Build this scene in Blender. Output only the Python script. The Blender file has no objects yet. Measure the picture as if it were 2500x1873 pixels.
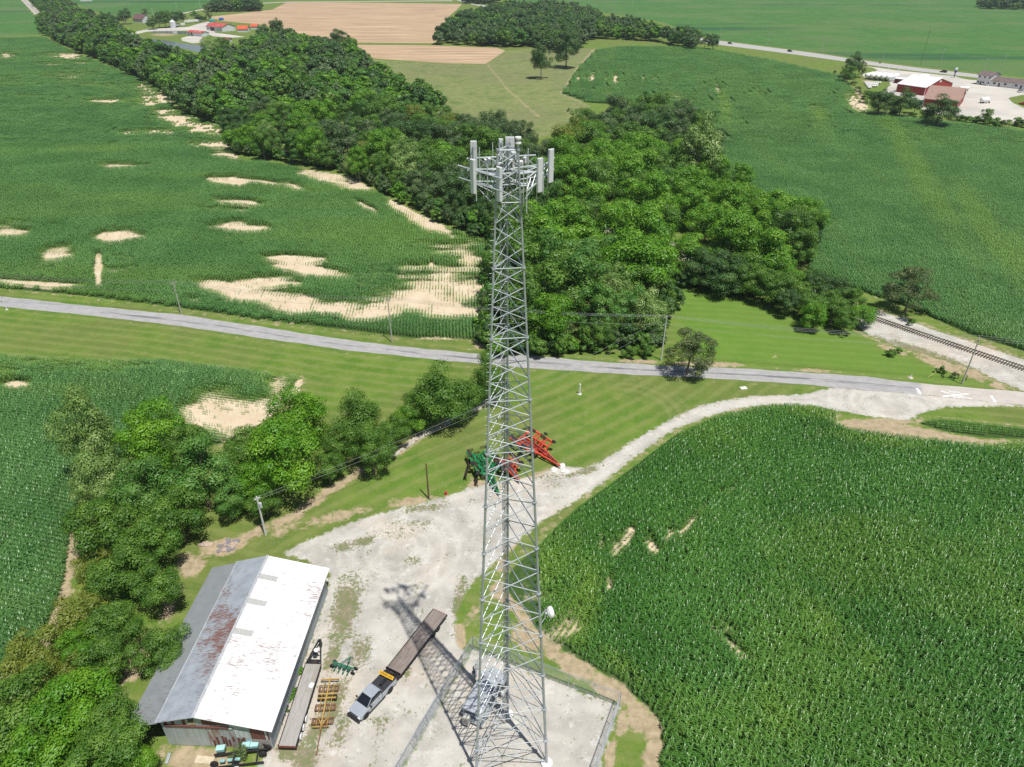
import bpy, math, random
import numpy as np
from mathutils import Vector, Matrix

# ------------------------------------------------------------------ camera, sky, sun, exposure
F_PX, Y_HOR, CAM_H = 1733.0, -120.0, 75.0
PITCH = math.atan((936.5 - Y_HOR) / F_PX)
CP, SP = math.cos(PITCH), math.sin(PITCH)
scene = bpy.context.scene
COL = scene.collection
cam_data = bpy.data.cameras.new("camera")
cam_data.sensor_width = 36.0
cam_data.sensor_fit = 'HORIZONTAL'
cam_data.lens = 36.0 * F_PX / 2500.0
cam_data.clip_start = 0.5
cam_data.clip_end = 30000
cam = bpy.data.objects.new("camera", cam_data)
COL.objects.link(cam)
cam.location = (0, 0, CAM_H)
cam.rotation_euler = (math.pi / 2 - PITCH, 0, 0)
scene.camera = cam

SUN_DIR = Vector((14.4, -20.1, 62.0)).normalized()
sun_el = math.asin(SUN_DIR.z)
sun_az = math.atan2(SUN_DIR.x, SUN_DIR.y)
world = bpy.data.worlds.new("World")
scene.world = world
world.use_nodes = True
wn = world.node_tree
sky = wn.nodes.new("ShaderNodeTexSky")
sky.sky_type = 'NISHITA'
sky.sun_disc = False
sky.sun_elevation = sun_el
sky.sun_rotation = sun_az
sky.air_density = 1.0
sky.dust_density = 1.0
wn.links.new(sky.outputs[0], wn.nodes["Background"].inputs[0])
wn.nodes["Background"].inputs[1].default_value = 0.07
sd_ = bpy.data.lights.new("sun", 'SUN')
sd_.energy = 4.8
sd_.angle = math.radians(0.5)
sd_.color = (1.0, 0.965, 0.90)
sun = bpy.data.objects.new("sun", sd_)
COL.objects.link(sun)
sun.location = (60, -80, 260)
sun.rotation_euler = SUN_DIR.to_track_quat('Z', 'Y').to_euler()
scene.view_settings.view_transform = 'Standard'
scene.view_settings.look = 'None'
scene.view_settings.exposure = 0.0
scene.view_settings.gamma = 1.0
scene.view_settings.use_curve_mapping = False
cy = scene.cycles
cy.max_bounces = 6
cy.diffuse_bounces = 3
cy.glossy_bounces = 2
cy.transmission_bounces = 3
cy.transparent_max_bounces = 6
cy.volume_bounces = 0
cy.caustics_reflective = False
cy.caustics_refractive = False
cy.use_denoising = False

# ------------------------------------------------------------------ photo calibration: a ground point from the place it has in the photograph
def G(x, y, z=0.0):
    a = (x - 1250) / F_PX
    b = -(y - 936.5) / F_PX
    Y = CP + SP * b
    Z = -SP + CP * b
    t = (z - CAM_H) / Z
    return Vector((a * t, Y * t, z))
def g2(x, y, z=0.0):
    v = G(x, y, z); return (v.x, v.y)
def gp(pts, z=0.0): return [g2(x, y, z) for x, y in pts]
def proj(X, Y, Z):
    Z = Z - CAM_H
    d = Y * CP - Z * SP
    u = Y * SP + Z * CP
    return 1250 + F_PX * X / d, 936.5 - F_PX * u / d
def hgt(bx, by, ty):
    """height of an upright whose foot is at (bx,by) and whose tip shows at row ty"""
    b = G(bx, by)
    lo, hi = 0.0, 74.0
    for _ in range(50):
        m = (lo + hi) / 2
        if proj(b.x, b.y, m)[1] > ty: lo = m
        else: hi = m
    return lo

# ------------------------------------------------------------------ noise and polygons in numpy
_rs = np.random.RandomState(7)
_TAB = _rs.rand(512, 512)
def vnoise(X, Y, scale, seed=0):
    x = np.asarray(X) / scale + seed * 37.31 + 1000; y = np.asarray(Y) / scale + seed * 91.7 + 1000
    xi = np.floor(x).astype(int); yi = np.floor(y).astype(int)
    fx = x - xi; fy = y - yi
    fx = fx * fx * (3 - 2 * fx); fy = fy * fy * (3 - 2 * fy)
    a = _TAB[xi % 512, yi % 512]; b = _TAB[(xi + 1) % 512, yi % 512]
    c = _TAB[xi % 512, (yi + 1) % 512]; d = _TAB[(xi + 1) % 512, (yi + 1) % 512]
    return (a * (1 - fx) + b * fx) * (1 - fy) + (c * (1 - fx) + d * fx) * fy
def fbm(X, Y, scale, seed=0, octv=4):
    s = 0; w = 0.5; t = 0
    for i in range(octv):
        s = s + w * vnoise(X, Y, scale / 2 ** i, seed + i * 3); t += w; w *= 0.5
    return s / t
def sdpoly(X, Y, poly):
    """signed distance, positive inside"""
    P = np.asarray(poly, float)
    X = np.asarray(X, float); Y = np.asarray(Y, float)
    d = np.full(X.shape, 1e18); ins = np.zeros(X.shape, bool)
    n = len(P)
    for i in range(n):
        ax, ay = P[i]; bx, by = P[(i + 1) % n]
        ex, ey = bx - ax, by - ay
        L = ex * ex + ey * ey + 1e-12
        t = np.clip(((X - ax) * ex + (Y - ay) * ey) / L, 0, 1)
        dx = X - ax - t * ex; dy = Y - ay - t * ey
        d = np.minimum(d, dx * dx + dy * dy)
        if ay != by:
            c = ((ay > Y) != (by > Y)) & (X < (bx - ax) * (Y - ay) / (by - ay) + ax)
            ins ^= c
    d = np.sqrt(d)
    return np.where(ins, d, -d)
def dline(X, Y, pts):
    X = np.asarray(X, float); Y = np.asarray(Y, float)
    d = np.full(X.shape, 1e18)
    for (ax, ay), (bx, by) in zip(pts[:-1], pts[1:]):
        ex, ey = bx - ax, by - ay
        t = np.clip(((X - ax) * ex + (Y - ay) * ey) / (ex * ex + ey * ey + 1e-12), 0, 1)
        d = np.minimum(d, (X - ax - t * ex) ** 2 + (Y - ay - t * ey) ** 2)
    return np.sqrt(d)
def ell(X, Y, cx, cy, rx, ry, rot=0.0):
    """1 in the middle, 0 on the rim of an ellipse lying on the ground; given as it shows in the photograph"""
    c = G(cx, cy)
    ca, sa = math.cos(rot), math.sin(rot)
    ux = G(cx + rx * ca * .5, cy + rx * sa * .5) - G(cx - rx * ca * .5, cy - rx * sa * .5)
    vy = G(cx - ry * sa * .5, cy + ry * ca * .5) - G(cx + ry * sa * .5, cy - ry * ca * .5)
    M = np.linalg.inv(np.array([[ux.x, vy.x], [ux.y, vy.y]]))
    dx = X - c.x; dy = Y - c.y
    a = M[0, 0] * dx + M[0, 1] * dy; b = M[1, 0] * dx + M[1, 1] * dy
    return np.clip(1 - np.sqrt(a * a + b * b), 0, 1)

# ------------------------------------------------------------------ node helpers and materials
def s2l(c):
    return tuple(((v / 255) / 12.92 if v / 255 <= .04045 else ((v / 255 + .055) / 1.055) ** 2.4) for v in c)
class NT:
    def __init__(s, name):
        s.m = bpy.data.materials.new(name); s.m.use_nodes = True
        s.t = s.m.node_tree; s.n = s.t.nodes
        for x in list(s.n): s.n.remove(x)
        s.out = s.n.new("ShaderNodeOutputMaterial")
    def new(s, k, **kw):
        x = s.n.new(k)
        for a, b in kw.items(): setattr(x, a, b)
        return x
    def lk(s, a, b): s.t.links.new(a, b)
    def put(s, sock, v):
        if isinstance(v, bpy.types.NodeSocket): s.lk(v, sock)
        elif v is not None:
            if hasattr(sock.default_value, '__len__') and not isinstance(v, (int, float)):
                v = tuple(v)
                if len(sock.default_value) == 4 and len(v) == 3: v = v + (1,)
                sock.default_value = v
            else: sock.default_value = v
    def math(s, op, a, b=0.5, c=None, clamp=False):
        x = s.new("ShaderNodeMath", operation=op); x.use_clamp = clamp
        s.put(x.inputs[0], a); s.put(x.inputs[1], b)
        if c is not None: s.put(x.inputs[2], c)
        return x.outputs[0]
    def mix(s, f, a, b, mode='MIX'):
        x = s.new("ShaderNodeMix", data_type='RGBA', blend_type=mode)
        s.put(x.inputs[0], f); s.put(x.inputs[6], a); s.put(x.inputs[7], b)
        return x.outputs[2]
    def noise(s, scale, detail=4, rough=.55, vec=None, dist=0.0, w=None):
        x = s.new("ShaderNodeTexNoise")
        x.inputs['Scale'].default_value = scale; x.inputs['Detail'].default_value = detail
        x.inputs['Roughness'].default_value = rough; x.inputs['Distortion'].default_value = dist
        if vec is not None: s.lk(vec, x.inputs['Vector'])
        return x.outputs[0]
    def ramp(s, v, lo, hi, a=0.0, b=1.0):
        x = s.new("ShaderNodeMapRange"); x.interpolation_type = 'SMOOTHSTEP'
        s.put(x.inputs[0], v); x.inputs[1].default_value = lo; x.inputs[2].default_value = hi
        x.inputs[3].default_value = a; x.inputs[4].default_value = b
        return x.outputs[0]
    def attr(s, name):
        x = s.new("ShaderNodeAttribute"); x.attribute_name = name; return x.outputs['Fac']
    def pos(s):
        return s.new("ShaderNodeNewGeometry").outputs['Position']
    def obj(s):
        return s.new("ShaderNodeTexCoord").outputs['Object']
    def scale(s, v, sc):
        x = s.new("ShaderNodeMapping"); x.inputs['Scale'].default_value = sc; s.lk(v, x.inputs[0]); return x.outputs[0]
    def bump(s, h, strength, dist):
        x = s.new("ShaderNodeBump"); x.inputs['Strength'].default_value = strength; x.inputs['Distance'].default_value = dist
        s.lk(h, x.inputs['Height']); return x.outputs[0]
    def bsdf(s, col, rough=.8, metal=0.0, spec=.5, normal=None, **kw):
        x = s.new("ShaderNodeBsdfPrincipled")
        s.put(x.inputs['Base Color'], col); s.put(x.inputs['Roughness'], rough); s.put(x.inputs['Metallic'], metal)
        s.put(x.inputs['Specular IOR Level'], spec)
        if normal is not None: s.lk(normal, x.inputs['Normal'])
        for k, v in kw.items(): s.put(x.inputs[k.replace('_', ' ')], v)
        return x.outputs[0]
    def done(s, sh):
        s.lk(sh, s.out.inputs[0]); return s.m

_MC = {}
def M(name, col=(.5, .5, .5), rough=.7, metal=0.0, var=.12, sc=1.5, dirt=None, dirt_amt=.3, spec=.4, dsc=.6, stretch=None):
    """plain painted / weathered surface: base colour with uneven wear"""
    if name in _MC: return _MC[name]
    t = NT(name)
    o = t.obj()
    if stretch: o = t.scale(o, stretch)
    n = t.noise(sc, 5, .6, o)
    c = t.mix(t.ramp(n, .3, .7), tuple(v * (1 - var) for v in col), tuple(min(1, v * (1 + var)) for v in col))
    if dirt is not None:
        n2 = t.noise(dsc, 6, .65, o)
        c = t.mix(t.ramp(n2, .62 - dirt_amt * .4, .72), c, dirt)
    r = t.math('ADD', t.math('MULTIPLY', n, .2), rough - .1, clamp=True)
    _MC[name] = t.done(t.bsdf(c, r, metal, spec))
    return _MC[name]

# ------------------------------------------------------------------ mesh builder
class MB:
    def __init__(s): s.V = []; s.F = []; s.I = []
    def add(s, vs, fs, mi=0):
        k = len(s.V); s.V += [tuple(v) for v in vs]
        s.F += [tuple(k + i for i in f) for f in fs]; s.I += [mi] * len(fs); return s
    def box(s, c, d, rz=0.0, mi=0, m=None):
        cx, cy, cz = c; dx, dy, dz = d[0] / 2, d[1] / 2, d[2] / 2
        vs = [Vector((x * dx, y * dy, z * dz)) for z in (-1, 1) for y in (-1, 1) for x in (-1, 1)]
        R = m if m is not None else Matrix.Rotation(rz, 3, 'Z')
        vs = [R @ v + Vector(c) for v in vs]
        return s.add(vs, [(0, 2, 3, 1), (4, 5, 7, 6), (0, 1, 5, 4), (2, 6, 7, 3), (0, 4, 6, 2), (1, 3, 7, 5)], mi)
    def beam(s, a, b, w, h=None, mi=0, up=(0, 0, 1)):
        a = Vector(a); b = Vector(b); h = h or w
        d = (b - a); L = d.length
        if L < 1e-6: return s
        d /= L; u = Vector(up)
        if abs(d.dot(u)) > .98: u = Vector((0, 1, 0)) if abs(d.y) < .9 else Vector((1, 0, 0))
        x = d.cross(u).normalized(); y = x.cross(d)
        vs = []
        for p in (a, b):
            for sx, sy in ((-1, -1), (1, -1), (1, 1), (-1, 1)):
                vs.append(p + x * (sx * w / 2) + y * (sy * h / 2))
        return s.add(vs, [(3, 2, 1, 0), (4, 5, 6, 7), (0, 1, 5, 4), (1, 2, 6, 5), (2, 3, 7, 6), (3, 0, 4, 7)], mi)
    def tube(s, a, b, r0, r1=None, n=8, mi=0, caps=True):
        a = Vector(a); b = Vector(b); r1 = r0 if r1 is None else r1
        d = (b - a)
        if d.length < 1e-6: return s
        d.normalize(); u = Vector((0, 0, 1)) if abs(d.z) < .95 else Vector((1, 0, 0))
        x = d.cross(u).normalized(); y = x.cross(d)
        vs = []
        for p, r in ((a, r0), (b, r1)):
            for i in range(n):
                t = 2 * math.pi * i / n
                vs.append(p + x * (r * math.cos(t)) + y * (r * math.sin(t)))
        fs = [((i + 1) % n, i, n + i, n + (i + 1) % n) for i in range(n)]
        if caps: fs += [tuple(range(n)), tuple(range(2 * n - 1, n - 1, -1))]
        return s.add(vs, fs, mi)
    def path(s, pts, r, n=5, mi=0):
        for a, b in zip(pts[:-1], pts[1:]): s.tube(a, b, r, r, n, mi, caps=False)
        return s
    def poly(s, pts, mi=0): return s.add(pts, [tuple(range(len(pts)))], mi)
    def prism(s, pts, z0, z1, mi=0, m=None):
        """pts: 2-D outline (counter-clockwise), extruded z0..z1; m maps (x,y,z) to another frame"""
        n = len(pts)
        vs = [Vector((x, y, z0)) for x, y in pts] + [Vector((x, y, z1)) for x, y in pts]
        if m is not None: vs = [m @ v for v in vs]
        return s.add(vs, [tuple(range(n - 1, -1, -1)), tuple(range(n, 2 * n))] + [(i, (i + 1) % n, n + (i + 1) % n, n + i) for i in range(n)], mi)
    def lathe(s, prof, n=16, mi=0, o=(0, 0, 0), axis=None):
        """prof: (r, z) list"""
        R = Matrix.Identity(3) if axis is None else Vector(axis).to_track_quat('Z', 'Y').to_matrix()
        vs = []
        for r, z in prof:
            for i in range(n):
                t = 2 * math.pi * i / n
                vs.append(R @ Vector((r * math.cos(t), r * math.sin(t), z)) + Vector(o))
        fs = []
        for k in range(len(prof) - 1):
            for i in range(n):
                j = (i + 1) % n
                fs.append((k * n + i, k * n + j, (k + 1) * n + j, (k + 1) * n + i))
        fs += [tuple(range(n - 1, -1, -1)), tuple(range((len(prof) - 1) * n, len(prof) * n))]
        return s.add(vs, fs, mi)
    def build(s, name, mats, parent=None, smooth=False, bevel=0.0, loc=None):
        me = bpy.data.meshes.new(name)
        me.from_pydata(s.V, [], s.F)
        if not isinstance(mats, (list, tuple)): mats = [mats]
        for m in mats: me.materials.append(m)
        if len(mats) > 1: me.polygons.foreach_set('material_index', s.I)
        if smooth: me.polygons.foreach_set('use_smooth', [True] * len(s.F))
        me.update()
        o = bpy.data.objects.new(name, me); COL.objects.link(o)
        if parent is not None: o.parent = parent
        if loc is not None: o.location = loc
        if bevel:
            b = o.modifiers.new('bevel', 'BEVEL'); b.width = bevel; b.segments = 2; b.limit_method = 'ANGLE'
        return o
def tag(o, label=None, cat=None, group=None, kind=None):
    if label: o['label'] = label
    if cat: o['category'] = cat
    if group: o['group'] = group
    if kind: o['kind'] = kind
    return o
def thing(name, label, cat, loc=(0, 0, 0), rz=0.0, group=None):
    o = bpy.data.objects.new(name, None); COL.objects.link(o)
    o.empty_display_size = .3
    o.location = loc; o.rotation_euler = (0, 0, rz)
    return tag(o, label, cat, group)
def copy_tree(o, parent=None):
    c = o.copy(); COL.objects.link(c)
    if parent is not None: c.parent = parent
    for ch in list(o.children): copy_tree(ch, c)
    return c
def np_mesh(name, V, F, mat, attrs=None, parent=None):
    me = bpy.data.meshes.new(name)
    V = np.asarray(V, np.float32); F = np.asarray(F, np.int32)
    k = F.shape[1]
    me.vertices.add(len(V)); me.vertices.foreach_set('co', V.ravel())
    me.loops.add(F.size); me.loops.foreach_set('vertex_index', F.ravel())
    me.polygons.add(len(F)); me.polygons.foreach_set('loop_start', np.arange(len(F), dtype=np.int32) * k)
    me.update(calc_edges=True)
    for a, v in (attrs or {}).items():
        at = me.attributes.new(a, 'FLOAT', 'POINT'); at.data.foreach_set('value', np.asarray(v, np.float32))
    if mat: me.materials.append(mat)
    o = bpy.data.objects.new(name, me); COL.objects.link(o)
    if parent is not None: o.parent = parent
    return o
# ------------------------------------------------------------------ outlines on the ground, read off the photograph
ROAD_N = [(-900, 655), (-200, 703), (0, 723.6), (232, 748.7), (444, 768.8), (618, 795), (850, 831), (1043, 853), (1170, 863.8), (1294, 868.4), (1468, 883.9), (1622, 893), (1804, 900), (1959, 909), (2113, 920), (2229, 934), (2345, 945.6), (2500, 957), (2700, 972)]
ROAD_S = [(-900, 675), (-200, 729), (0, 748.7), (232, 771.9), (444, 797), (618, 823), (850, 856), (1043, 876), (1170, 888.5), (1294, 899), (1468, 911), (1622, 918.6), (1804, 928), (1959, 939), (2113, 953), (2229, 962), (2345, 973), (2500, 990), (2700, 1008)]
DRIVE = gp([(2040, 946), (2229, 960), (2345, 972), (2500, 988), (2600, 1000), (2600, 1006), (2500, 992), (2422, 992), (2306, 994), (2248, 1009), (2221, 1027), (2152, 1021), (2055, 1004), (1986, 990), (1882, 988), (1804, 996), (1727, 1017), (1650, 1046),
 (1622, 1063), (1545, 1119), (1468, 1181), (1390, 1233), (1313, 1278), (1275, 1312), (1217, 1366), (1159, 1416), (1132, 1453), (1112, 1503), (1109, 1561), (1130, 1590),
 (1145, 1600), (1060, 1740), (985, 1873), (930, 1960), (560, 1990), (655, 1840), (700, 1700), (780, 1500), (808, 1400), (740, 1366), (690, 1352), (730, 1330), (820, 1290), (900, 1262), (983, 1240), (1080, 1216), (1143, 1193), (1217, 1179), (1300, 1165), (1371, 1137),
 (1429, 1143), (1468, 1128), (1545, 1077), (1622, 1032), (1700, 994), (1766, 978), (1843, 968), (1959, 963)])
PAD = [g2(1155, 1586), g2(1512, 1724)]
_n = Vector(PAD[1]) - Vector(PAD[0]); PADW = _n.length; _n.normalize(); _w = Vector((_n.y, -_n.x))
PAD = [PAD[0], PAD[1], tuple(Vector(PAD[1]) + _w * 20), tuple(Vector(PAD[0]) + _w * 20)]
RAIL = [g2(2700, 969.5), g2(2500, 901), g2(2070, 755.4), g2(1650, 609), g2(1070, 404)]
_r0, _r1 = Vector(RAIL[3]), Vector(RAIL[4])
RAIL += [g2(600, 238), g2(330, 140), g2(190, 90), g2(130, 64), g2(105.5, 46.4), g2(80, 21), g2(59, 0), g2(40, -18), g2(25, -32)]
def catmull(pts, n=8):
    out = []
    P = [pts[0]] + list(pts) + [pts[-1]]
    for i in range(1, len(P) - 2):
        p0, p1, p2, p3 = [np.array(q, float) for q in P[i - 1:i + 3]]
        for k in range(n):
            t = k / n
            out.append(tuple(.5 * ((2 * p1) + (-p0 + p2) * t + (2 * p0 - 5 * p1 + 4 * p2 - p3) * t * t + (-p0 + 3 * p1 - 3 * p2 + p3) * t ** 3)))
    out.append(tuple(P[-1])); return out
RAILC = catmull(RAIL, 10)
BALLAST = gp([(2700, 955), (2500, 957), (2440, 932), (2384, 905), (2287, 874), (2190, 847), (2121, 820), (2080, 790), (1990, 750), (1897, 716), (1880, 681), (1990, 712), (2082, 745), (2210, 776), (2306, 818), (2422, 861), (2500, 886), (2700, 952)])

FIELD_A = gp([(1317, 1329), (1352, 1293), (1410, 1239), (1485, 1186), (1562, 1128), (1650, 1062), (1740, 1022), (1843, 996), (1959, 993), (2040, 1010), (2044, 1030), (2075, 1049), (2190, 1068), (2306, 1080), (2384, 1090), (2500, 1079), (2800, 1060), (3200, 1900), (2400, 2500), (1590, 1960), (1606, 1873), (1617, 1812), (1603, 1750), (1564, 1712), (1506, 1662), (1429, 1619), (1364, 1581), (1325, 1553), (1275, 1480), (1225, 1440), (1250, 1390)])
FIELD_A2 = gp([(2235, 1032), (2300, 1024), (2500, 1048), (2800, 1062), (2800, 1078), (2500, 1072), (2400, 1068), (2300, 1052)])
FIELD_B = gp([(-400, 850), (0, 870), (130, 880), (270, 888), (386, 886), (579, 905), (733, 927), (722, 960), (690, 990), (560, 1080), (300, 1120), (200, 1200), (178, 1300), (168, 1390), (146, 1472), (112, 1561), (30, 1645), (-100, 1720), (-500, 1900), (-700, 1200)])
FIELD_C = gp([(-500, 668), (-250, 688), (0, 704), (174, 719), (444, 752), (656, 783), (850, 806), (1004, 825), (1159, 829), (1184, 806), (1196, 735), (1205, 640), (1190, 592), (1097, 560), (1004, 517), (908, 463), (850, 431), (734, 412), (579, 388), (560, 345), (552, 312), (483, 292), (430, 268), (417, 250), (400, 228), (378, 210), (301, 176), (232, 149), (162, 118), (108, 92), (0, 94), (-600, 100)])
FIELD_E = gp([(1371, 228), (1410, 166), (1456, 122), (1506, 115), (1600, 115), (1700, 117), (1766, 126), (1882, 147), (1997, 174), (2052, 186), (2082, 216), (2104, 247), (2125, 271), (2229, 290), (2345, 302), (2500, 321), (3000, 380), (3400, 900), (2700, 925), (2500, 857), (2364, 816), (2306, 789), (2252, 766), (2160, 731), (2075, 704), (1974, 664), (1970, 633), (1990, 579), (1965, 541), (1862, 533), (1816, 485), (1758, 471), (1754, 425), (1762, 330), (1708, 282), (1600, 262), (1437, 251)])
CROPS = dict(A=FIELD_A, A2=FIELD_A2, B=FIELD_B, C=FIELD_C, E=FIELD_E)
SOY = [gp([(-900, 88), (0, 89), (98, 85), (97, 60), (88, 45), (68, 20), (50, 0), (30, -20), (-500, -30)]),
       gp([(140, -30), (185, 10), (270, 40), (330, 40), (420, 34), (560, 14), (640, 4), (760, -5), (760, -40), (100, -40)]),
       gp([(1190, -40), (1240, 0), (1500, 35), (1620, 55), (1690, 84), (1758, 98), (1882, 113), (1997, 128), (2113, 145), (2229, 160), (2384, 177), (2500, 188), (2900, 225), (3600, 220), (3000, -45)])]
PASTURE = gp([(860, 142), (1090, 157), (1182, 158), (1236, 125), (1300, 118), (1440, 118), (1452, 121), (1371, 230), (1440, 262), (1344, 330), (1275, 350), (1000, 270), (880, 200)])
STUBBLE = [gp([(664, 24), (700, 6), (850, 6), (1128, 10), (1116, 23), (1089, 46), (1075, 80), (1062, 106), (858, 104), (803, 95), (714, 79), (637, 60), (548, 52), (505, 42)]),
           gp([(820, 109), (1060, 111), (1213, 117), (1234, 124), (1186, 156), (1082, 154.5), (888, 141), (850, 128)])]
PAVE = [gp([(2105, 160), (2190, 172), (2345, 187), (2500, 202), (2700, 218), (2700, 240), (2500, 231), (2461, 239), (2472, 251), (2510, 268), (2700, 290), (2700, 310), (2461, 298), (2330, 288), (2252, 268), (2221, 236), (2152, 232), (2140, 216), (2179, 208), (2113, 190), (2095, 175)]),
        gp([(300, 84), (361, 71), (459, 66), (488, 57), (508, 52), (524, 66), (524, 80), (570, 86), (600, 90), (570, 92), (521, 89), (500, 80), (457, 75), (361, 77), (308, 89)]),
        gp([(443, 93), (460, 88), (493, 90), (494, 104), (470, 106), (443, 99)])]
SOILSTRIP = gp([(2046, 1031), (2060, 1022), (2130, 1022), (2230, 1040), (2300, 1054), (2400, 1072), (2500, 1075), (2500, 1082), (2384, 1091), (2306, 1081), (2190, 1069), (2075, 1050)])
WALL_L = gp([(560, 1330), (720, 1260), (800, 1200), (880, 1150), (946, 1118), (1030, 1062), (1100, 1022), (1197, 978)])

def E1(x, y, s, ox, oy, l): return [(ox + a * s, oy + b * s, c * s, d * s, r, w) for a, b, c, d, r, w in l]
K = .3862
BARE = (E1(0, 0, K, 0, 0, [(40, 352, 55, 20, 0, 1), (430, 355, 120, 28, 0, 1.1), (350, 410, 80, 12, 0, .9), (520, 402, 80, 9, 0, 1), (480, 490, 200, 32, 0, .7), (700, 560, 130, 18, .1, .7), (690, 640, 110, 36, 0, 1), (930, 600, 110, 70, .5, .8), (1035, 620, 45, 45, 0, 2), (950, 665, 110, 14, -.1, 1.4),
   (1150, 770, 170, 45, .3, 1.3), (1300, 815, 140, 42, .1, 1.5), (830, 845, 70, 24, 0, 1), (980, 830, 170, 20, 0, .8), (1360, 915, 130, 32, .05, 1.1), (1440, 985, 100, 30, .3, .6), (800, 1055, 150, 18, .05, .8), (1470, 1150, 110, 26, .05, 1.1), (1680, 1160, 140, 14, .1, .8), (1880, 1195, 100, 22, .25, .95),
   (1550, 1290, 150, 20, .1, .9), (1500, 1340, 160, 14, 0, .6), (2100, 1125, 160, 45, .2, 1.3), (1500, 1440, 140, 28, .05, 1), (740, 1500, 130, 40, 0, 1.4), (40, 1470, 110, 34, 0, 1), (170, 1420, 150, 10, .1, .9), (320, 1625, 110, 55, -.2, .8), (100, 520, 160, 30, 0, .4), (200, 620, 250, 14, 0, .4)])
 + E1(0, 0, K, 0, 600, [(625, 170, 24, 100, 0, 1.5), (720, 165, 90, 11, 0, .9), (200, 245, 300, 26, .08, 1.4), (1830, 85, 160, 28, .05, 1.2), (1960, 165, 190, 28, .15, 1), (1660, 240, 170, 42, 0, 1.2), (1500, 290, 200, 45, .15, 1.5), (1850, 375, 300, 55, .12, 1.5), (2100, 400, 200, 48, 0, 1.5), (1230, 352, 40, 13, 0, 1), (720, 285, 60, 10, .1, .9), (820, 100, 90, 14, 0, .5),
   (110, 890, 70, 26, 0, 1.2), (300, 775, 420, 45, .03, .45), (1420, 1080, 190, 120, .1, 1.25), (1600, 1100, 190, 90, -.4, .9), (1760, 930, 60, 90, 0, .5), (1890, 930, 40, 70, .5, 1.5)])
 + E1(0, 0, K, 850, 600, [(150, 430, 190, 55, -.1, 1.5), (480, 340, 200, 85, -.2, 1.1), (760, 290, 100, 75, -.3, 1.3), (640, 430, 180, 60, -.1, 1.4), (760, 80, 90, 80, 0, .75), (600, 250, 330, 240, 0, .5), (530, 120, 20, 22, 0, 1)])
 + E1(0, 0, K, 850, 0, [(50, 1160, 90, 38, .3, 1.3), (330, 1290, 75, 35, .6, 1.3), (450, 1390, 160, 40, .42, 1.5), (570, 1450, 90, 26, .4, 1.2), (140, 1330, 80, 14, .5, 1), (260, 1230, 60, 20, .5, 1),
   (1455, 490, 12, 26, .4, 1.2), (1540, 495, 18, 32, .4, 1.4), (1500, 490, 14, 18, .4, .9), (1690, 510, 20, 34, .1, 1.3), (1632, 505, 10, 20, .1, 1), (1640, 580, 40, 12, 0, .6), (1865, 505, 9, 22, 0, 1), (1940, 500, 9, 18, 0, .7), (2080, 610, 90, 30, .1, .55)])
 + E1(0, 0, K, 1650, 0, [(265, 565, 18, 50, -.3, 1.0), (310, 690, 36, 110, -.25, .35), (10, 615, 60, 24, 0, .7), (1140, 655, 75, 42, .5, 2.2), (520, 590, 16, 20, 0, .5), (900, 730, 40, 60, -.6, .35)])
 + E1(0, 0, K, 1650, 600, [(350, 1550, 45, 12, -.7, 1.2), (260, 1610, 70, 12, -.75, 1.3), (1200, 1130, 190, 40, .1, 2)])
 + E1(0, 0, K, 850, 1233, [(1760, 230, 30, 75, .5, 1.05), (1690, 300, 42, 60, .3, 1.0), (1600, 270, 22, 50, .2, .9), (1650, 520, 20, 60, .1, .9), (1930, 300, 32, 80, -.5, .95), (2030, 200, 18, 35, .2, .9), (1380, 720, 110, 90, -.3, .62), (1180, 560, 140, 120, 0, .65), (1080, 800, 200, 60, .2, .5), (2100, 180, 18, 28, .6, .7)])
 + E1(0, 0, K, 1650, 1233, [(360, 900, 30, 210, -.75, .75), (330, 780, 26, 90, -.75, .9), (540, 1130, 26, 160, -.7, .6), (110, 100, 24, 100, .7, 1.1), (180, 40, 20, 80, .7, 1.2)]))
PALE = (E1(0, 0, K, 1650, 0, [(1500, 1050, 90, 500, -.55, 1), (1950, 1450, 90, 420, -.6, 1.3), (310, 690, 40, 140, -.2, 1), (900, 740, 70, 120, -.6, .8), (2150, 1640, 130, 200, -.5, 1.2), (1150, 620, 60, 120, -.3, 1)])
 + E1(0, 0, K, 850, 1233, [(1500, 640, 110, 260, .1, .9), (1250, 400, 160, 120, 0, .5), (1400, 820, 150, 120, .6, .8), (1720, 1050, 200, 60, .7, .8)])
 + E1(0, 0, K, 1650, 1233, [(900, 760, 110, 260, -.7, .5), (1200, 1000, 100, 240, -.7, .4), (650, 1400, 120, 260, -.6, .35)])
 + E1(0, 0, K, 0, 600, [(250, 740, 450, 60, .03, 1), (20, 830, 120, 60, 0, 1), (650, 790, 140, 45, 0, .9), (480, 310, 700, 40, .1, .6), (1770, 860, 180, 90, 0, .7)])
 + E1(0, 0, K, 1650, 600, [(880, 1090, 250, 40, .1, .8), (2050, 1290, 200, 40, .1, 1), (1250, 1260, 400, 40, .15, .7)]))

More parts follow.
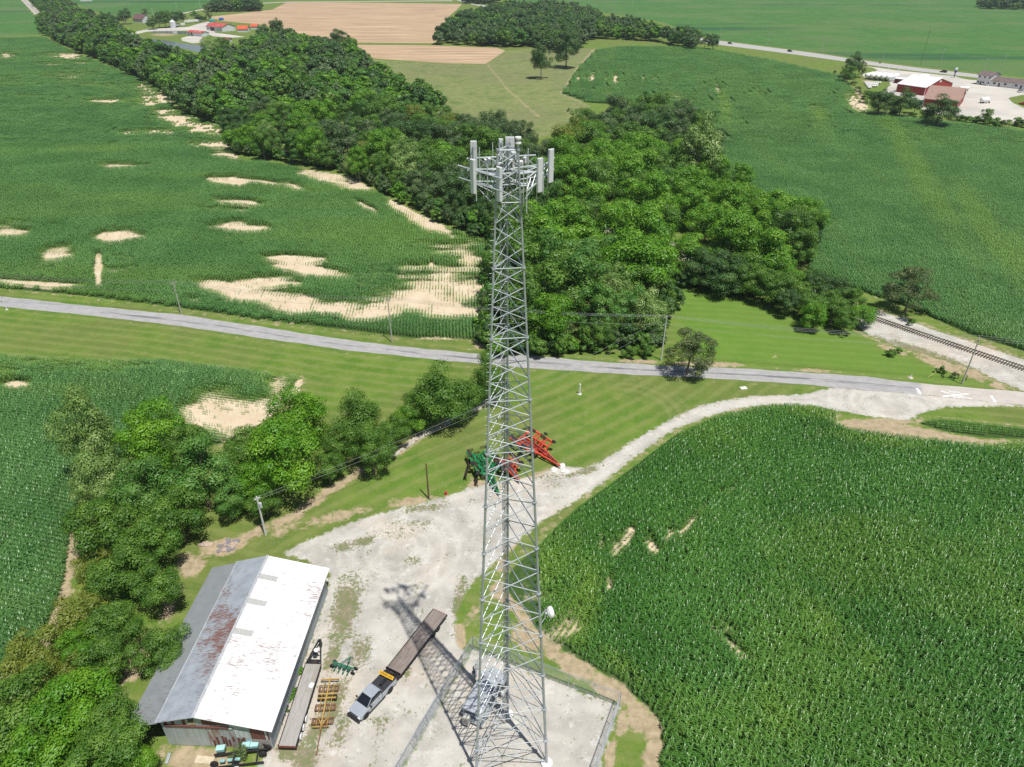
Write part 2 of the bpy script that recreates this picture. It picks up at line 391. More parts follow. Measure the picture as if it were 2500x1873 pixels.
def bare_at(X, Y):
    b = np.zeros_like(X)
    for cx, cy_, rx, ry, rot, w in BARE:
        b = np.maximum(b, np.clip(ell(X, Y, cx, cy_, rx * 1.6, ry * 1.5, rot) * min(w, 1.6) * .98, 0, 1.3))
    n = fbm(X, Y, 6.0, 3); n2 = fbm(X / 5, Y, 2.6, 5, 3); n3 = fbm(X / 2.5, Y, 9, 15, 4)
    b = np.where(b > 0, b * 1.25 + (n - .5) * .9 + (n2 - .5) * 1.1 + (n3 - .5) * 1.3 - .13, 0)
    return np.clip(b, 0, 1)
def pale_at(X, Y):
    b = np.zeros_like(X)
    for cx, cy_, rx, ry, rot, w in PALE:
        b = np.maximum(b, ell(X, Y, cx, cy_, rx * 1.2, ry * 1.2, rot) * w * 1.5)
    return np.clip(b, 0, 1)

# ------------------------------------------------------------------ the ground: one fan-shaped sheet, fine near the camera
rows = [-400, -150, -40, 5]
y = 18.0
while y < 1900: rows.append(y); y += max(.30, y * .0062)
rows += [2400, 3200, 4500, 7000, 12000]
nu = 560
us = np.concatenate([[-12, -5, -2.5, -1.6], np.linspace(-1.15, 1.15, nu), [1.6, 2.5, 5, 12]])
RY = np.array(rows); WY = np.maximum(RY, 0) * .72 + 36
GX = us[None, :] * WY[:, None]; GY = np.repeat(RY[:, None], len(us), 1)
nr, nc = GX.shape
X = GX.ravel(); Y = GY.ravel()
sd = {k: sdpoly(X, Y, v) for k, v in CROPS.items()}
a_crop = np.maximum.reduce(list(sd.values()))
a_drive = sdpoly(X, Y, DRIVE)
a_pad = sdpoly(X, Y, PAD)
a_ball = np.maximum(sdpoly(X, Y, BALLAST), 4.6 - dline(X, Y, RAILC))
a_soy = np.maximum.reduce([sdpoly(X, Y, p) for p in SOY])
a_past = sdpoly(X, Y, PASTURE)
a_stub = np.maximum.reduce([sdpoly(X, Y, p) for p in STUBBLE])
a_pave = np.maximum.reduce([sdpoly(X, Y, p) for p in PAVE])
for q in [(2292, 177.5, 44, 5, .1), (2372, 190, 42, 8, .1), (2130, 199, 52, 7, .05), (2140, 213, 30, 16, 0), (2105, 170, 60, 9, .1), (2240, 168, 40, 3, .12)]: a_pave = a_pave - 30 * ell(X, Y, *q)
a_bare = bare_at(X, Y) * np.where(sd['A'] > -1, .5, 1)
a_pale = pale_at(X, Y)
road_mid = [(0.5 * (G(*a).x + G(*b).x), 0.5 * (G(*a).y + G(*b).y)) for a, b in zip(ROAD_N, ROAD_S)]
d_road = dline(X, Y, road_mid)
d_wall = dline(X, Y, WALL_L)
# bare earth and thin, dry grass
dirt = np.zeros_like(X)
for q in [(463, 1380, 55, 45, 0, 1.2), (545, 1335, 90, 30, -.2, 1.3), (480, 1855, 190, 55, .05, 1.1), (330, 1610, 45, 110, .35, 1.2), (420, 1470, 35, 110, .4, .9), (300, 1840, 120, 60, 0, .8), (700, 1860, 80, 40, 0, .9),
          (820, 1262, 170, 26, -.25, .8), (700, 1290, 90, 26, -.4, .7), (1000, 1225, 120, 20, -.12, .9), (1180, 1180, 90, 22, 0, .9), (1330, 1165, 80, 30, -.2, 1.1), (1155, 1500, 40, 60, 0, .6), (1225, 1380, 45, 60, .4, .7),
          (1120, 1560, 26, 55, 0, 1.3), (1290, 1560, 90, 50, .45, 1.0), (1400, 1630, 90, 32, .5, 1.2), (1490, 1690, 80, 30, .5, 1.2), (1560, 1760, 60, 40, .9, 1.2), (1590, 1840, 26, 80, 0, 1.3), (1520, 1760, 30, 60, .1, .9), (1490, 1850, 22, 70, .15, 1.2), (1250, 1330, 20, 50, .5, .9),
          (1730, 889, 150, 10, .03, 1.2), (1560, 882, 100, 9, .03, 1), (1990, 905, 80, 7, .05, 1.2), (1893, 870, 14, 6, 0, .8), (2222, 921, 16, 6, 0, 1), (1180, 845, 60, 10, 0, 1), (1950, 680, 40, 14, .4, 1.2), (2010, 715, 60, 8, .35, .8), (2300, 890, 110, 20, .35, 1.1), (2180, 855, 80, 12, .3, .9), (1900, 690, 60, 10, .3, .8),
          (2380, 915, 80, 22, .3, .9), (2440, 945, 50, 12, .3, 1), (655, 780, 400, 4, .13, .5), (480, 742, 50, 6, 0, .8), (2120, 200, 40, 14, .4, .7), (490, 100, 30, 8, 0, .8), (2095, 235, 18, 34, -.4, 1.3), (1810, 1000, 200, 9, -.02, .8), (2170, 1027, 120, 8, .05, 1.2), (400, 85, 60, 6, 0, .9), (1440, 240, 40, 10, .2, .8)]:
    dirt = np.maximum(dirt, ell(X, Y, *q[:5]) * q[5] * 1.5)
dirt = np.maximum(dirt, np.clip(1.2 - d_wall / 1.9, 0, 1) * (X < 8))
dirt = np.maximum(dirt, np.clip(1.35 - np.abs(a_crop + .8) / 1.3, 0, 1) * (.55 + .5 * (X > -20) * (Y < 70)))
dirt = np.maximum(dirt, np.clip(1.0 - np.abs(dline(X, Y, gp([(185, 1271), (172, 1390), (146, 1480), (112, 1565), (20, 1645)]))) / 1.8, 0, 1) * 1.2)
dirt = np.maximum(dirt, np.clip(.9 - np.abs(a_ball + .8) / 2.2, 0, 1))
dirt = np.maximum(dirt, np.clip(.85 - np.abs(d_road - 3.6) / .9, 0, 1) * .75)
dirt = np.maximum(dirt, np.clip(sdpoly(X, Y, SOILSTRIP) * .7 + .6, 0, 1.4))
dirt = np.maximum(dirt, np.clip(1 - np.abs(dline(X, Y, gp([(1452, 118), (1410, 165), (1371, 230), (1440, 260)]))) / 2.5, 0, 1))
dirt = np.maximum(dirt, np.clip(1 - np.abs(dline(X, Y, gp([(1190, 158), (1240, 220), (1315, 285)]))) / 2.2, 0, .8))
a_dirt = np.clip(dirt, 0, 1.3)
# weeds that grow through the gravel
weed = np.zeros_like(X)
for q in [(842, 1490, 45, 130, .25, 1.15), (880, 1590, 40, 60, .3, .9), (810, 1600, 26, 90, .3, .9), (800, 1735, 32, 130, .55, 1.35), (745, 1850, 60, 50, .3, 1.2), (885, 1322, 55, 16, -.1, .9), (845, 1332, 50, 22, -.1, .9), (1005, 1370, 40, 25, 0, .6), (720, 1600, 40, 200, .36, .8), (870, 1420, 60, 40, 0, .7), (995, 1640, 15, 40, .2, .6), (930, 1780, 40, 60, .3, .45), (980, 1290, 100, 30, -.2, .45),
          (700, 1830, 50, 40, .3, .9), (1040, 1240, 80, 16, -.15, .9), (1430, 1150, 70, 12, -.3, .9), (1340, 1165, 60, 24, 0, .6), (1120, 1480, 24, 100, .1, .8), (830, 1790, 30, 60, .4, .7),
          (2250, 860, 120, 18, .34, 1), (2330, 890, 120, 22, .34, 1), (2420, 935, 60, 18, .34, .9), (2160, 835, 60, 16, .34, .9), (1450, 1700, 60, 20, .4, .35)]:
    weed = np.maximum(weed, ell(X, Y, *q[:5]) * q[5] * 1.6)
a_weed = np.clip(weed, 0, 1.2)
# mowing lines: along the road on the west lawn, diagonal on the lawn east of the wall
p0, p1 = Vector(g2(1090, 1185)), Vector(g2(1480, 985))
dd = (p1 - p0).normalized()
diag = (X - p0.x) * dd.y - (Y - p0.y) * dd.x
east = (sdpoly(X, Y, gp([(560, 1320), (720, 1255), (880, 1150), (1030, 1062), (1200, 975), (1240, 895), (1700, 920), (2100, 950), (1700, 1010), (1200, 1300), (800, 1400)])) > 0)
a_mow = np.where(east, diag + 2.2 * np.sin((X * dd.x + Y * dd.y) * .05), d_road + (fbm(X, Y, 60, 9) - .5) * 3)
lush = np.clip(.5 + sdpoly(X, Y, gp([(1640, 700), (1740, 700), (2010, 790), (2300, 900), (2440, 935), (2350, 945), (2000, 905), (1700, 890), (1640, 780)])) * .15, 0, 1)

mt = NT('ground_cover')
P = mt.pos()
n_f = mt.noise(1.6, 5, .7, P); n_m = mt.noise(.22, 5, .6, P); n_b = mt.noise(.035, 4, .55, P); n_ff = mt.noise(6.0, 3, .7, P); n_w = mt.noise(.9, 6, .7, P)
stripe = mt.math('SINE', mt.math('MULTIPLY', mt.attr('mow'), 2 * math.pi / 3.1))
stripe2 = mt.math('SINE', mt.math('MULTIPLY', mt.attr('mow'), 2 * math.pi / .78))
g = mt.mix(mt.ramp(n_m, .35, .66), (.088, .190, .020), (.160, .245, .040))
g = mt.mix(mt.ramp(n_b, .38, .62, 0, .6), g, (.155, .17, .055))
st = mt.math('ADD', mt.math('MULTIPLY', stripe, .17), mt.math('MULTIPLY', mt.noise(.4, 6, .75, P), 1.0))
g = mt.mix(mt.ramp(st, .42, .75, 0, .62), g, (.235, .265, .085))
g = mt.mix(mt.ramp(mt.math('ADD', mt.math('MULTIPLY', stripe2, .16), n_w), .55, .8, 0, .3), g, (.25, .25, .1))
g = mt.mix(mt.math('MULTIPLY', mt.attr('arc'), .35), g, (.30, .31, .13))
g = mt.mix(mt.ramp(n_ff, .35, .75, 0, .5), g, (.07, .12, .022))
g = mt.mix(mt.ramp(mt.noise(3.0, 6, .85, P), .52, .62, 0, .45), g, (.26, .28, .10))
g = mt.mix(mt.math('MULTIPLY', mt.attr('lush'), .55), g, (.120, .25, .03))
def cover(g, amt, col): return mt.mix(amt, g, col)
def edge(attr, w, amp, nz=None):
    v = mt.math('ADD', mt.attr(attr), mt.math('MULTIPLY', mt.math('SUBTRACT', nz if nz is not None else n_w, .5), amp))
    return mt.ramp(v, -w, w)
past = mt.mix(mt.ramp(n_m, .35, .65), (.17, .22, .07), (.235, .25, .105))
past = mt.mix(mt.ramp(mt.noise(.5, 6, .8, P), .5, .64, 0, .6), past, (.11, .16, .05))
past = mt.mix(mt.ramp(mt.noise(.9, 5, .8, P), .55, .7, 0, .5), past, (.34, .33, .18))
past = mt.mix(mt.ramp(mt.noise(.012, 3, .5, P), .42, .6, 0, .6), past, (.19, .2, .09))
past = mt.mix(mt.ramp(mt.noise(.07, 6, .75, P), .5, .62, 0, .55), past, (.095, .16, .04))
past = mt.mix(mt.ramp(mt.noise(.18, 6, .8, P), .54, .66, 0, .6), past, (.33, .32, .17))
g = cover(g, edge('past', 1.0, 4), past)
srow = mt.noise(.25, 4, .6, mt.scale(P, (.12, 1.6, 1)))
stub = mt.mix(mt.ramp(srow, .3, .7), (.44, .305, .185), (.56, .41, .27))
stub = mt.mix(mt.ramp(mt.noise(.02, 4, .6, P), .45, .65, 0, .35), stub, (.36, .26, .17))
swa = mt.noise(.5, 3, .6, mt.scale(P, (.02, .35, 1)))
stub = mt.mix(mt.ramp(swa, .50, .58, 0, .55), stub, (.30, .21, .13))
stub = mt.mix(mt.ramp(swa, .44, .38, 0, .5), stub, (.66, .52, .37))
g = cover(g, edge('stub', .8, 2), stub)
soy = mt.mix(mt.ramp(mt.noise(.15, 6, .8, mt.scale(P, (.35, 1.3, 1))), .42, .58), (.055, .150, .036), (.088, .20, .048))
soy = mt.mix(mt.ramp(mt.noise(.008, 3, .55, P), .45, .62, 0, .75), soy, (.115, .19, .062))
soy = mt.mix(mt.ramp(mt.noise(.004, 4, .6, mt.scale(P, (.5, 2.2, 1))), .56, .66, 0, .8), soy, (.032, .10, .045))
g = cover(g, edge('soy', .8, 2), soy)
floor = mt.mix(mt.ramp(n_w, .35, .7), (.038, .085, .020), (.075, .125, .035))  # ground under the corn: shade between plants is put into its dark colour
g = cover(g, edge('crop', .12, .5), floor)
sand = mt.mix(mt.ramp(n_m, .3, .7), (.57, .46, .31), (.68, .57, .42))
sand = mt.mix(mt.ramp(n_f, .5, .78, 0, .6), sand, (.36, .27, .16))
bv = mt.math('ADD', mt.attr('bare'), mt.math('MULTIPLY', mt.math('SUBTRACT', n_w, .5), .9))
g = mt.mix(mt.ramp(bv, .10, .50), g, sand)
dsoil = mt.mix(mt.ramp(n_w, .3, .72), (.50, .395, .27), (.31, .24, .155))
dv = mt.math('ADD', mt.attr('dirt'), mt.math('MULTIPLY', mt.math('SUBTRACT', mt.noise(.55, 6, .75, P), .5), 2.6))
g = mt.mix(mt.ramp(dv, .5, .95, 0, .92), g, dsoil)
grav = mt.mix(mt.ramp(n_m, .3, .72), (.385, .365, .325), (.56, .535, .485))
grav = mt.mix(mt.ramp(mt.noise(.07, 5, .6, P), .48, .64, 0, .65), grav, (.56, .49, .40))
grav = mt.mix(mt.ramp(n_ff, .55, .78, 0, .55), grav, (.33, .315, .29))
vr = mt.new("ShaderNodeTexVoronoi"); vr.inputs['Scale'].default_value = 3.2; mt.lk(P, vr.inputs['Vector'])
grav = mt.mix(mt.ramp(vr.outputs['Distance'], .12, .0, 0, .5), grav, (.22, .22, .2))
wcol = mt.mix(mt.ramp(mt.noise(.7, 5, .8, P), .42, .58), (.235, .195, .12), (.14, .175, .055))
grav = mt.mix(mt.ramp(mt.noise(.5, 6, .75, P), .52, .68, 0, .7), grav, (.66, .645, .61))
grav = mt.mix(mt.math('MULTIPLY', mt.attr('track'), .32), grav, (.72, .69, .63))
n_t = mt.noise(2.4, 6, .8, P); n_t2 = mt.noise(.35, 5, .7, P)
wv = mt.math('ADD', mt.math('MULTIPLY', mt.attr('weed'), .52), mt.math('MULTIPLY', mt.math('ADD', mt.math('MULTIPLY', mt.math('SUBTRACT', n_t, .5), 1.7), mt.math('SUBTRACT', n_t2, .5)), 1.5))
grav = mt.mix(mt.ramp(wv, .24, .42, 0, .88), grav, wcol)
pt = mt.math('MULTIPLY', mt.ramp(n_t, .60, .68), mt.ramp(mt.noise(.12, 3, .6, P), .47, .60))
grav = mt.mix(mt.math('MULTIPLY', pt, mt.math('SUBTRACT', 1.0, mt.attr('pad'))), grav, (.20, .175, .11))
g = mt.mix(edge('gravel', .3, 3.0), g, grav)
pav = mt.mix(mt.ramp(n_b, .35, .65), (.47, .45, .41), (.60, .56, .50))
g = mt.mix(edge('pave', .5, 1.2), g, pav)
hb = mt.math('ADD', mt.math('MULTIPLY', n_f, .5), mt.math('MULTIPLY', n_ff, .5))
ground_mat = mt.done(mt.bsdf(g, .92, 0, .12, mt.bump(hb, .5, .12)))

idx = np.arange(nr * nc).reshape(nr, nc)
FQ = np.stack([idx[:-1, :-1], idx[:-1, 1:], idx[1:, 1:], idx[1:, :-1]], -1).reshape(-1, 4)
a_grav = np.maximum.reduce([a_drive, a_pad, a_ball - .3 * (dline(X, Y, RAILC) > 4.6)])
ring = np.zeros_like(X)
for q, r0_, r1_ in [((975, 1345), 2.5, 9.5), ((2170, 990), 3, 12), ((1330, 1200), 3, 7)]:
    c_ = G(*q); dr = np.hypot(X - c_.x, Y - c_.y) + 1.2 * (fbm(X, Y, 8, 61) - .5)
    ring = np.maximum(ring, np.clip(np.sin(dr * 3.1) * 1.4, 0, 1) * (dr > r0_) * (dr < r1_) * np.clip(2 * fbm(X, Y, 12, 62) - .4, 0, 1))
ring = np.maximum(ring, .8 * np.exp(-((a_drive - 1.15) / .45) ** 2) * (Y > 85))
arc = np.zeros_like(X); c_ = G(1520, 1010)
dr = np.hypot(X - c_.x, Y - c_.y); arc = np.clip(np.sin(dr * 3.0) * 1.3, 0, 1) * (dr > 8) * (dr < 13) * (X > c_.x)
A = dict(track=ring, arc=arc, pad=np.clip(a_pad * .5, 0, 1), gravel=a_grav, crop=a_crop, bare=a_bare * (a_crop > -.5), pale=a_pale, past=a_past, stub=a_stub, soy=a_soy, pave=a_pave, dirt=a_dirt * (a_crop < .6), weed=a_weed, mow=a_mow, lush=lush)
def fm(v): return v[FQ].mean(1)
fd, fp, fb, fv = fm(a_drive), fm(a_pad), fm(a_ball), fm(a_pave)
cls = np.where(fp > 0, 2, np.where(fd > 0, 1, np.where(fb > 0, 3, np.where(fv > 0, 4, 0))))
V3 = np.stack([X, Y, np.zeros_like(X)], -1)
for ci, nm in enumerate(['ground', 'gravel_drive', 'gravel_pad', 'railway_ballast', 'gravel_forecourt']):
    f = FQ[cls == ci]
    used, inv = np.unique(f, return_inverse=True)
    o = np_mesh(nm, V3[used], inv.reshape(f.shape), ground_mat, {k: v[used] for k, v in A.items()})
    o['kind'] = 'structure'

# ------------------------------------------------------------------ roads, markings, railway, water
def strip(name, L, R, mat, z=.03, step=2.0, cross=4):
    V = []; F = []; al = []; ac = []; d = 0
    L = [Vector((*p, z)) for p in L]; R = [Vector((*p, z)) for p in R]
    Ls, Rs = [], []
    for i in range(len(L) - 1):
        n = max(1, int((L[i + 1] - L[i]).length / step))
        for k in range(n):
            Ls.append(L[i].lerp(L[i + 1], k / n)); Rs.append(R[i].lerp(R[i + 1], k / n))
    Ls.append(L[-1]); Rs.append(R[-1])
    for i, (a, b) in enumerate(zip(Ls, Rs)):
        if i: d += ((a + b) / 2 - (Ls[i - 1] + Rs[i - 1]) / 2).length
        wob = .12 * math.sin(i * 1.7) + .1 * math.sin(i * .63 + 1)
        u = (b - a).normalized()
        for k in range(cross + 1):
            q = a.lerp(b, k / cross)
            if k == 0: q = q - u * wob
            if k == cross: q = q + u * wob * .8
            V.append(q); al.append(d); ac.append(k / cross)
    for i in range(len(Ls) - 1):
        for k in range(cross):
            p = i * (cross + 1) + k
            F.append((p, p + cross + 1, p + cross + 2, p + 1))
    o = np_mesh(name, V, F, mat, dict(along=al, across=ac)); o['kind'] = 'structure'; return o
def asphalt(name, c0, c1, tar=True, beige=None):
    t = NT(name); P = t.pos()
    al = t.attr('along'); ac = t.attr('across')
    cb = t.new("ShaderNodeCombineXYZ"); t.lk(t.math('MULTIPLY', al, .10), cb.inputs[0]); t.lk(t.math('MULTIPLY', ac, 7.0), cb.inputs[1])
    n = t.noise(1.0, 6, .7, cb.outputs[0], .3); n2 = t.noise(.5, 5, .65, P); n3 = t.noise(9, 3, .7, P)
    c = t.mix(t.ramp(n2, .3, .7), c0, c1)
    c = t.mix(t.ramp(n, .30, .62, 0, .35), c, tuple(v * .75 for v in c0))
    c = t.mix(t.ramp(n3, .5, .8, 0, .35), c, tuple(v * .6 for v in c0))
    if tar:
        band = t.ramp(t.math('ABSOLUTE', t.math('SUBTRACT', ac, .52)), .13, .02)
        k = t.math('MULTIPLY', band, t.ramp(t.math('ADD', n, t.math('MULTIPLY', t.noise(.035, 3, .5, P), .8)), .86, .98))
        c = t.mix(t.math('MULTIPLY', k, .75), c, (.10, .10, .105))
    if beige is not None:
        c = t.mix(t.ramp(al, beige, beige + 1.2), c, t.mix(t.ramp(n2, .3, .7), (.47, .43, .385), (.54, .50, .455)))
    return t.done(t.bsdf(c, .85, 0, .3, t.bump(n3, .3, .02)))
RN, RS = gp(ROAD_N), gp(ROAD_S)
dcum = 0; beige_at = 0
for i in range(len(RN) - 1):
    dcum += (Vector(((RN[i + 1][0] + RS[i + 1][0]) / 2, (RN[i + 1][1] + RS[i + 1][1]) / 2)) - Vector(((RN[i][0] + RS[i][0]) / 2, (RN[i][1] + RS[i][1]) / 2))).length
    if i + 1 == 15: beige_at = dcum
strip('county_road', RN, RS, asphalt('worn_asphalt', (.36, .355, .35), (.45, .445, .44), beige=beige_at + 1.0))
HN = gp([(1095, -12), (1113, 0), (1140, 8), (1190, 14), (1300, 30), (1500, 62), (1640, 84), (1758, 100), (1882, 116), (1997, 131), (2113, 148.7), (2229, 164), (2384, 181.5), (2500, 193), (2800, 222)])
HS = gp([(1110, -12), (1130, 0), (1151, 11), (1190, 19), (1300, 36), (1500, 70), (1640, 93), (1758, 110), (1882, 125.5), (1997, 141), (2113, 157.5), (2229, 173), (2384, 190), (2500, 200), (2800, 231)])
strip('highway', HN, HS, asphalt('highway_asphalt', (.43, .42, .40), (.50, .485, .46), tar=False), step=8)
strip('farm_lane', gp([(400, 47), (447, 31.5), (490, 23), (521, 17), (560, 14.2), (640, 7.5), (700, 4.5), (850, 3.5), (1105, 1)]), gp([(404, 49), (449, 33.5), (492, 25), (521, 19), (560, 16), (640, 9), (700, 6), (850, 5), (1105, 2.8)]), asphalt('lane_gravel', (.5, .46, .39), (.56, .52, .46), tar=False), z=.02, step=20)
white_paint = M('white_road_paint', (.78, .78, .76), .7, var=.06, sc=2, dirt=(.5, .48, .45), dirt_amt=.25)
mk = MB()
def mline(a, b, w, z=.042):
    a = G(*a); b = G(*b); a.z = b.z = z
    d = (b - a).normalized(); s_ = Vector((-d.y, d.x, 0)) * w / 2
    mk.poly([a - s_, b - s_, b + s_, a + s_])
for a, b, w in [((2239, 948.5), (2247, 963.5), .6), ((2419.5, 966.5), (2430, 983), .6)]: mline(a, b, w)
mline((2297, 955.5), (2373, 975), .42); mline((2301, 968.7), (2365, 962), .42, .046)
def letter(ch, c, ux, uy, w, h, z=.044):
    """R painted flat on the road; ux = to the right of the letter, uy = its up direction"""
    def q(x0, y0, x1, y1):
        mk.poly([c + ux * x0 * w + uy * y0 * h, c + ux * x1 * w + uy * y0 * h, c + ux * x1 * w + uy * y1 * h, c + ux * x0 * w + uy * y1 * h])
    c = Vector(c); c.z = z
    q(-.5, -.5, -.2, .5); q(-.19, .32, .3, .5); q(-.19, -.08, .3, .1); q(.31, -.06, .5, .48)
    a = c + ux * (.0 * w) + uy * (-.09 * h); b = c + ux * (.42 * w) + uy * (-.5 * h)
    mk.poly([a - ux * .12 * w, b - ux * .12 * w, b + ux * .12 * w, a + ux * .12 * w])
rd = (G(2373, 972) - G(2297, 962)).normalized(); rs = Vector((rd.y, -rd.x, 0))
for px in ((2331, 958), (2340, 971.5)): letter('R', G(*px), rs, -rd, .55, 2.0)
tag(mk.build('road_marking', white_paint), kind='structure')
gw = MB()

tie_m = M('tie_wood', (.10, .085, .07), .9, var=.3); rail_m = M('rail_steel', (.11, .085, .07), .5, .3, var=.2)
rt = MB()
def along(pts, step, maxd=1e9):
    out = []; d0 = 0; acc = 0
    for a, b in zip(pts[:-1], pts[1:]):
        a = Vector(a[:2]); b = Vector(b[:2]); L = (b - a).length
        if L < 1e-6: continue
        t = acc
        while t < L:
            out.append((a.lerp(b, t / L), (b - a) / L)); t += step
        acc = t - L
    return out
for p, d in along(RAILC, .56):
    if p.y < 330: rt.box((p.x, p.y, .10), (.24, 2.6, .10), math.atan2(d.y, d.x) + random.uniform(-.03, .03), 0)
for sgn in (-1, 1):
    prev = None
    for p, d in along(RAILC, 6.0):
        q = Vector((p.x - d.y * sgn * .7175, p.y + d.x * sgn * .7175, .21))
        if prev is not None: rt.beam(prev, q, .075 if p.y < 500 else .16, .15, 1)
        prev = q
tag(rt.build('railway_track', [tie_m, rail_m]), kind='structure')

wt = NT('pond_water'); wb = wt.bump(wt.noise(.6, 3, .6, wt.pos()), .15, .1)
pond_m = wt.done(wt.bsdf((.16, .19, .19), .12, 0, .6, wb))
for nm, pts in (('pond_water', [(340, 94), (353, 95), (394, 97.6), (430, 103), (459, 108), (482, 110.5), (560, 115), (560, 131), (482, 127), (459, 121), (420, 114), (384, 104), (345, 98)]), ('puddle_water', [(372, 76.6), (400, 76), (459, 77.5), (455, 83), (420, 82), (390, 81), (368, 79)])):
    b = MB(); b.poly([(x, y, .05) for x, y in catmull(gp(pts) + [gp(pts)[0]], 4)[:-1]]); tag(b.build(nm, pond_m), kind='structure')
# ------------------------------------------------------------------ crops: plants set in rows (nobody could count them)
rng = np.random.RandomState(11)
def leaf_mat(name, lo, hi, pale=(.14, .30, .05), inst=False, spec=.45, rough=.5, trans=.26, nsc=.05, obj_var=True, blue=None):
    t = NT(name); P = t.pos()
    n = t.noise(nsc, 4, .6, P)
    c = t.mix(t.ramp(n, .35, .65), lo, hi)
    if obj_var:
        r = t.new("ShaderNodeObjectInfo").outputs['Random']
        c = t.mix(t.math('MULTIPLY', r, .5), c, tuple(v * .72 for v in lo))
    if inst:
        a = t.new("ShaderNodeAttribute", attribute_type='INSTANCER'); a.attribute_name = 'pale'
        c = t.mix(t.math('MULTIPLY', a.outputs['Fac'], .8), c, pale)
    else:
        a = t.attr('tone')
        c = t.mix(a, c, pale)
    x = t.new("ShaderNodeBsdfPrincipled")
    t.put(x.inputs['Base Color'], c); x.inputs['Roughness'].default_value = rough
    x.inputs['Specular IOR Level'].default_value = spec
    tr = t.new("ShaderNodeBsdfTranslucent"); t.lk(t.mix(.25, c, (.20, .42, .02), 'MIX'), tr.inputs[0])
    ms = t.new("ShaderNodeMixShader"); ms.inputs[0].default_value = trans
    t.lk(x.outputs[0], ms.inputs[1]); t.lk(tr.outputs[0], ms.inputs[2])
    return t.done(ms.outputs[0])
corn_near_m = leaf_mat('corn_leaf', (.082, .245, .034), (.130, .335, .055), (.26, .44, .06), True, .6, .36, .30)
corn_far_m = leaf_mat('corn_leaf_blue', (.130, .305, .080), (.195, .40, .115), (.32, .49, .08), True, .6, .38, .32)

def blade(V, F, base, ang, L, w, rise, droop, seg=3, tw=0.0):
    ca, sa = math.cos(ang), math.sin(ang)
    k = len(V)
    for i in range(seg + 1):
        t = i / seg
        r = L * t * (1 - .12 * t); z = rise * t - droop * t * t
        ww = w * (1 - t ** 2.2) * .5 + .004
        cx, cy_, cz = base[0] + ca * r, base[1] + sa * r, base[2] + z
        V.append((cx - sa * ww, cy_ + ca * ww, cz + .3 * ww)); V.append((cx + sa * ww, cy_ - ca * ww, cz - .1 * ww))
    for i in range(seg):
        a = k + 2 * i; F.append((a, a + 1, a + 3, a + 2))
def plant(V, F, x, y, h, nl, seg, rs, wmul=1.0):
    a0 = rs.rand() * 6.28
    for i in range(nl):
        f = i / max(1, nl - 1)
        z = h * (.45 + .50 * f)
        ang = a0 + (i % 2) * math.pi + rs.uniform(-.7, .7)
        L = h * (.455 - .15 * abs(f - .5)) * rs.uniform(.8, 1.15)
        up = f ** 2
        blade(V, F, (x, y, z), ang, L, .10 * wmul * h / 2.2, L * (.50 + .42 * up), L * (.80 - .32 * up), seg)
def stalk(V, F, x, y, h):
    r = .014; k = len(V)
    for z in (0, h):
        V.extend([(x - r, y - r, z), (x + r, y - r, z), (x + r, y + r, z), (x - r, y + r, z)])
    for i in range(4): F.append((k + i, k + (i + 1) % 4, k + 4 + (i + 1) % 4, k + 4 + i))
def proto_obj(name, V, F, mat):
    me = bpy.data.meshes.new(name); me.from_pydata(V, [], F); me.materials.append(mat); me.update()
    return bpy.data.objects.new(name, me)
def protos(cname, n, fn, mat):
    c = bpy.data.collections.new(cname)
    for i in range(n):
        V, F = [], []; fn(V, F, np.random.RandomState(50 + i)); c.objects.link(proto_obj('%s_%d' % (cname, i), V, F, mat))
    return c
def f_near(V, F, rs): plant(V, F, 0, 0, 2.2, 10, 3, rs, 1.15); stalk(V, F, 0, 0, 1.9)
def f_chunk(V, F, rs):
    for i in range(6): plant(V, F, -.75 + .25 * i + rs.uniform(-.06, .06), rs.uniform(-.07, .07), 2.0 * rs.uniform(.88, 1.1), 7, 2, rs, 1.5)
def f_tile(V, F, rs):
    for r in range(6):
        for i in range(14):
            plant(V, F, -2.0 + .3 * i + rs.uniform(-.15, .15), -1.9 + .76 * r + rs.uniform(-.1, .1), 2.0 * rs.uniform(.85, 1.12), 5, 1, rs, 2.2)
c_nearA = protos('corn_plants', 5, f_near, corn_near_m)
c_nearB = protos('corn_plants_blue', 5, f_near, corn_far_m)
c_chunk = protos('corn_row', 5, f_chunk, corn_far_m)
c_tile = protos('corn_tile', 4, f_tile, corn_far_m)

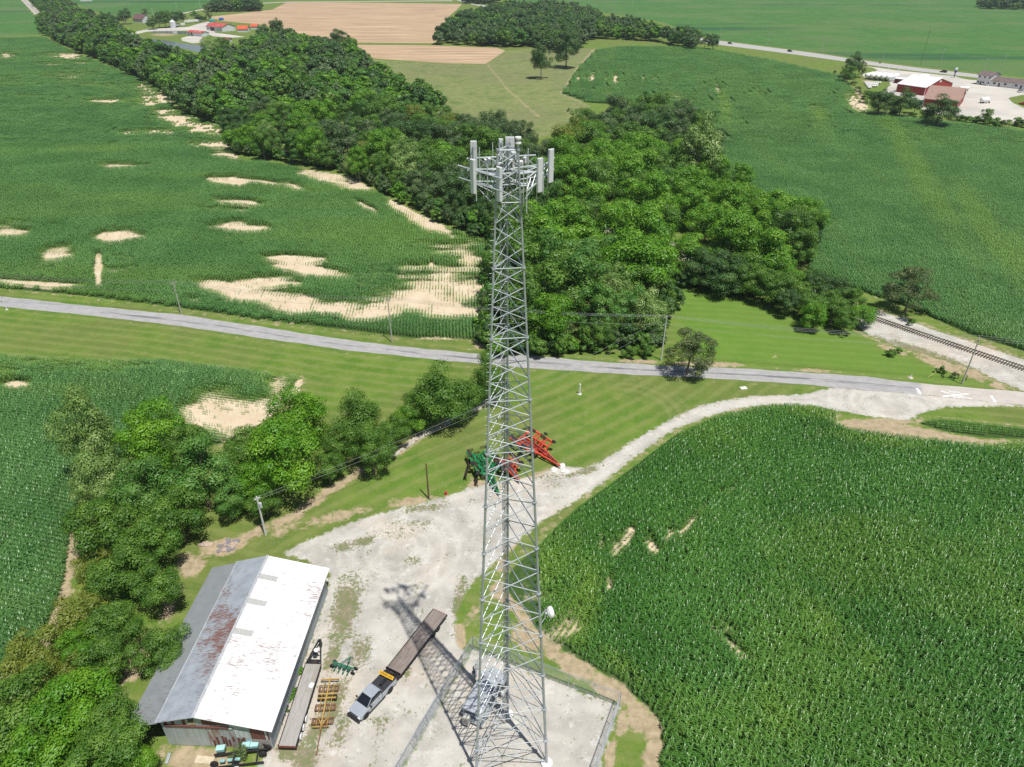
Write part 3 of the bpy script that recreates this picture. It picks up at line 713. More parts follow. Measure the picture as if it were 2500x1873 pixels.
def scatter(name, XY, rot, scl, zs, pale, coll, nproto, label, cat, kind='stuff', z=0.0):
    n = len(XY)
    me = bpy.data.meshes.new(name)
    me.vertices.add(n)
    co = np.zeros((n, 3), np.float32); co[:, :2] = XY; co[:, 2] = z
    me.vertices.foreach_set('co', co.ravel())
    def at(nm, v, ty='FLOAT'):
        a = me.attributes.new(nm, ty, 'POINT'); a.data.foreach_set('value', np.asarray(v, np.float32 if ty == 'FLOAT' else np.int32))
    at('rot', rot); at('scl', scl); at('zs', zs); at('pale', pale); at('pid', rng.randint(0, nproto, n), 'INT')
    o = bpy.data.objects.new(name, me); COL.objects.link(o)
    ng = bpy.data.node_groups.new(name, 'GeometryNodeTree')
    ng.interface.new_socket('Geometry', in_out='INPUT', socket_type='NodeSocketGeometry')
    ng.interface.new_socket('Geometry', in_out='OUTPUT', socket_type='NodeSocketGeometry')
    N = ng.nodes; Lk = ng.links.new
    gi = N.new('NodeGroupInput'); go = N.new('NodeGroupOutput')
    m2p = N.new('GeometryNodeMeshToPoints'); iop = N.new('GeometryNodeInstanceOnPoints')
    ci = N.new('GeometryNodeCollectionInfo'); ci.inputs['Collection'].default_value = coll
    ci.inputs['Separate Children'].default_value = True; ci.inputs['Reset Children'].default_value = True
    def na(nm, ty):
        x = N.new('GeometryNodeInputNamedAttribute'); x.data_type = ty; x.inputs[0].default_value = nm
        return [s for s in x.outputs if s.enabled and s.name == 'Attribute'][0]
    Lk(gi.outputs[0], m2p.inputs[0]); Lk(m2p.outputs[0], iop.inputs['Points'])
    Lk(ci.outputs[0], iop.inputs['Instance']); iop.inputs['Pick Instance'].default_value = True
    Lk(na('pid', 'INT'), iop.inputs['Instance Index'])
    cr = N.new('ShaderNodeCombineXYZ'); Lk(na('rot', 'FLOAT'), cr.inputs[2]); Lk(cr.outputs[0], iop.inputs['Rotation'])
    cs = N.new('ShaderNodeCombineXYZ'); s_ = na('scl', 'FLOAT'); Lk(s_, cs.inputs[0]); Lk(s_, cs.inputs[1]); Lk(na('zs', 'FLOAT'), cs.inputs[2]); Lk(cs.outputs[0], iop.inputs['Scale'])
    Lk(iop.outputs[0], go.inputs[0])
    md = o.modifiers.new('scatter', 'NODES'); md.node_group = ng
    tag(o, label, cat, kind=kind)
    return o

def infront(x, y, pad=1.28):
    """keep what the camera and a step to the side of it could see"""
    d = y * CP + CAM_H * SP
    return (np.abs(x) < (d * 1250 / F_PX) * pad + 12)
def rowgrid(poly, dirv, ds, dr, ymin=0, ymax=1e9):
    P = np.array(poly); d = np.array([dirv[0], dirv[1]]); d /= np.linalg.norm(d); nrm = np.array([-d[1], d[0]])
    P = P[(P[:, 1] < 4000)]
    lo_a, hi_a = (P @ d).min(), (P @ d).max(); lo_r, hi_r = (P @ nrm).min(), (P @ nrm).max()
    A_, R_ = np.meshgrid(np.arange(lo_a, hi_a, ds), np.arange(lo_r, hi_r, dr))
    A_ = A_ + rng.uniform(-.25, .25, A_.shape) * ds
    X_ = A_ * d[0] + R_ * nrm[0]; Y_ = A_ * d[1] + R_ * nrm[1]
    X_ = X_.ravel(); Y_ = Y_.ravel()
    k = (Y_ > ymin) & (Y_ < ymax) & infront(X_, Y_)
    return X_[k], Y_[k], math.atan2(d[1], d[0])
def clampdir(a, b): return (G(*b) - G(*a)).to_2d()
def thin(X_, Y_, b, sdv, edge=.35, a=None):
    keep = (sdv > edge)
    u = rng.rand(len(X_))
    if a is not None:
        al_ = X_ * math.cos(a) + Y_ * math.sin(a); ro_ = -X_ * math.sin(a) + Y_ * math.cos(a)
        u = .45 * u + .55 * np.clip(vnoise(al_, np.round(ro_ / .76) * 77.0, 1.6, 77) * 1.3 - .15, 0, 1)
    n_ = (vnoise(X_, Y_, 1.3, 41) - .5) * .45 + (vnoise(X_, Y_, 5.0, 42) - .5) * .45
    q = np.clip((b + n_ - .14) / 1.0, 0, 1)
    return keep & ((u > q * .9 + (b + n_ > .92) * .2) | (b < .02))
NEAR = 150.0; MID = 330.0
# field A: rows follow the drive, so they bend with it
poly = np.array(FIELD_A)
xs = np.arange(4, 150, .76); ysr = np.arange(38, 150, .23)
X_, Y_ = np.meshgrid(xs, ysr); X_ = X_.ravel() + rng.uniform(-.3, .3, X_.size); Y_ = Y_.ravel() + rng.uniform(-.1, .1, Y_.size)
k = infront(X_, Y_) & (sdpoly(X_, Y_, FIELD_A) > -1); X_, Y_ = X_[k], Y_[k]
edge_line = gp([(1000, 1700), (1217, 1445), (1317, 1326), (1352, 1293), (1410, 1239), (1485, 1186), (1562, 1128), (1650, 1062), (1740, 1022), (1843, 996), (1959, 990), (2060, 1005), (2190, 1040), (2500, 1060), (2900, 1075)])
def rowd(x, y): return dline(x, y, edge_line)
for _ in range(2):
    d0 = rowd(X_, Y_); e = .15
    gx = (rowd(X_ + e, Y_) - d0) / e; gy = (rowd(X_, Y_ + e) - d0) / e
    L = np.sqrt(gx * gx + gy * gy) + 1e-6
    tgt = np.round(d0 / .76) * .76
    X_ += gx / L * (tgt - d0); Y_ += gy / L * (tgt - d0)
jx = .025 + .12 * np.clip((dline(X_, Y_, edge_line) - 18) / 25, 0, 1)
X_ += rng.normal(size=X_.size) * jx; Y_ += rng.normal(size=X_.size) * jx
sdv = sdpoly(X_, Y_, FIELD_A) + (fbm(X_, Y_, 3, 21) - .5) * .8
b = bare_at(X_, Y_) * .62
k = thin(X_, Y_, b, sdv)
X_, Y_, b = X_[k], Y_[k], b[k]
hs = (.60 + .25 * fbm(X_, Y_, 12, 5)) * (1 - .45 * np.clip(b * 2.5, 0, 1)) * np.clip(.62 + .12 * sdv[k], 0, 1)
scatter('corn_field', np.stack([X_, Y_], 1), rng.uniform(0, 6.28, len(X_)), hs * 1.02, hs * rng.uniform(.9, 1.1, len(X_)), np.clip(pale_at(X_, Y_) * .8 + np.clip((fbm(X_, Y_, 14, 8) - .5) * 1.4, 0, .35) + .8 * np.clip(b * 2, 0, .5), 0, 1), c_nearA, 5,
        'tall green corn in curving rows beside the white gravel drive and the tower pad', 'corn')
nA = len(X_)
def streak(x, y, a):
    u = x * math.cos(a) + y * math.sin(a); v = -x * math.sin(a) + y * math.cos(a)
    return np.clip((fbm(u / 14, v, 9, 51) - .5) * 1.6, 0, .5) + np.clip((fbm(u / 3, v, 30, 52) - .52) * 1.5, 0, .4)
def field(name, poly, dirv, label, hgtf=1.0, near_coll=None, headland=None, zones=None):
    zones = zones or [(0, NEAR, .26, .76, near_coll, 5, 1.0), (NEAR, MID, 1.5, .76, c_chunk, 5, 1.0), (MID, 920, 4.1, 4.56, c_tile, 4, 1.0), (MID, 921, 1.5, .76, c_chunk, 5, 1.0), (NEAR, MID + .5, .36, .76, near_coll, 5, 1.0)]
    first = None
    for y0, y1, ds, dr, coll, npr, sc in zones:
        X_, Y_, a = rowgrid(poly, dirv, ds, dr, y0, y1)
        if not len(X_): continue
        sdv = sdpoly(X_, Y_, poly) + (fbm(X_, Y_, 5, 21) - .5) * 1.2
        b = bare_at(X_, Y_)
        k = thin(X_, Y_, b, sdv, .4 if ds < 2 else 1.4, a)
        if y0 == NEAR:
            bb = (bare_at(X_, Y_) + bare_at(X_ + 1, Y_) + bare_at(X_ - 1, Y_)) > .03
            k = k & (bb if ds < 1 else ~bb)
        if y0 == MID:
            cx_ = np.round(X_ / 5) * 5; cy2 = np.round(Y_ / 5) * 5; bb = bare_at(cx_, cy2) + bare_at(cx_ + 3, cy2) + bare_at(cx_ - 3, cy2) > 0
            k = k & (bb if ds < 2 else ~bb)
        if not k.any(): continue
        X_, Y_, b, sdv = X_[k], Y_[k], b[k], sdv[k]
        hs = (.66 + .25 * fbm(X_, Y_, 15, 5)) * (1 - .62 * np.clip(b * 1.7, 0, 1)) * np.clip(.7 + .06 * sdv, 0, 1) * hgtf
        rot = np.full(len(X_), a) + (rng.uniform(0, 6.28, len(X_)) if ds < 1 else np.where(rng.rand(len(X_)) < .5, 0, math.pi))
        o = scatter(name, np.stack([X_, Y_], 1), rot, np.full(len(X_), 1.0) if ds >= 1 else hs*1.1, hs, np.clip(pale_at(X_, Y_) * .45 + (.45 * streak(X_, Y_, a) if poly is FIELD_E else np.clip((fbm(X_ / 4, Y_, 20, 53) - .5) * 1.3, 0, .4)) + .7 * np.clip(b * 2, 0, .6), 0, 1), coll, npr, label, 'corn')
        print(name, y0, len(X_))
field('corn_field', FIELD_A2, clampdir((2300, 1040), (2500, 1062)), 'thin strip of low corn between the grass verge and the bare soil on the right', .7, c_nearA)
field('corn_field', FIELD_B, clampdir((0, 800), (600, 870)), 'dark green corn on the near left, below the mown lawn and left of the tree row', 1.0, c_nearB)
field('corn_field', FIELD_C, clampdir((1060, 800), (1066, 640)), 'wide corn field with sandy bare patches beyond the county road on the left', .9, c_nearB)
field('corn_field', FIELD_E, clampdir((2480, 618), (1824, 154)), 'large corn field right of the woods, reaching from the railway to the highway', .95, c_nearB)
print('field A plants', nA)

# ------------------------------------------------------------------ trees
bark = M('bark', (.16, .13, .10), .95, var=.35, sc=3, stretch=(2, 2, .4))
bark_pale = M('bark_pale', (.42, .39, .34), .9, var=.25, sc=2, stretch=(2, 2, .5))
GREENS = dict(
 bright=leaf_mat('leaf_bright', (.075, .235, .008), (.135, .34, .014), (.23, .44, .03), nsc=.25),
 mid=leaf_mat('leaf_mid', (.062, .170, .016), (.110, .245, .026), (.19, .34, .045), nsc=.25),
 dark=leaf_mat('leaf_dark', (.040, .115, .024), (.070, .165, .034), (.13, .23, .055), nsc=.25),
 olive=leaf_mat('leaf_olive', (.055, .18, .020), (.10, .26, .036), (.19, .36, .07), nsc=.25),
 silver=leaf_mat('leaf_silver', (.16, .29, .055), (.23, .38, .085), (.40, .52, .18), nsc=.25),
 yellow=leaf_mat('leaf_yellow', (.150, .215, .025), (.21, .27, .035), (.27, .31, .05), nsc=.25),
 grey=leaf_mat('leaf_grey', (.070, .140, .042), (.115, .195, .065), (.20, .29, .11), nsc=.25),
 brown=leaf_mat('leaf_brown', (.085, .135, .040), (.135, .185, .058), (.20, .24, .09), nsc=.25))
def crown_mesh(name, mat, seed, style='round', nleaf=5200, H=12.0, R=5.0, leaf=.42):
    rs = np.random.RandomState(seed)
    base = {'round': .09, 'tall': .07, 'airy': .05, 'bush': .03, 'column': .03}[style]
    ncl = {'round': 42, 'tall': 46, 'airy': 34, 'bush': 16, 'column': 44}[style]
    cs = []; cr = []
    zc = H * (base + 1) / 2; hz = H * (1 - base) / 2
    lob = rs.rand(5) * 6.28
    tries = 0
    while len(cs) < ncl and tries < 5000:
        tries += 1
        v = rs.normal(size=3); v /= np.linalg.norm(v)
        if v[2] < -.75 and rs.rand() < .6: continue
        rr = rs.uniform(.55, .86) if rs.rand() < .8 else rs.uniform(.1, .5)
        az = math.atan2(v[1], v[0])
        rmod = 1 + .16 * math.sin(2 * az + lob[0]) + .12 * math.sin(3 * az + lob[1]) + .1 * math.sin(5 * az + lob[2] + 3 * v[2])
        taper = 1.0
        if style == 'tall': taper = 1 - .3 * max(0, v[2])
        if style == 'column': taper = 1 - .55 * (v[2] * .5 + .5) ** 1.3
        if v[2] < 0: v[:2] *= min(1.7, (1 - v[2] ** 2) ** -.28)
        p = np.array([v[0] * R * rr * rmod * taper, v[1] * R * rr * rmod * taper, zc + v[2] * hz * rr * (1.05 if v[2] > 0 else .95)])
        r = R * rs.uniform(.20, .38) * (.75 if style == 'airy' else 1)
        if p[2] - r * .5 < 0 and style != 'bush': continue
        cs.append(p); cr.append(r)
    cs = np.array(cs); cr = np.array(cr)
    w = cr ** 2; w /= w.sum()
    ci = rs.choice(len(cs), nleaf, p=w)
    d = rs.normal(size=(nleaf, 3)); d[:, 2] += .35; d /= np.linalg.norm(d, axis=1)[:, None]
    out = cs[ci] - np.array([0, 0, zc - hz * .25]); out /= np.linalg.norm(out, axis=1)[:, None] + 1e-6
    d = d + .35 * out; d /= np.linalg.norm(d, axis=1)[:, None]
    rad = cr[ci] * np.power(rs.rand(nleaf), .2) * (1 + .12 * rs.normal(size=nleaf))
    pos = cs[ci] + d * rad[:, None] * np.array([1.12, 1.12, .8])
    # drooping sprays on the outside
    q_ = np.percentile(np.hypot(pos[:, 0], pos[:, 1]), 96) / R; pos[:, :2] /= q_; cs[:, :2] /= q_
    pos[:, 2] *= H / np.percentile(pos[:, 2], 99.5)
    pos[:, 2] = np.maximum(pos[:, 2], H * base * .35 + .1)
    nrm = d * .9 + rs.normal(size=(nleaf, 3)) * .26 + np.array([0, 0, .12]); nrm /= np.linalg.norm(nrm, axis=1)[:, None]
    t = np.cross(nrm, rs.normal(size=(nleaf, 3))); t /= np.linalg.norm(t, axis=1)[:, None] + 1e-9
    bt = np.cross(nrm, t)
    s1 = leaf * rs.uniform(.6, 1.25, nleaf)[:, None] * .62; s2 = s1 * rs.uniform(.5, .85, nleaf)[:, None]
    V = np.stack([pos - t * s1, pos - bt * s2 - nrm * s2 * .18, pos + t * s1, pos + bt * s2 - nrm * s2 * .18], 1).reshape(-1, 3)
    F = np.arange(nleaf * 4).reshape(-1, 4)
    tone_c = rs.rand(len(cs)) ** 2.2
    tone = np.repeat(np.clip(tone_c[ci] * .7 + rs.rand(nleaf) * .35 - .1, 0, 1), 4)
    me = bpy.data.meshes.new(name)
    me.vertices.add(len(V)); me.vertices.foreach_set('co', V.astype(np.float32).ravel())
    me.loops.add(len(V)); me.loops.foreach_set('vertex_index', F.ravel().astype(np.int32))
    me.polygons.add(nleaf); me.polygons.foreach_set('loop_start', np.arange(nleaf, dtype=np.int32) * 4)
    me.update(calc_edges=True)
    a = me.attributes.new('tone', 'FLOAT', 'POINT'); a.data.foreach_set('value', tone.astype(np.float32))
    me.materials.append(mat)
    return me, cs
def trunk_mesh(name, mat, cs, H=12.0, seed=0, r0=.26, style='round'):
    rs = random.Random(seed); b = MB()
    top = Vector((rs.uniform(-.3, .3), rs.uniform(-.3, .3), H * .62))
    mid = Vector((rs.uniform(-.15, .15), rs.uniform(-.15, .15), H * .25))
    b.tube((0, 0, -.2), mid, r0, r0 * .72, 8); b.tube(mid, top, r0 * .72, r0 * .3, 7)
    for c in list(cs)[:11]:
        c = Vector(c); s_ = mid.lerp(top, rs.uniform(.05, .8)); m_ = s_.lerp(c, .55) + Vector((0, 0, -.25))
        b.tube(s_, m_, r0 * .34, r0 * .2, 5); b.tube(m_, c, r0 * .2, r0 * .05, 4)
    me = bpy.data.meshes.new(name); me.from_pydata([tuple(v) for v in b.V], [], b.F); me.materials.append(mat); me.update(); return me
PROTO = {}
def kind_protos(kind, green, style, seeds, nleaf, leaf, H=12.0, R=5.0, bk=None):
    L = []
    for s_ in seeds:
        cm, cs = crown_mesh('crown', GREENS[green], s_, style, nleaf, H, R, leaf)
        L.append((cm, trunk_mesh('trunk', bk or bark, cs, H, s_, .26 if style != 'bush' else .06), H, R))
    PROTO[kind] = L
kind_protos('bright', 'bright', 'round', (1, 2, 3), 10500, .30)
kind_protos('mid', 'mid', 'round', (4, 5, 6), 10500, .30)
kind_protos('dark', 'dark', 'round', (7, 8, 9), 10500, .30)
kind_protos('olive', 'olive', 'airy', (10, 11), 9000, .28)
kind_protos('silver', 'silver', 'tall', (12, 13), 10000, .29, bk=bark_pale)
kind_protos('yellow', 'yellow', 'round', (14,), 6500, .34)
kind_protos('brown', 'brown', 'airy', (15,), 9000, .26)
kind_protos('cone_hi', 'mid', 'column', (31, 32), 14000, .25)
kind_protos('dark_hi', 'dark', 'round', (33, 34), 14000, .25)
kind_protos('bush', 'mid', 'bush', (16, 17), 2200, .26, H=3.0, R=2.0)
kind_protos('bush_bright', 'bright', 'bush', (18,), 2200, .26, H=3.0, R=2.0)
kind_protos('bush_brown', 'brown', 'bush', (19,), 1500, .2, H=3.0, R=2.0)
kind_protos('grey', 'grey', 'round', (41, 42), 10500, .29)
kind_protos('lime', 'yellow', 'round', (43,), 9500, .30)
kind_protos('bright_hi', 'bright', 'round', (21, 22), 15000, .25)
kind_protos('mid_hi', 'mid', 'round', (23, 24, 28), 15000, .25)
kind_protos('olive_hi', 'olive', 'round', (25, 26), 14000, .25)
kind_protos('silver_hi', 'silver', 'tall', (27,), 14000, .26, bk=bark_pale)
trr = random.Random(5)
def tree(x, y, h, r, kind, label, cat='tree', group=None, name='broadleaf_tree', parts=True):
    cm, tm, H0, R0 = trr.choice(PROTO[kind])
    t = thing(name, label, cat, (x, y, 0), trr.uniform(0, 6.28), group)
    t.scale = (r / R0, r / R0 * trr.uniform(.93, 1.07), h / H0)
    c = bpy.data.objects.new('crown', cm); COL.objects.link(c); c.parent = t
    if parts:
        k = bpy.data.objects.new('trunk' if 'bush' not in kind else 'stem', tm); COL.objects.link(k); k.parent = t
    return t
def tree_px(cx, cy_, rpx, kind, label, hr=2.1, group=None, name='broadleaf_tree', cat='tree', cfrac=.58):
    """crown centre and crown radius as they show in the photograph; hr = height / crown radius"""
    r = 5.0
    for _ in range(12):
        g_ = G(cx, cy_, r * hr * cfrac)
        d = g_.y * CP + (CAM_H - g_.z) * SP
        r = rpx * d / F_PX
    return tree(g_.x, g_.y, r * hr, r, kind, label, cat, group, name)
# ------------------------------------------------------------------ the woods behind the tower
WOOD_TOP = 10.5
def gt(pts): return gp(pts, WOOD_TOP)
WOODS = (gt([(66, -6), (150, -6), (190, 25), (270, 42), (282, 70), (320, 92), (352, 104), (480, 136), (560, 132), (620, 100), (690, 75), (720, 90), (800, 104), (850, 104), (870, 128), (916, 172), (966, 196), (1016, 200), (1039, 226), (1089, 258), (1140, 282), (1221, 297), (1267, 312), (1290, 372), (1330, 352), (1402, 308), (1410, 280), (1487, 246), (1572, 232), (1622, 246), (1700, 276), (1735, 296), (1768, 335)])
 + gp([(1766, 375), (1752, 415), (1752, 475), (1805, 486), (1850, 540), (1955, 548), (1982, 582), (1960, 633), (1905, 668), (1820, 655), (1740, 690), (1640, 700), (1630, 766), (1598, 815), (1590, 845), (1500, 858), (1313, 864), (1200, 856), (1196, 820), (1200, 760), (1205, 700), (1212, 630), (1196, 584), (1097, 548), (1004, 503), (908, 452), (850, 418), (734, 402), (579, 376), (568, 345), (556, 306), (480, 282), (420, 228), (378, 203), (301, 168), (232, 140), (162, 110), (118, 85), (112, 62)]))
HEDGE = gp([(1905, 700), (2030, 735), (2085, 765), (2105, 800), (2105, 836), (2050, 838), (1925, 788), (1845, 745), (1750, 720), (1700, 700), (1760, 690), (1840, 690)])
cand = []
wr = np.random.RandomState(3)
Wp = np.array(WOODS); x0, x1, y0_, y1_ = Wp[:, 0].min(), Wp[:, 0].max(), Wp[:, 1].min(), Wp[:, 1].max()
cell = {}
def try_add(x, y, sp):
    gx_, gy_ = int(x // 5), int(y // 5)
    R_ = int(sp // 5) + 1
    for i in range(gx_ - R_, gx_ + R_ + 1):
        for j in range(gy_ - R_, gy_ + R_ + 1):
            for (a, b) in cell.get((i, j), ()):
                if (a - x) ** 2 + (b - y) ** 2 < sp * sp: return False
    cell.setdefault((gx_, gy_), []).append((x, y)); return True
N_ = 60000
rx = wr.uniform(x0, x1, N_); ry = wr.uniform(y0_, y1_, N_)
sdw = sdpoly(rx, ry, WOODS); dr_ = dline(rx, ry, RAILC)
inw = infront(rx, ry, 1.05)
for i in range(N_):
    if sdw[i] < (-2.2 if ry[i] > 260 and rx[i] < 20 else 2.0) or dr_[i] < 6.5 or not inw[i]: continue
    sp = 8.0 if ry[i] < 350 else 9.0
    if sdw[i] < 6: sp *= .82
    if try_add(rx[i], ry[i], sp): cand.append((rx[i], ry[i], sdw[i]))
cand.sort(key=lambda c: c[1] ** 2 + c[0] ** 2)
print('wood trees', len(cand))
NIND = 235
def pick_kind(x, y, u):
    n = float(vnoise(np.array([x]), np.array([y]), 28, 33)[0]) * .7 + u * .5
    east = x > 12
    px = proj(x, y, 9)
    bright = (px[1] > 380 and px[0] > 1330)
    if bright: return 'bright' if n > .42 else ('mid' if n > .28 else 'olive')
    if px[1] > 560: return 'mid' if n > .45 else ('olive' if n > .25 else 'bright')
    return 'dark' if n < .34 else ('grey' if n < .54 else ('mid' if n < .74 else ('bright' if n < .82 else ('silver' if n > .96 else ('lime' if n > .92 else 'olive')))))
WL = dict(bright='bright green broadleaf tree crowded into the woods behind the tower', mid='mid green broadleaf tree crowded into the woods behind the tower', dark='dark green broadleaf tree crowded into the woods behind the tower',
          grey='grey-green broadleaf tree crowded into the woods behind the tower', lime='yellow-green broadleaf tree crowded into the woods behind the tower',
          olive='olive green loose-crowned tree crowded into the woods behind the tower', silver='pale silvery leafed tree crowded into the woods behind the tower')
for i, (x, y, s_) in enumerate(cand[:NIND]):
    k = pick_kind(x, y, wr.rand())
    h = wr.uniform(10, 18) * (.85 if s_ < 4 else 1.0); r = (3.3 + h * .24) * wr.uniform(.85, 1.15) * (.85 if s_ < 6 else 1)
    tree(x, y, h, r, k, WL[k], 'tree', k + ' trees of the woods behind the tower')
# farther back the woods read as one mass
far_c = bpy.data.collections.new('woodland_crowns')
FARK = ['dark', 'grey', 'dark', 'mid', 'bright', 'olive']
for i, k in enumerate(FARK):
    cm, cs = crown_mesh('wood_crown', GREENS[k], 60 + i, 'round', 2600, 12, 5, .8)
    far_c.objects.link(bpy.data.objects.new('wood_crown_%d' % i, cm))
def woodland(name, pts, label, dark=.5):
    xy = np.array([(c[0], c[1]) for c in pts]); n = len(xy)
    s_ = wr.uniform(1.1, 1.6, n)
    o = scatter(name, xy, wr.uniform(0, 6.28, n), s_, wr.uniform(.75, 1.35, n), np.zeros(n), far_c, 6, label, 'woods')
    pid = np.array([wr.choice([0, 2, 1, 3]) if wr.rand() < dark else wr.choice([1, 3, 4, 5]) for _ in range(n)], np.int32)
    o.data.attributes['pid'].data.foreach_set('value', pid); return o
EDGE_L = [WOODS[i] for i in range(len(WOODS) - 38, len(WOODS))]
und = []
for p, d in along(EDGE_L, 2.6):
    q = p + Vector((-d.y, d.x)) * wr.uniform(-2.5, 1.5)
    if dline(np.array([q.x]), np.array([q.y]), RAILC)[0] > 6 and infront(q.x, q.y, 1.05): und.append((q.x, q.y, 0))
xy = np.array(und)[:, :2]; n_ = len(xy); s_ = wr.uniform(.28, .62, n_)
o = scatter('undergrowth', xy, wr.uniform(0, 6.28, n_), s_, wr.uniform(.26, .6, n_), np.zeros(n_), far_c, 6, 'leafy undergrowth along the foot of the woods behind the tower', 'undergrowth')
print('undergrowth', n_)
woodland('woodland', cand[NIND:], 'far part of the long woods running back to the railway at the upper left', .45)
def fill(poly, sp, ymax=1e9):
    P_ = np.array(poly); out = []
    n = 9000
    a = wr.uniform(P_[:, 0].min(), P_[:, 0].max(), n); b = wr.uniform(P_[:, 1].min(), P_[:, 1].max(), n); s_ = sdpoly(a, b, poly)
    for i in range(n):
        if s_[i] > 0 and try_add(a[i], b[i], sp): out.append((a[i], b[i], s_[i]))
    return out
GROVE = gp([(1060, 106), (1213, 115), (1300, 118), (1330, 122), (1415, 122), (1437, 96), (1506, 96), (1622, 104), (1696, 104)]) + gp([(1690, 96), (1622, 80), (1584, 62), (1530, 50), (1490, 50), (1440, 22), (1360, 12), (1240, 10), (1160, 24), (1120, 38), (1092, 60), (1068, 84)], 9)
woodland('woodland', fill(GROVE, 8.6), 'dark grove of broadleaf trees at the top middle, behind the pasture', .9)
woodland('woodland', fill(gp([(2385, 22), (2500, 25), (2800, 30), (2800, 0), (2500, 2), (2400, 12)]), 10), 'dark block of woods at the top right corner', .95)
woodland('woodland', fill(gp([(505, 30), (560, 29), (632, 28), (636, 22), (600, 16), (552, 14)]), 9), 'clump of dark trees beside the grey house at the top left', .8)
woodland('woodland', fill(gp([(1130, 9), (1200, 11), (1220, 6), (1190, 2), (1140, 2)]), 9), 'small dark thicket beside the highway at the top centre', .8)

# hedge of low trees left of the railway
hc = fill(HEDGE, 5.0)
for x, y, s_ in hc:
    k = wr.choice(['mid', 'mid', 'dark', 'bright', 'olive'])
    px = proj(x, y, 4)[0]
    sc = 1.15 if px < 1900 else (.85 if px < 2060 else .72)
    tree(x, y, wr.uniform(6.8, 9.2) * sc, wr.uniform(3.6, 4.8) * sc, k, 'low %s tree in the hedge between the lawn and the railway' % {'mid': 'mid green', 'dark': 'dark green', 'bright': 'bright green', 'olive': 'olive green'}[k], 'tree', k + ' trees of the hedge by the railway')

# big crowns that stand out of the woods
for q in [(1710, 360, 62, 'silver', 'tall silvery green tree at the east edge of the woods by the corn', 3.0), (1790, 570, 70, 'bright', 'big bright green tree at the south-east end of the woods, left of two', 2.0), (1850, 610, 72, 'bright', 'big bright green tree at the south-east end of the woods, right of two', 2.0),
          (1775, 505, 44, 'dark', 'dark tree with bare grey branches at the east edge of the woods', 2.3), (1925, 560, 46, 'dark', 'dark green tree nearest the corn at the tip of the woods', 2.3), (1905, 545, 24, 'brown', 'brownish thin tree between dark trees at the tip of the woods', 2.4), (1960, 600, 40, 'mid', 'mid green tree above the bare soil at the tip of the woods', 2.4),
          (1415, 690, 72, 'olive', 'grey-green airy tree in the front of the woods right of the tower', 2.6), (1500, 700, 42, 'silver', 'tall pale tree in the front of the woods above the road', 3.4), (1555, 640, 88, 'bright', 'very wide bright green tree in the front of the woods by the lawn', 2.0), (1590, 760, 50, 'silver', 'pale leafed tree at the lawn corner of the woods', 2.6),
          (1370, 800, 42, 'silver', 'pale bushy tree at the roadside foot of the woods', 2.0), (1280, 700, 50, 'mid', 'mid green tree just right of the tower legs', 2.4), (1470, 810, 40, 'mid', 'round green tree at the roadside foot of the woods', 1.9), (1185, 800, 32, 'dark', 'dark shrubby tree left of the tower at the field corner', 2.0), (1210, 745, 34, 'mid', 'green tree between the sandy corn and the tower', 2.2)]:
    tree_px(*q[:5], hr=q[5])
for (px, py) in [(1255, 855), (1300, 860), (1345, 862), (1395, 858), (1440, 862), (1490, 858), (1535, 872), (1575, 868)]:
    g_ = G(px, py); tree(g_.x, g_.y, wr.uniform(2.6, 4), wr.uniform(1.9, 2.8), 'bush', 'leafy bush at the foot of the woods along the county road', 'bush', 'bushes at the foot of the woods', 'bush')

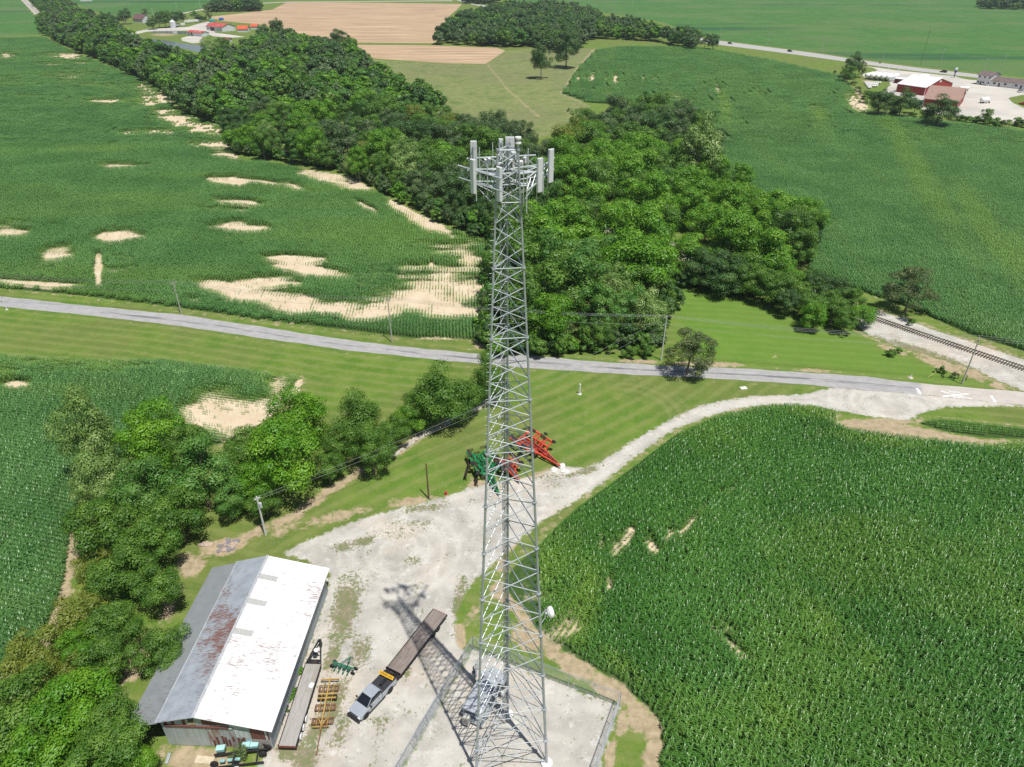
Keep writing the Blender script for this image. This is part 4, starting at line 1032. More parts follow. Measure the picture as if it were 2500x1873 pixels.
# ------------------------------------------------------------------ single trees and the tree row on the near left
for q in [(210, 1050, 74, 'silver_hi', 'tall pale yellow-green tree at the left end of the near tree row', 3.6),
          (232, 1165, 72, 'silver_hi', 'pale leafed tree in front of the tallest pale one in the near row', 2.3),
          (370, 1055, 86, 'bright_hi', 'bright green spreading tree second from left in the near row', 2.3),
          (455, 1090, 58, 'mid_hi', 'green tree behind the olive one in the near tree row', 2.4),
          (485, 1150, 101, 'olive_hi', 'large olive green tree in the middle of the near tree row', 2.0),
          (345, 1190, 91, 'olive_hi', 'olive green tree left of the large olive one in the near row', 2.0),
          (560, 1215, 53, 'olive_hi', 'small olive green tree beside the silver utility pole', 2.1),
          (430, 1255, 79, 'mid_hi', 'mid green tree above the rock pile by the barn', 2.0),
          (695, 1105, 108, 'bright_hi', 'very big bright green tree in the near row beside the rock wall', 2.0),
          (722, 1022, 82, 'bright_hi', 'dark topped bright tree behind the very big one in the near row', 2.2),
          (620, 1180, 60, 'bright_hi', 'bright green lower tree under the very big one in the near row', 2.0),
          (872, 1020, 67, 'cone_hi', 'dull green tree right of the big bright one in the near row', 2.5),
          (905, 1090, 62, 'mid_hi', 'mid green tree at the right end of the near row beside the wall', 2.3),
          (820, 1080, 48, 'mid_hi', 'dark gap-filling tree behind the right end of the near row', 2.2),
          (1075, 955, 74, 'cone_hi', 'thick green tree with silvery top standing alone left of the tower', 2.5),
          (1125, 975, 55, 'mid_hi', 'green tree just right of the silvery topped one by the wall', 2.0),
          (1030, 990, 53, 'mid_hi', 'green tree just left of the silvery topped one by the wall', 2.1),
          (1190, 915, 53, 'cone_hi', 'soft dull green tree behind the left tower leg', 2.6),
          (600, 1100, 66, 'mid_hi', 'mid green tree filling the row left of the very big bright one', 2.1), (645, 1225, 46, 'mid_hi', 'low dark tree on the dirt edge behind the silver utility pole', 1.8), (962, 1052, 50, 'mid_hi', 'low green tree among bushes at the middle of the rock line', 1.8), (1000, 1020, 44, 'bright_hi', 'brighter low tree beside the rock line', 1.8), (930, 1100, 38, 'mid_hi', 'dark low tree at the lower end of the rock line', 1.6), (800, 1140, 46, 'mid_hi', 'dark tree right of the very big bright one', 1.9), (1160, 960, 34, 'mid_hi', 'small dark tree directly behind the left tower leg', 1.9),
          (250, 1290, 94, 'mid_hi', 'green tree above the field path on the far left', 2.0), (355, 1330, 82, 'mid_hi', 'green tree left of the rock pile', 1.9), (300, 1400, 79, 'mid_hi', 'dark green tree in the near row above the barn corner', 2.0), (385, 1430, 70, 'mid_hi', 'green tree leaning toward the barn lean-to roof', 1.9),
          (232, 1380, 50, 'yellow', 'small yellow-green tree among darker ones beside the field path', 1.9),
          (200, 1500, 70, 'yellow', 'soft light green round tree beside the field path', 1.9), (285, 1520, 72, 'mid_hi', 'dark green tree right of the soft light green one', 1.9), (395, 1590, 70, 'mid_hi', 'round dark green tree overhanging the grey lean-to roof', 1.9), (190, 1580, 62, 'bright_hi', 'green tree below the soft light green one', 1.9), (270, 1600, 67, 'mid_hi', 'green tree between the round one and the field corner', 1.8),
          (80, 1600, 72, 'yellow', 'yellow-green tree at the left edge by the field corner', 1.9), (155, 1640, 58, 'yellow', 'yellowish tree right of the one at the left edge', 1.8),
          (60, 1740, 120, 'mid_hi', 'large mid green tree at the left edge of the picture near the bottom', 1.7), (175, 1730, 110, 'bright_hi', 'large green tree in the bottom left group, upper right of two', 1.7), (270, 1780, 96, 'mid_hi', 'large green tree touching the barn lean-to in the bottom left group', 1.6),
          (90, 1850, 132, 'bright_hi', 'huge green tree in the bottom left corner', 1.6), (225, 1870, 110, 'mid_hi', 'huge green tree at the bottom edge left of the barn', 1.6), (320, 1870, 62, 'bright_hi', 'smaller bright tree at the bottom edge beside the barn gable', 1.6), (-40, 1820, 108, 'mid_hi', 'large tree cut by the left edge at the bottom', 1.7),
          (1686, 852, 62, 'brown', 'thin brownish green tree standing alone at the county road', 2.05),
          (2228, 705, 66, 'brown', 'dusky brownish tree standing alone between railway and corn', 1.75),
          (1322, 142, 27, 'dark', 'lone dark tree standing in the pasture', 3.0), (1384, 110, 36, 'dark', 'dark tree just in front of the grove above the pasture', 2.5),
          (1673, 86, 26, 'dark', 'dark round tree at the right end of the grove by the highway', 1.8), (1722, 98, 16, 'brown', 'brownish tree by the highway, left of a pair', 2.2), (1742, 100, 17, 'dark', 'dark tree by the highway, right of a pair', 2.2),
          (2083, 155, 22, 'dark', 'dark tall tree beside the white tanks', 2.8), (2072, 178, 20, 'mid', 'green tree at the foot of the tall dark one beside the tanks', 2.0), (2100, 165, 15, 'brown', 'half bare tree beside the white tanks', 2.6),
          (2152, 247, 34, 'dark', 'dark round tree left of three south of the red buildings', 1.8), (2205, 246, 35, 'dark', 'dark round tree middle of three south of the red buildings', 1.9), (2236, 256, 19, 'dark', 'small dark tree between two larger ones south of the red buildings', 1.9), (2298, 266, 41, 'dark', 'large round tree in front of the brown roofed red building', 1.8),
          (2407, 282, 15, 'mid', 'small pointed tree on the right beside the pale yard', 2.4), (2120, 234, 18, 'olive', 'grey-green bush beside the sandy hollow', 1.6),
          (302, 37, 18, 'dark', 'dark round tree beside the brown roofed farmhouse', 1.9), (355, 30, 10, 'brown', 'small brownish tree behind the farmhouse', 1.8), (370, 54, 14, 'dark', 'dark tree left of the farmyard row', 2.0), (385, 46, 16, 'dark', 'second dark tree of the farmyard row', 2.2), (400, 44, 17, 'mid', 'grey-green tree in the middle of the farmyard row', 2.2), (420, 44, 15, 'dark', 'dark tree behind the white grain bin', 2.2), (437, 40, 13, 'dark', 'dark tree right of the white grain bin', 2.2), (449, 42, 9, 'brown', 'small brownish tree at the end of the farmyard row', 2.0),
          (474, 36, 11, 'olive', 'grey tree left of two by the stubble field corner', 1.8), (486, 43, 12, 'dark', 'dark bush between trees by the stubble field corner', 1.4), (508, 36, 9, 'brown', 'slim brownish tree by the stubble field corner', 2.6), (498, 46, 8, 'dark', 'small dark tree by the farm lane', 1.6),
          (525, 10, 10, 'dark', 'dark conical tree left of the grey house', 2.4), (546, 8, 7, 'dark', 'dark slim tree behind the grey house', 2.8), (513, 115, 27, 'silver', 'large willowy grey-green tree in front of the pond', 2.2), (545, 112, 20, 'mid', 'grey-green tree beside the willowy one by the pond', 2.2),
          (676, 70, 20, 'dark', 'tall dark tree standing above the woods before the stubble field', 2.6), (640, 80, 20, 'dark', 'dark tree left of the tall one before the stubble field', 2.2), (830, 92, 22, 'dark', 'dark tree at the edge of the two stubble fields', 2.1)]:
    if q[3].endswith('_hi'): q = (q[0], q[1], q[2] * .93, q[3], q[4], q[5] * 1.12)
    tree_px(*q[:5], hr=q[5])
for q in [(2226, 786, 9, 'bush', 'small green shrub on the ballast beyond the railway', 2.2), (2176, 862, 14, 'bush', 'low green shrub on the lawn beside the railway bank', 1.3), (2192, 856, 10, 'bush_bright', 'bright small shrub beside the low one on the railway bank', 1.5), (2296, 903, 13, 'bush', 'dark shrub beside the yellow guy marker', 1.5), (2330, 915, 10, 'bush_brown', 'grey twiggy shrub left of the right-hand utility pole', 1.8),
          (1390, 268, 6, 'bush', 'tiny dark bush in the pasture hollow', 1.4), (2038, 176, 6, 'bush', 'little bush at the corner of the corn below the highway', 1.4), (585, 1835, 26, 'bush_brown', 'grey-green shrub growing over the teal machinery', 1.3), (603, 1815, 13, 'bush_bright', 'bright yellow-green bush on the teal machinery', 1.3),
          (742, 1590, 8, 'bush_bright', 'small weed bush against the barn wall, farthest of five', 1.3), (733, 1636, 11, 'bush_bright', 'weed bush against the barn wall, second of five', 1.2), (718, 1688, 13, 'bush', 'weed bush against the barn wall, middle of five', 1.0), (710, 1705, 10, 'bush_bright', 'weed bush against the barn wall, fourth of five', 1.1), (697, 1733, 10, 'bush', 'weed bush against the barn wall beside the blue trailer', 1.1)]:
    tree_px(*q[:5], hr=q[5], name='shrub', cat='shrub', cfrac=.5)
for i, (px, py) in enumerate([(2150, 275), (2180, 283), (2225, 290), (2260, 295), (2345, 296), (2330, 294), (2365, 300), (2385, 300), (2410, 306), (2430, 309), (2452, 311), (2475, 306), (2492, 310), (2515, 312), (2540, 312)]):
    g_ = G(px, py); tree(g_.x, g_.y, wr.uniform(3, 4.6), wr.uniform(2.8, 4.2), 'bush' if i % 5 else 'bush_brown', 'bush in the hedge between the corn and the pale yard on the right', 'bush', 'bushes of the hedge by the pale yard', 'bush')
for i, (px, py) in enumerate([(2085, 208), (2092, 222), (2098, 232)]):
    g_ = G(px, py); tree(g_.x, g_.y, 2.6, 2.6, 'bush_brown', 'brown brush on the bank beside the small white tanks', 'brush', 'brown brush by the tanks', 'bush')
# ------------------------------------------------------------------ the lattice tower
galv = M('galvanised_steel', (.44, .475, .51), .45, .35, var=.12, sc=1.2, dirt=(.33, .36, .39), dirt_amt=.3)
galv_lt = M('galvanised_pipe', (.60, .635, .66), .42, .3, var=.1, sc=2)
panel_m = M('antenna_radome', (.66, .67, .69), .5, 0, var=.05, sc=2)
white_p = M('white_enamel', (.80, .80, .79), .45, 0, var=.05, sc=2)
dark_m = M('dark_rubber', (.03, .03, .032), .7, 0, var=.2)
conc_m = M('concrete', (.58, .56, .52), .9, 0, var=.12, sc=2)
TB = [Vector(g2(1163, 1890)), Vector(g2(1335, 1866)), Vector(g2(1240, 1747))]
TT = [Vector((G(1215, 366, 64.5)).to_2d()), Vector((G(1265, 365, 64.5)).to_2d()), Vector((G(1238, 356, 64.5)).to_2d())]
TH = 64.5
tc = (TB[0] + TB[1] + TB[2]) / 3
def leg(i, z): p = TB[i].lerp(TT[i], max(0, z) / TH); return Vector((p.x - tc.x, p.y - tc.y, z))
tower = thing('lattice_tower', 'tall three-legged galvanised lattice tower with white antennas at its top', 'cell tower', (tc.x, tc.y, 0))
FL = [.35, 4.3, 9.5, 14.75, 20.4, 25.9, 31.3, 36.4, 41.6, 46.3, 51.5, 56.75, 61.2, 64.5]
NP = [1, 1, 2, 2, 2, 2, 2, 3, 3, 3, 4, 3, 3]
def lr(z): return .145 - .085 * (z / TH)
for i in range(3):
    b = MB()
    for a, c in zip(FL[:-1], FL[1:]): b.tube(leg(i, a), leg(i, c), lr(a), lr(a) * .98, 12)
    lg = b.build('leg', galv, tower, smooth=False)
    for z in FL[1:]:
        f = MB(); p = leg(i, z)
        f.tube(p - Vector((0, 0, .06)), p + Vector((0, 0, .06)), lr(z) * 2.0, None, 12)
        for k in range(6):
            t = k * math.pi / 3; q = p + Vector((math.cos(t), math.sin(t), 0)) * lr(z) * 1.65
            f.tube(q - Vector((0, 0, .1)), q + Vector((0, 0, .1)), .02, None, 5)
        f.build('flange', galv, lg)
    f = MB(); p = leg(i, 0)
    f.tube((p.x, p.y, -.3), (p.x, p.y, .32), .62, .62, 20); f.tube((p.x, p.y, .32), (p.x, p.y, .37), .3, .3, 12)
    f.build('concrete_pier', M('white_concrete', (.74, .73, .70), .85, 0, var=.06), tower)
segs = []
for s_ in range(13):
    z0, z1 = FL[s_], FL[s_ + 1]; n = NP[s_]
    for k in range(n):
        a, b_ = z0 + (z1 - z0) * k / n + .12, z0 + (z1 - z0) * (k + 1) / n - .12
        for i in range(3):
            j = (i + 1) % 3
            r = (.034 if z0 > 50 else .046 if z0 > 36 else .052)
            segs.append((leg(i, a), leg(j, b_), r)); segs.append((leg(j, a), leg(i, b_), r * .8))
for z in FL[1:]:
    for i in range(3):
        if z > 40 or z in (4.3, 9.5): segs.append((leg(i, z), leg((i + 1) % 3, z), .035))
for i in range(3):          # secondary bracing in the bottom bay and the inner triangle of the first joints
    j = (i + 1) % 3; m = (leg(i, 4.3) + leg(j, 4.3)) / 2; k = (i + 2) % 3; m2 = (leg(j, 4.3) + leg(k, 4.3)) / 2
    segs.append((m, m2, .035)); segs.append((m, leg(i, .5), .03)); segs.append((m, leg(j, .5), .03))
def pxlen(s_):
    a, b_ = s_[0], s_[1]; p = proj(a.x + tc.x, a.y + tc.y, a.z); q = proj(b_.x + tc.x, b_.y + tc.y, b_.z)
    return math.hypot(p[0] - q[0], p[1] - q[1]) * (0.3 if max(p[1], q[1]) > 1873 else 1)
segs.sort(key=lambda s_: -pxlen(s_))
for a, b_, r in segs[:98]: MB().tube(a, b_, r, None, 7).build('brace', galv_lt, tower)
b = MB()
for a, b_, r in segs[98:]: b.tube(a, b_, r, None, 6)
tag(b.build('brace', galv_lt, tower), kind='stuff')
# climbing pegs on the left leg, ladder and coax run near the rear leg
b = MB()
for z in np.arange(2.5, 64, .38):
    p = leg(0, z); s_ = 1 if int(z / .38) % 2 else -1
    b.tube(p, p + Vector((-.28, .12 * s_, 0)), .011, None, 4)
tag(b.build('climbing_peg', galv, tower), kind='stuff')
cc = (leg(0, 0) + leg(1, 0) + leg(2, 0)) / 3
def inner(z, off=0, s_=.22): p = leg(2, z); q = (leg(0, z) + leg(1, z) + leg(2, z)) / 3; v = p.lerp(q, s_); return v + Vector((off, 0, 0))
b = MB()
for o in (-.24, .24): b.path([inner(z, o - .25, .3) for z in np.arange(2.6, 62, 3)], .03, 5)
for z in np.arange(3, 62, .9): b.tube(inner(z, -.49, .3), inner(z, -.01, .3), .014, None, 4)
b.build('cable_ladder', galv, tower)
for k in range(4):
    MB().path([inner(z, -.40 + .07 * k, .28) + Vector((0, -.05, 0)) for z in np.arange(.8, 61.9, 3)], .018 if k % 2 else .024, 6).build('coax_cable', dark_m if k % 3 else M('grey_cable', (.2, .22, .25), .6), tower)
# top ring of pipes
b = MB()
for i in range(3): b.tube(leg(i, 64.45), leg((i + 1) % 3, 64.45), .04, None, 8)
b.build('top_ring', galv_lt, tower)
# three antenna frames
def W(x, y, z): v = G(x, y, z); return Vector((v.x - tc.x, v.y - tc.y, z))
def frame(p, q, pr, qr, lower=.78, ext=.0):
    b = MB(); d = Vector((0, 0, -lower))
    b.tube(p, q, .055, None, 8); b.tube(p + d, q + d, .055, None, 8)
    n = 6
    for k in range(n):
        a = p.lerp(q, k / n); c = p.lerp(q, (k + 1) / n)
        b.tube(a, c + d, .02, None, 5); b.tube(c, a + d, .02, None, 5)
    m = p.lerp(q, .5)
    for lf in pr:
        for e in (.3, .7):
            a = p.lerp(q, e); t = leg(lf, a.z)
            b.tube(a, t, .045, None, 6); b.tube(a + d, leg(lf, a.z - lower), .045, None, 6)
        b.tube(p.lerp(q, .3) + d, leg(lf, p.z - 2.0), .03, None, 6)
    return b.build('antenna_frame', galv_lt, tower)
fb0, fb1 = W(1140, 387, 63.2), W(1308, 379, 63.2)
fl0, fl1 = W(1119, 404, 63.0), W(1224, 436, 63.0)
fr0, fr1 = W(1286, 436, 63.0), W(1353, 385, 63.0)
frame(fb0, fb1, (2,), (2,)); frame(fl0, fl1, (0, 2), (0,)); frame(fr0, fr1, (1, 2), (1,))
MB().tube(W(1222, 424.5, 63.0), W(1302, 419, 63.0), .05, None, 8).tube(W(1222, 452, 62.3), W(1302, 447, 62.3), .05, None, 8).build('tie_pipe', galv_lt, tower)
def pole_at(x, y, z, up=1.3, dn=1.6):
    c = W(x, y, z); MB().tube(c - Vector((0, 0, dn)), c + Vector((0, 0, up)), .035, None, 8).build('mounting_pipe', galv_lt, tower); return c
def panel(x, y, z, ang, h=2.15, w=.42, d=.2, tilt=.0):
    """x,y: where the panel's middle shows; ang: heading its face looks to"""
    c = W(x, y, z); f = Vector((math.cos(ang), math.sin(ang), 0)); s_ = Vector((-f.y, f.x, 0))
    o = MB(); out = [(-w / 2, -d / 2), (w / 2, -d / 2), (w / 2, d * .25), (w * .38, d / 2), (-w * .38, d / 2), (-w / 2, d * .25)]
    R = Matrix((( s_.x, f.x, 0), (s_.y, f.y, 0), (0, 0, 1)))
    o.prism(out, -h / 2, h / 2, 0, Matrix.Translation(c) @ R.to_4x4())
    pa = o.build('panel_antenna', panel_m, tower, bevel=.02)
    k = MB(); bc = c - f * (d / 2 + .06)
    for zz in (-h * .32, h * .32): k.box(bc + Vector((0, 0, zz)), (.16, .16, .1), ang)
    k.build('bracket', galv, pa)
    g_ = MB()
    for e in (-.12, -.04, .04, .12): g_.tube(c + s_ * e - Vector((0, 0, h / 2)), c + s_ * e - f * .1 - Vector((0, 0, h / 2 + .28)), .016, None, 5)
    g_.build('connector', dark_m, pa)
    p = c - f * (d / 2 + .14); MB().tube(p - Vector((0, 0, h / 2 + .55)), p + Vector((0, 0, h / 2 - .05)), .036, None, 8).build('mounting_pipe', galv_lt, tower)
A_L = math.atan2(-1, -1.25); A_R = math.atan2(-.45, 1); A_B = math.pi / 2
panel(1157, 385, 63.3, A_B); panel(1154.5, 431, 62.75, math.radians(222)); panel(1218.5, 450, 62.5, math.radians(222))
panel(1318, 428, 62.75, math.radians(-48)); panel(1345, 405, 63.0, math.radians(-48)); panel(1245, 372, 63.5, A_B, 2.0, .6)
panel(1222, 367, 63.6, math.radians(120), 1.5, .26, .22)
for x, y, z in [(1190, 440, 62.4), (1203, 385, 63.0), (1289, 400, 62.9), (1327, 425, 62.7), (1278, 455, 62.3), (1286, 470, 62.2), (1171, 398, 63.0), (1262, 410, 62.8)]: pole_at(x, y, z, 1.0, 1.3)
def radio(x, y, z, sx, sy, sz, a=0.0, m=None):
    c = W(x, y, z); o = MB(); o.box(c, (sx, sy, sz), a)
    r_ = o.build('radio_unit', m or white_p, tower, bevel=.025)
    f = MB(); u = Vector((math.cos(a), math.sin(a), 0)); v = Vector((-u.y, u.x, 0))
    for k in range(5): f.box(c + u * (sx * (-.36 + .18 * k)) - v * (sy / 2 + .03), (.02, .06, sz * .8), a)
    f.build('cooling_fin', galv, r_)
for q in [(1269, 402, 63.0, .42, .3, .5, .1), (1185, 397, 63.0, .16, .3, .48, .3), (1194, 395, 63.0, .16, .3, .5, .3), (1217, 383, 63.4, .3, .22, .36, 0), (1282, 391, 63.1, .18, .3, .42, -.4), (1254, 380, 63.4, .28, .2, .5, 0), (1221, 401, 63.2, .26, .24, .2, 0), (1247, 396, 63.0, .24, .2, .4, .2)]: radio(*q)
b = MB(); rr_ = random.Random(4)
for k in range(26):
    a = W(rr_.uniform(1225, 1268), rr_.uniform(392, 440), 62.8 + rr_.uniform(-.4, .3)); c = a + Vector((rr_.uniform(-.5, .5), rr_.uniform(-.4, .4), rr_.uniform(-.7, .1)))
    b.path([a, (a + c) / 2 + Vector((0, 0, -.25)), c], .022, 5)
b.build('jumper_cable', dark_m, tower)
# warning light on top of the right leg
p = leg(1, 64.5)
b = MB(); b.lathe([(.05, 0), (.05, .35), (.2, .36), (.2, .42), (.14, .44), (.14, .62), (.2, .64), (.2, .74), (.19, .76), (.02, .765)], 16, 0, p)
bl = b.build('warning_light', white_p, tower)
MB().lathe([(.15, .45), (.15, .65)], 16, 0, p).build('lens', M('frosted_lens', (.55, .56, .55), .2), bl)
MB().tube(leg(2, 64.4), leg(2, 64.4) + Vector((0, 0, .0)) + Vector((0, 0, .4)), .03).build('lightning_rod', galv, tower)
# microwave dish on the right leg
dz = 22.4
pc = leg(1, dz); dc = W(1342, 1495, dz); ax = (dc - pc); ax.z = 0; ax = Vector((.94, .34, 0)).normalized()
d = MB(); d.lathe([(.02, -.30), (.26, -.26), (.5, -.1), (.54, 0), (.54, .24), (.52, .27), (.02, .28)], 28, 0, dc, ax)
dish = d.build('microwave_dish', white_p, tower, smooth=False)
m = MB(); bk = dc - ax * .45
m.tube(bk - Vector((0, 0, .7)), bk + Vector((0, 0, .6)), .055); m.tube(leg(1, dz + .45), bk + Vector((0, 0, .45)), .04); m.tube(leg(1, dz - .55), bk - Vector((0, 0, .55)), .04); m.tube(bk, dc - ax * .3, .12)
m.build('dish_mount', galv, dish)

# ------------------------------------------------------------------ fence round the tower pad
def fence(corners, label, gate=None):
    t = thing('chain_link_fence', label, 'fence', (corners[0][0], corners[0][1], 0))
    o = Vector((corners[0][0], corners[0][1], 0))
    n_ = 0
    for a, b_ in zip(corners[:-1], corners[1:]):
        a = Vector((*a, 0)) - o; b_ = Vector((*b_, 0)) - o; L = (b_ - a).length; d = (b_ - a) / L
        n = max(1, round(L / 3.0))
        for k in range(n + 1):
            p = a.lerp(b_, k / n)
            MB().tube(p, p + Vector((0, 0, 2.35 if k not in (0, n) else 2.5)), .035 if k not in (0, n) else .05, None, 8).build('post', galv, t)
            if n_ < 60:
                n_ += 1
        r = MB()
        for z in (.12, 2.2): r.tube(a + Vector((0, 0, z)), b_ + Vector((0, 0, z)), .024, None, 6)
        nrm = Vector((d.y, -d.x, 0)) * -.0
        for z in (2.32, 2.42, 2.52): r.tube(a + Vector((0, 0, z)), b_ + Vector((0, 0, z)), .010, None, 4)
        r.build('rail', galv, t)
        w = MB(); st = .25; h = 2.1; x = -h
        while x < L:
            x0_, x1_ = max(0, x), min(L, x + h)
            z0_, z1_ = .1 + (x0_ - x), .1 + (x1_ - x)
            w.beam(a + d * x0_ + Vector((0, 0, z0_)), a + d * x1_ + Vector((0, 0, z1_)), .009)
            w.beam(a + d * x0_ + Vector((0, 0, 2.3 - z0_)), a + d * x1_ + Vector((0, 0, 2.3 - z1_)), .009)
            x += st
        w.build('wire_mesh', galv_lt, t)
    return t
PW = [Vector(p) for p in PAD]
def onpad(u, v): return tuple(PW[0] + (PW[1] - PW[0]).normalized() * u + (PW[3] - PW[0]).normalized() * v)
fence([onpad(0, 0), onpad(PADW, 0)], 'chain link fence on the far side of the white tower pad, along the corn')
fence([onpad(PADW, 0), onpad(PADW, 20)], 'chain link fence on the right side of the white tower pad')
fence([onpad(0, 0), onpad(0, 20)], 'chain link fence on the left side of the tower pad, nearest the flatbed')
b = thing('fence_gate', 'double chain link gate standing in the left pad fence near the pickup', 'gate', (*onpad(-.12, 8.4), 0))
o_ = Vector((*onpad(-.12, 8.4), 0)); dv_ = (Vector((*onpad(-.12, 9.4), 0)) - o_)
for k in (0, 1):
    g_ = MB(); a = dv_ * (2.5 * k + .05); c = dv_ * (2.5 * k + 2.45)
    for z in (.1, 1.2, 2.2): g_.tube(a + Vector((0, 0, z)), c + Vector((0, 0, z)), .025)
    for q in (a, c): g_.tube(q, q + Vector((0, 0, 2.25)), .03)
    x = 0
    while x < 2.4:
        g_.beam(a.lerp(c, x / 2.4) + Vector((0, 0, .1)), a.lerp(c, min(1, (x + 1.0) / 2.4)) + Vector((0, 0, 2.2)), .008); g_.beam(a.lerp(c, x / 2.4) + Vector((0, 0, 2.2)), a.lerp(c, min(1, (x + 1.0) / 2.4)) + Vector((0, 0, .1)), .008); x += .14
    g_.build('gate_leaf', galv_lt, b)

# ------------------------------------------------------------------ radio equipment on the pad
pd = (PW[3] - PW[0]).normalized(); pdir = math.atan2(pd.y, pd.x)       # pad's long side direction, towards the camera
roof_m = M('ribbed_canopy', (.62, .65, .68), .4, .5, var=.16, sc=1.5)
def local(t): return t
c0 = G(1178, 1690, 2.4)
t = thing('equipment_canopy', 'silver ribbed canopy on posts over radio cabinets beside the left tower leg', 'equipment canopy', (c0.x, c0.y, 0), pdir)
b = MB()
for k in range(13): b.box((-2.6 + .43 * k, 0, 2.42 + .02 * (k % 2)), (.40, 2.3, .05))
b.build('canopy_roof', roof_m, t)
b = MB()
for y in (-1.15, 1.15): b.box((0, y, 2.5), (5.5, .08, .16))
for x in (-2.72, 2.72): b.box((x, 0, 2.5), (.08, 2.3, .16))
b.build('roof_frame', galv_lt, t)
for x in (-2.6, 0, 2.6):
    for y in (-1.1, 1.1): MB().tube((x, y, 0), (x, y, 2.45), .05).build('post', galv, t)
b = MB(); b.box((0, 0, .45), (5.6, 2.5, .1)); 
for x in np.arange(-2.7, 2.8, .3): b.box((x, 0, .52), (.04, 2.5, .04))
b.build('platform', galv, t)
for x, y, w, m_ in [(-1.8, .3, .8, white_p), (-.8, .3, .8, M('cabinet_grey', (.35, .36, .36), .6)), (.3, .3, .8, white_p), (1.4, .3, .8, M('cabinet_grey', (.35, .36, .36), .6))]:
    c = MB(); c.box((x, y, 1.3), (w, .8, 1.6)); cb_ = c.build('cabinet', m_, t, bevel=.03)
    MB().box((x, y - .42, 1.3), (w * .8, .03, 1.35)).build('cabinet_door', M('cabinet_door_grey', (.45, .45, .43), .5), cb_)
c = MB(); c.box((3.15, -.5, 1.3), (.55, .75, 1.3)); cb_ = c.build('cabinet', M('beige_enamel', (.55, .53, .48), .5), t, bevel=.03)
c = MB()
for k in range(6): c.box((3.15, -.5, .9 + .14 * k), (.57, .6, .03))
c.build('louvre', dark_m, cb_)
c1 = G(1213, 1650, 1.6)
t = thing('equipment_shelter', 'small dark generator housing with grey roof on the far part of the tower pad', 'generator', (c1.x, c1.y, 0), pdir + math.pi / 2)
MB().box((0, 0, .1), (2.9, 1.9, .2)).build('slab', conc_m, t)
MB().box((0, 0, .85), (2.4, 1.3, 1.3)).build('housing', M('housing_dark', (.07, .075, .08), .5, .2), t, bevel=.04)
b = MB(); b.add([(-1.3, -.8, 1.52), (1.3, -.8, 1.52), (1.3, .8, 1.62), (-1.3, .8, 1.62), (-1.3, -.8, 1.60), (1.3, -.8, 1.60), (1.3, .8, 1.70), (-1.3, .8, 1.70)], [(3, 2, 1, 0), (4, 5, 6, 7), (0, 1, 5, 4), (1, 2, 6, 5), (2, 3, 7, 6), (3, 0, 4, 7)])
b.build('roof', M('shelter_roof', (.42, .46, .48), .5, .2), t)
b = MB()
for k in range(7): b.box((-1.0 + .32 * k, -.66, .8), (.04, .05, .9))
b.build('louvre', M('grille_grey', (.25, .27, .28), .5), t)
c2 = G(1163, 1640, 1.0)
t = thing('meter_rack', 'grey rack of meters and boxes near the far left corner of the tower pad', 'meter rack', (c2.x, c2.y, 0), pdir + .3)
b = MB()
for x in (-1.0, 0, 1.0): b.tube((x, 0, 0), (x, 0, 1.9), .05)
for z in (.8, 1.3, 1.7): b.box((0, 0, z), (2.3, .06, .08))
b.build('rack_frame', galv, t)
for x, z, w, h, m_ in [(-.75, 1.3, .45, .7, 'grey'), (-.15, 1.35, .4, .6, 'grey'), (.4, 1.3, .35, .8, 'dark'), (.85, 1.4, .3, .5, 'grey')]:
    MB().box((x, -.14, z), (w, .22, h)).build('meter_box', M('cabinet_grey', (.35, .36, .36), .6) if m_ == 'grey' else M('housing_dark', (.07, .075, .08), .5, .2), t)
# ice bridge from the canopy to the rear leg
p1 = G(1195, 1680, 2.8); p2 = Vector((*TB[2], 2.8))
t = thing('cable_bridge', 'galvanised cable bridge leading from the canopy to the rear tower leg', 'cable bridge', (p1.x, p1.y, 0))
q = p2 - p1; q.z = 0; dq = q.normalized(); sq = Vector((-dq.y, dq.x, 0)) * .3; b = MB()
L_ = q.length - .5
for s_ in (-1, 1): b.beam(sq * s_ + Vector((0, 0, 2.8)), dq * L_ + sq * s_ + Vector((0, 0, 2.8)), .05, .08)
k = 0
while k < L_: b.beam(dq * k - sq + Vector((0, 0, 2.83)), dq * k + sq + Vector((0, 0, 2.83)), .05, .03); k += .3
b.build('tray', galv_lt, t)
for k in (.3, L_ - .2): MB().tube(dq * k, dq * k + Vector((0, 0, 2.8)), .05).build('post', galv, t)
for k in (-.1, 0, .1): MB().tube(sq * k * 3 + Vector((0, 0, 2.72)), dq * L_ + sq * k * 3 + Vector((0, 0, 2.72)), .025).build('cable', dark_m, t)
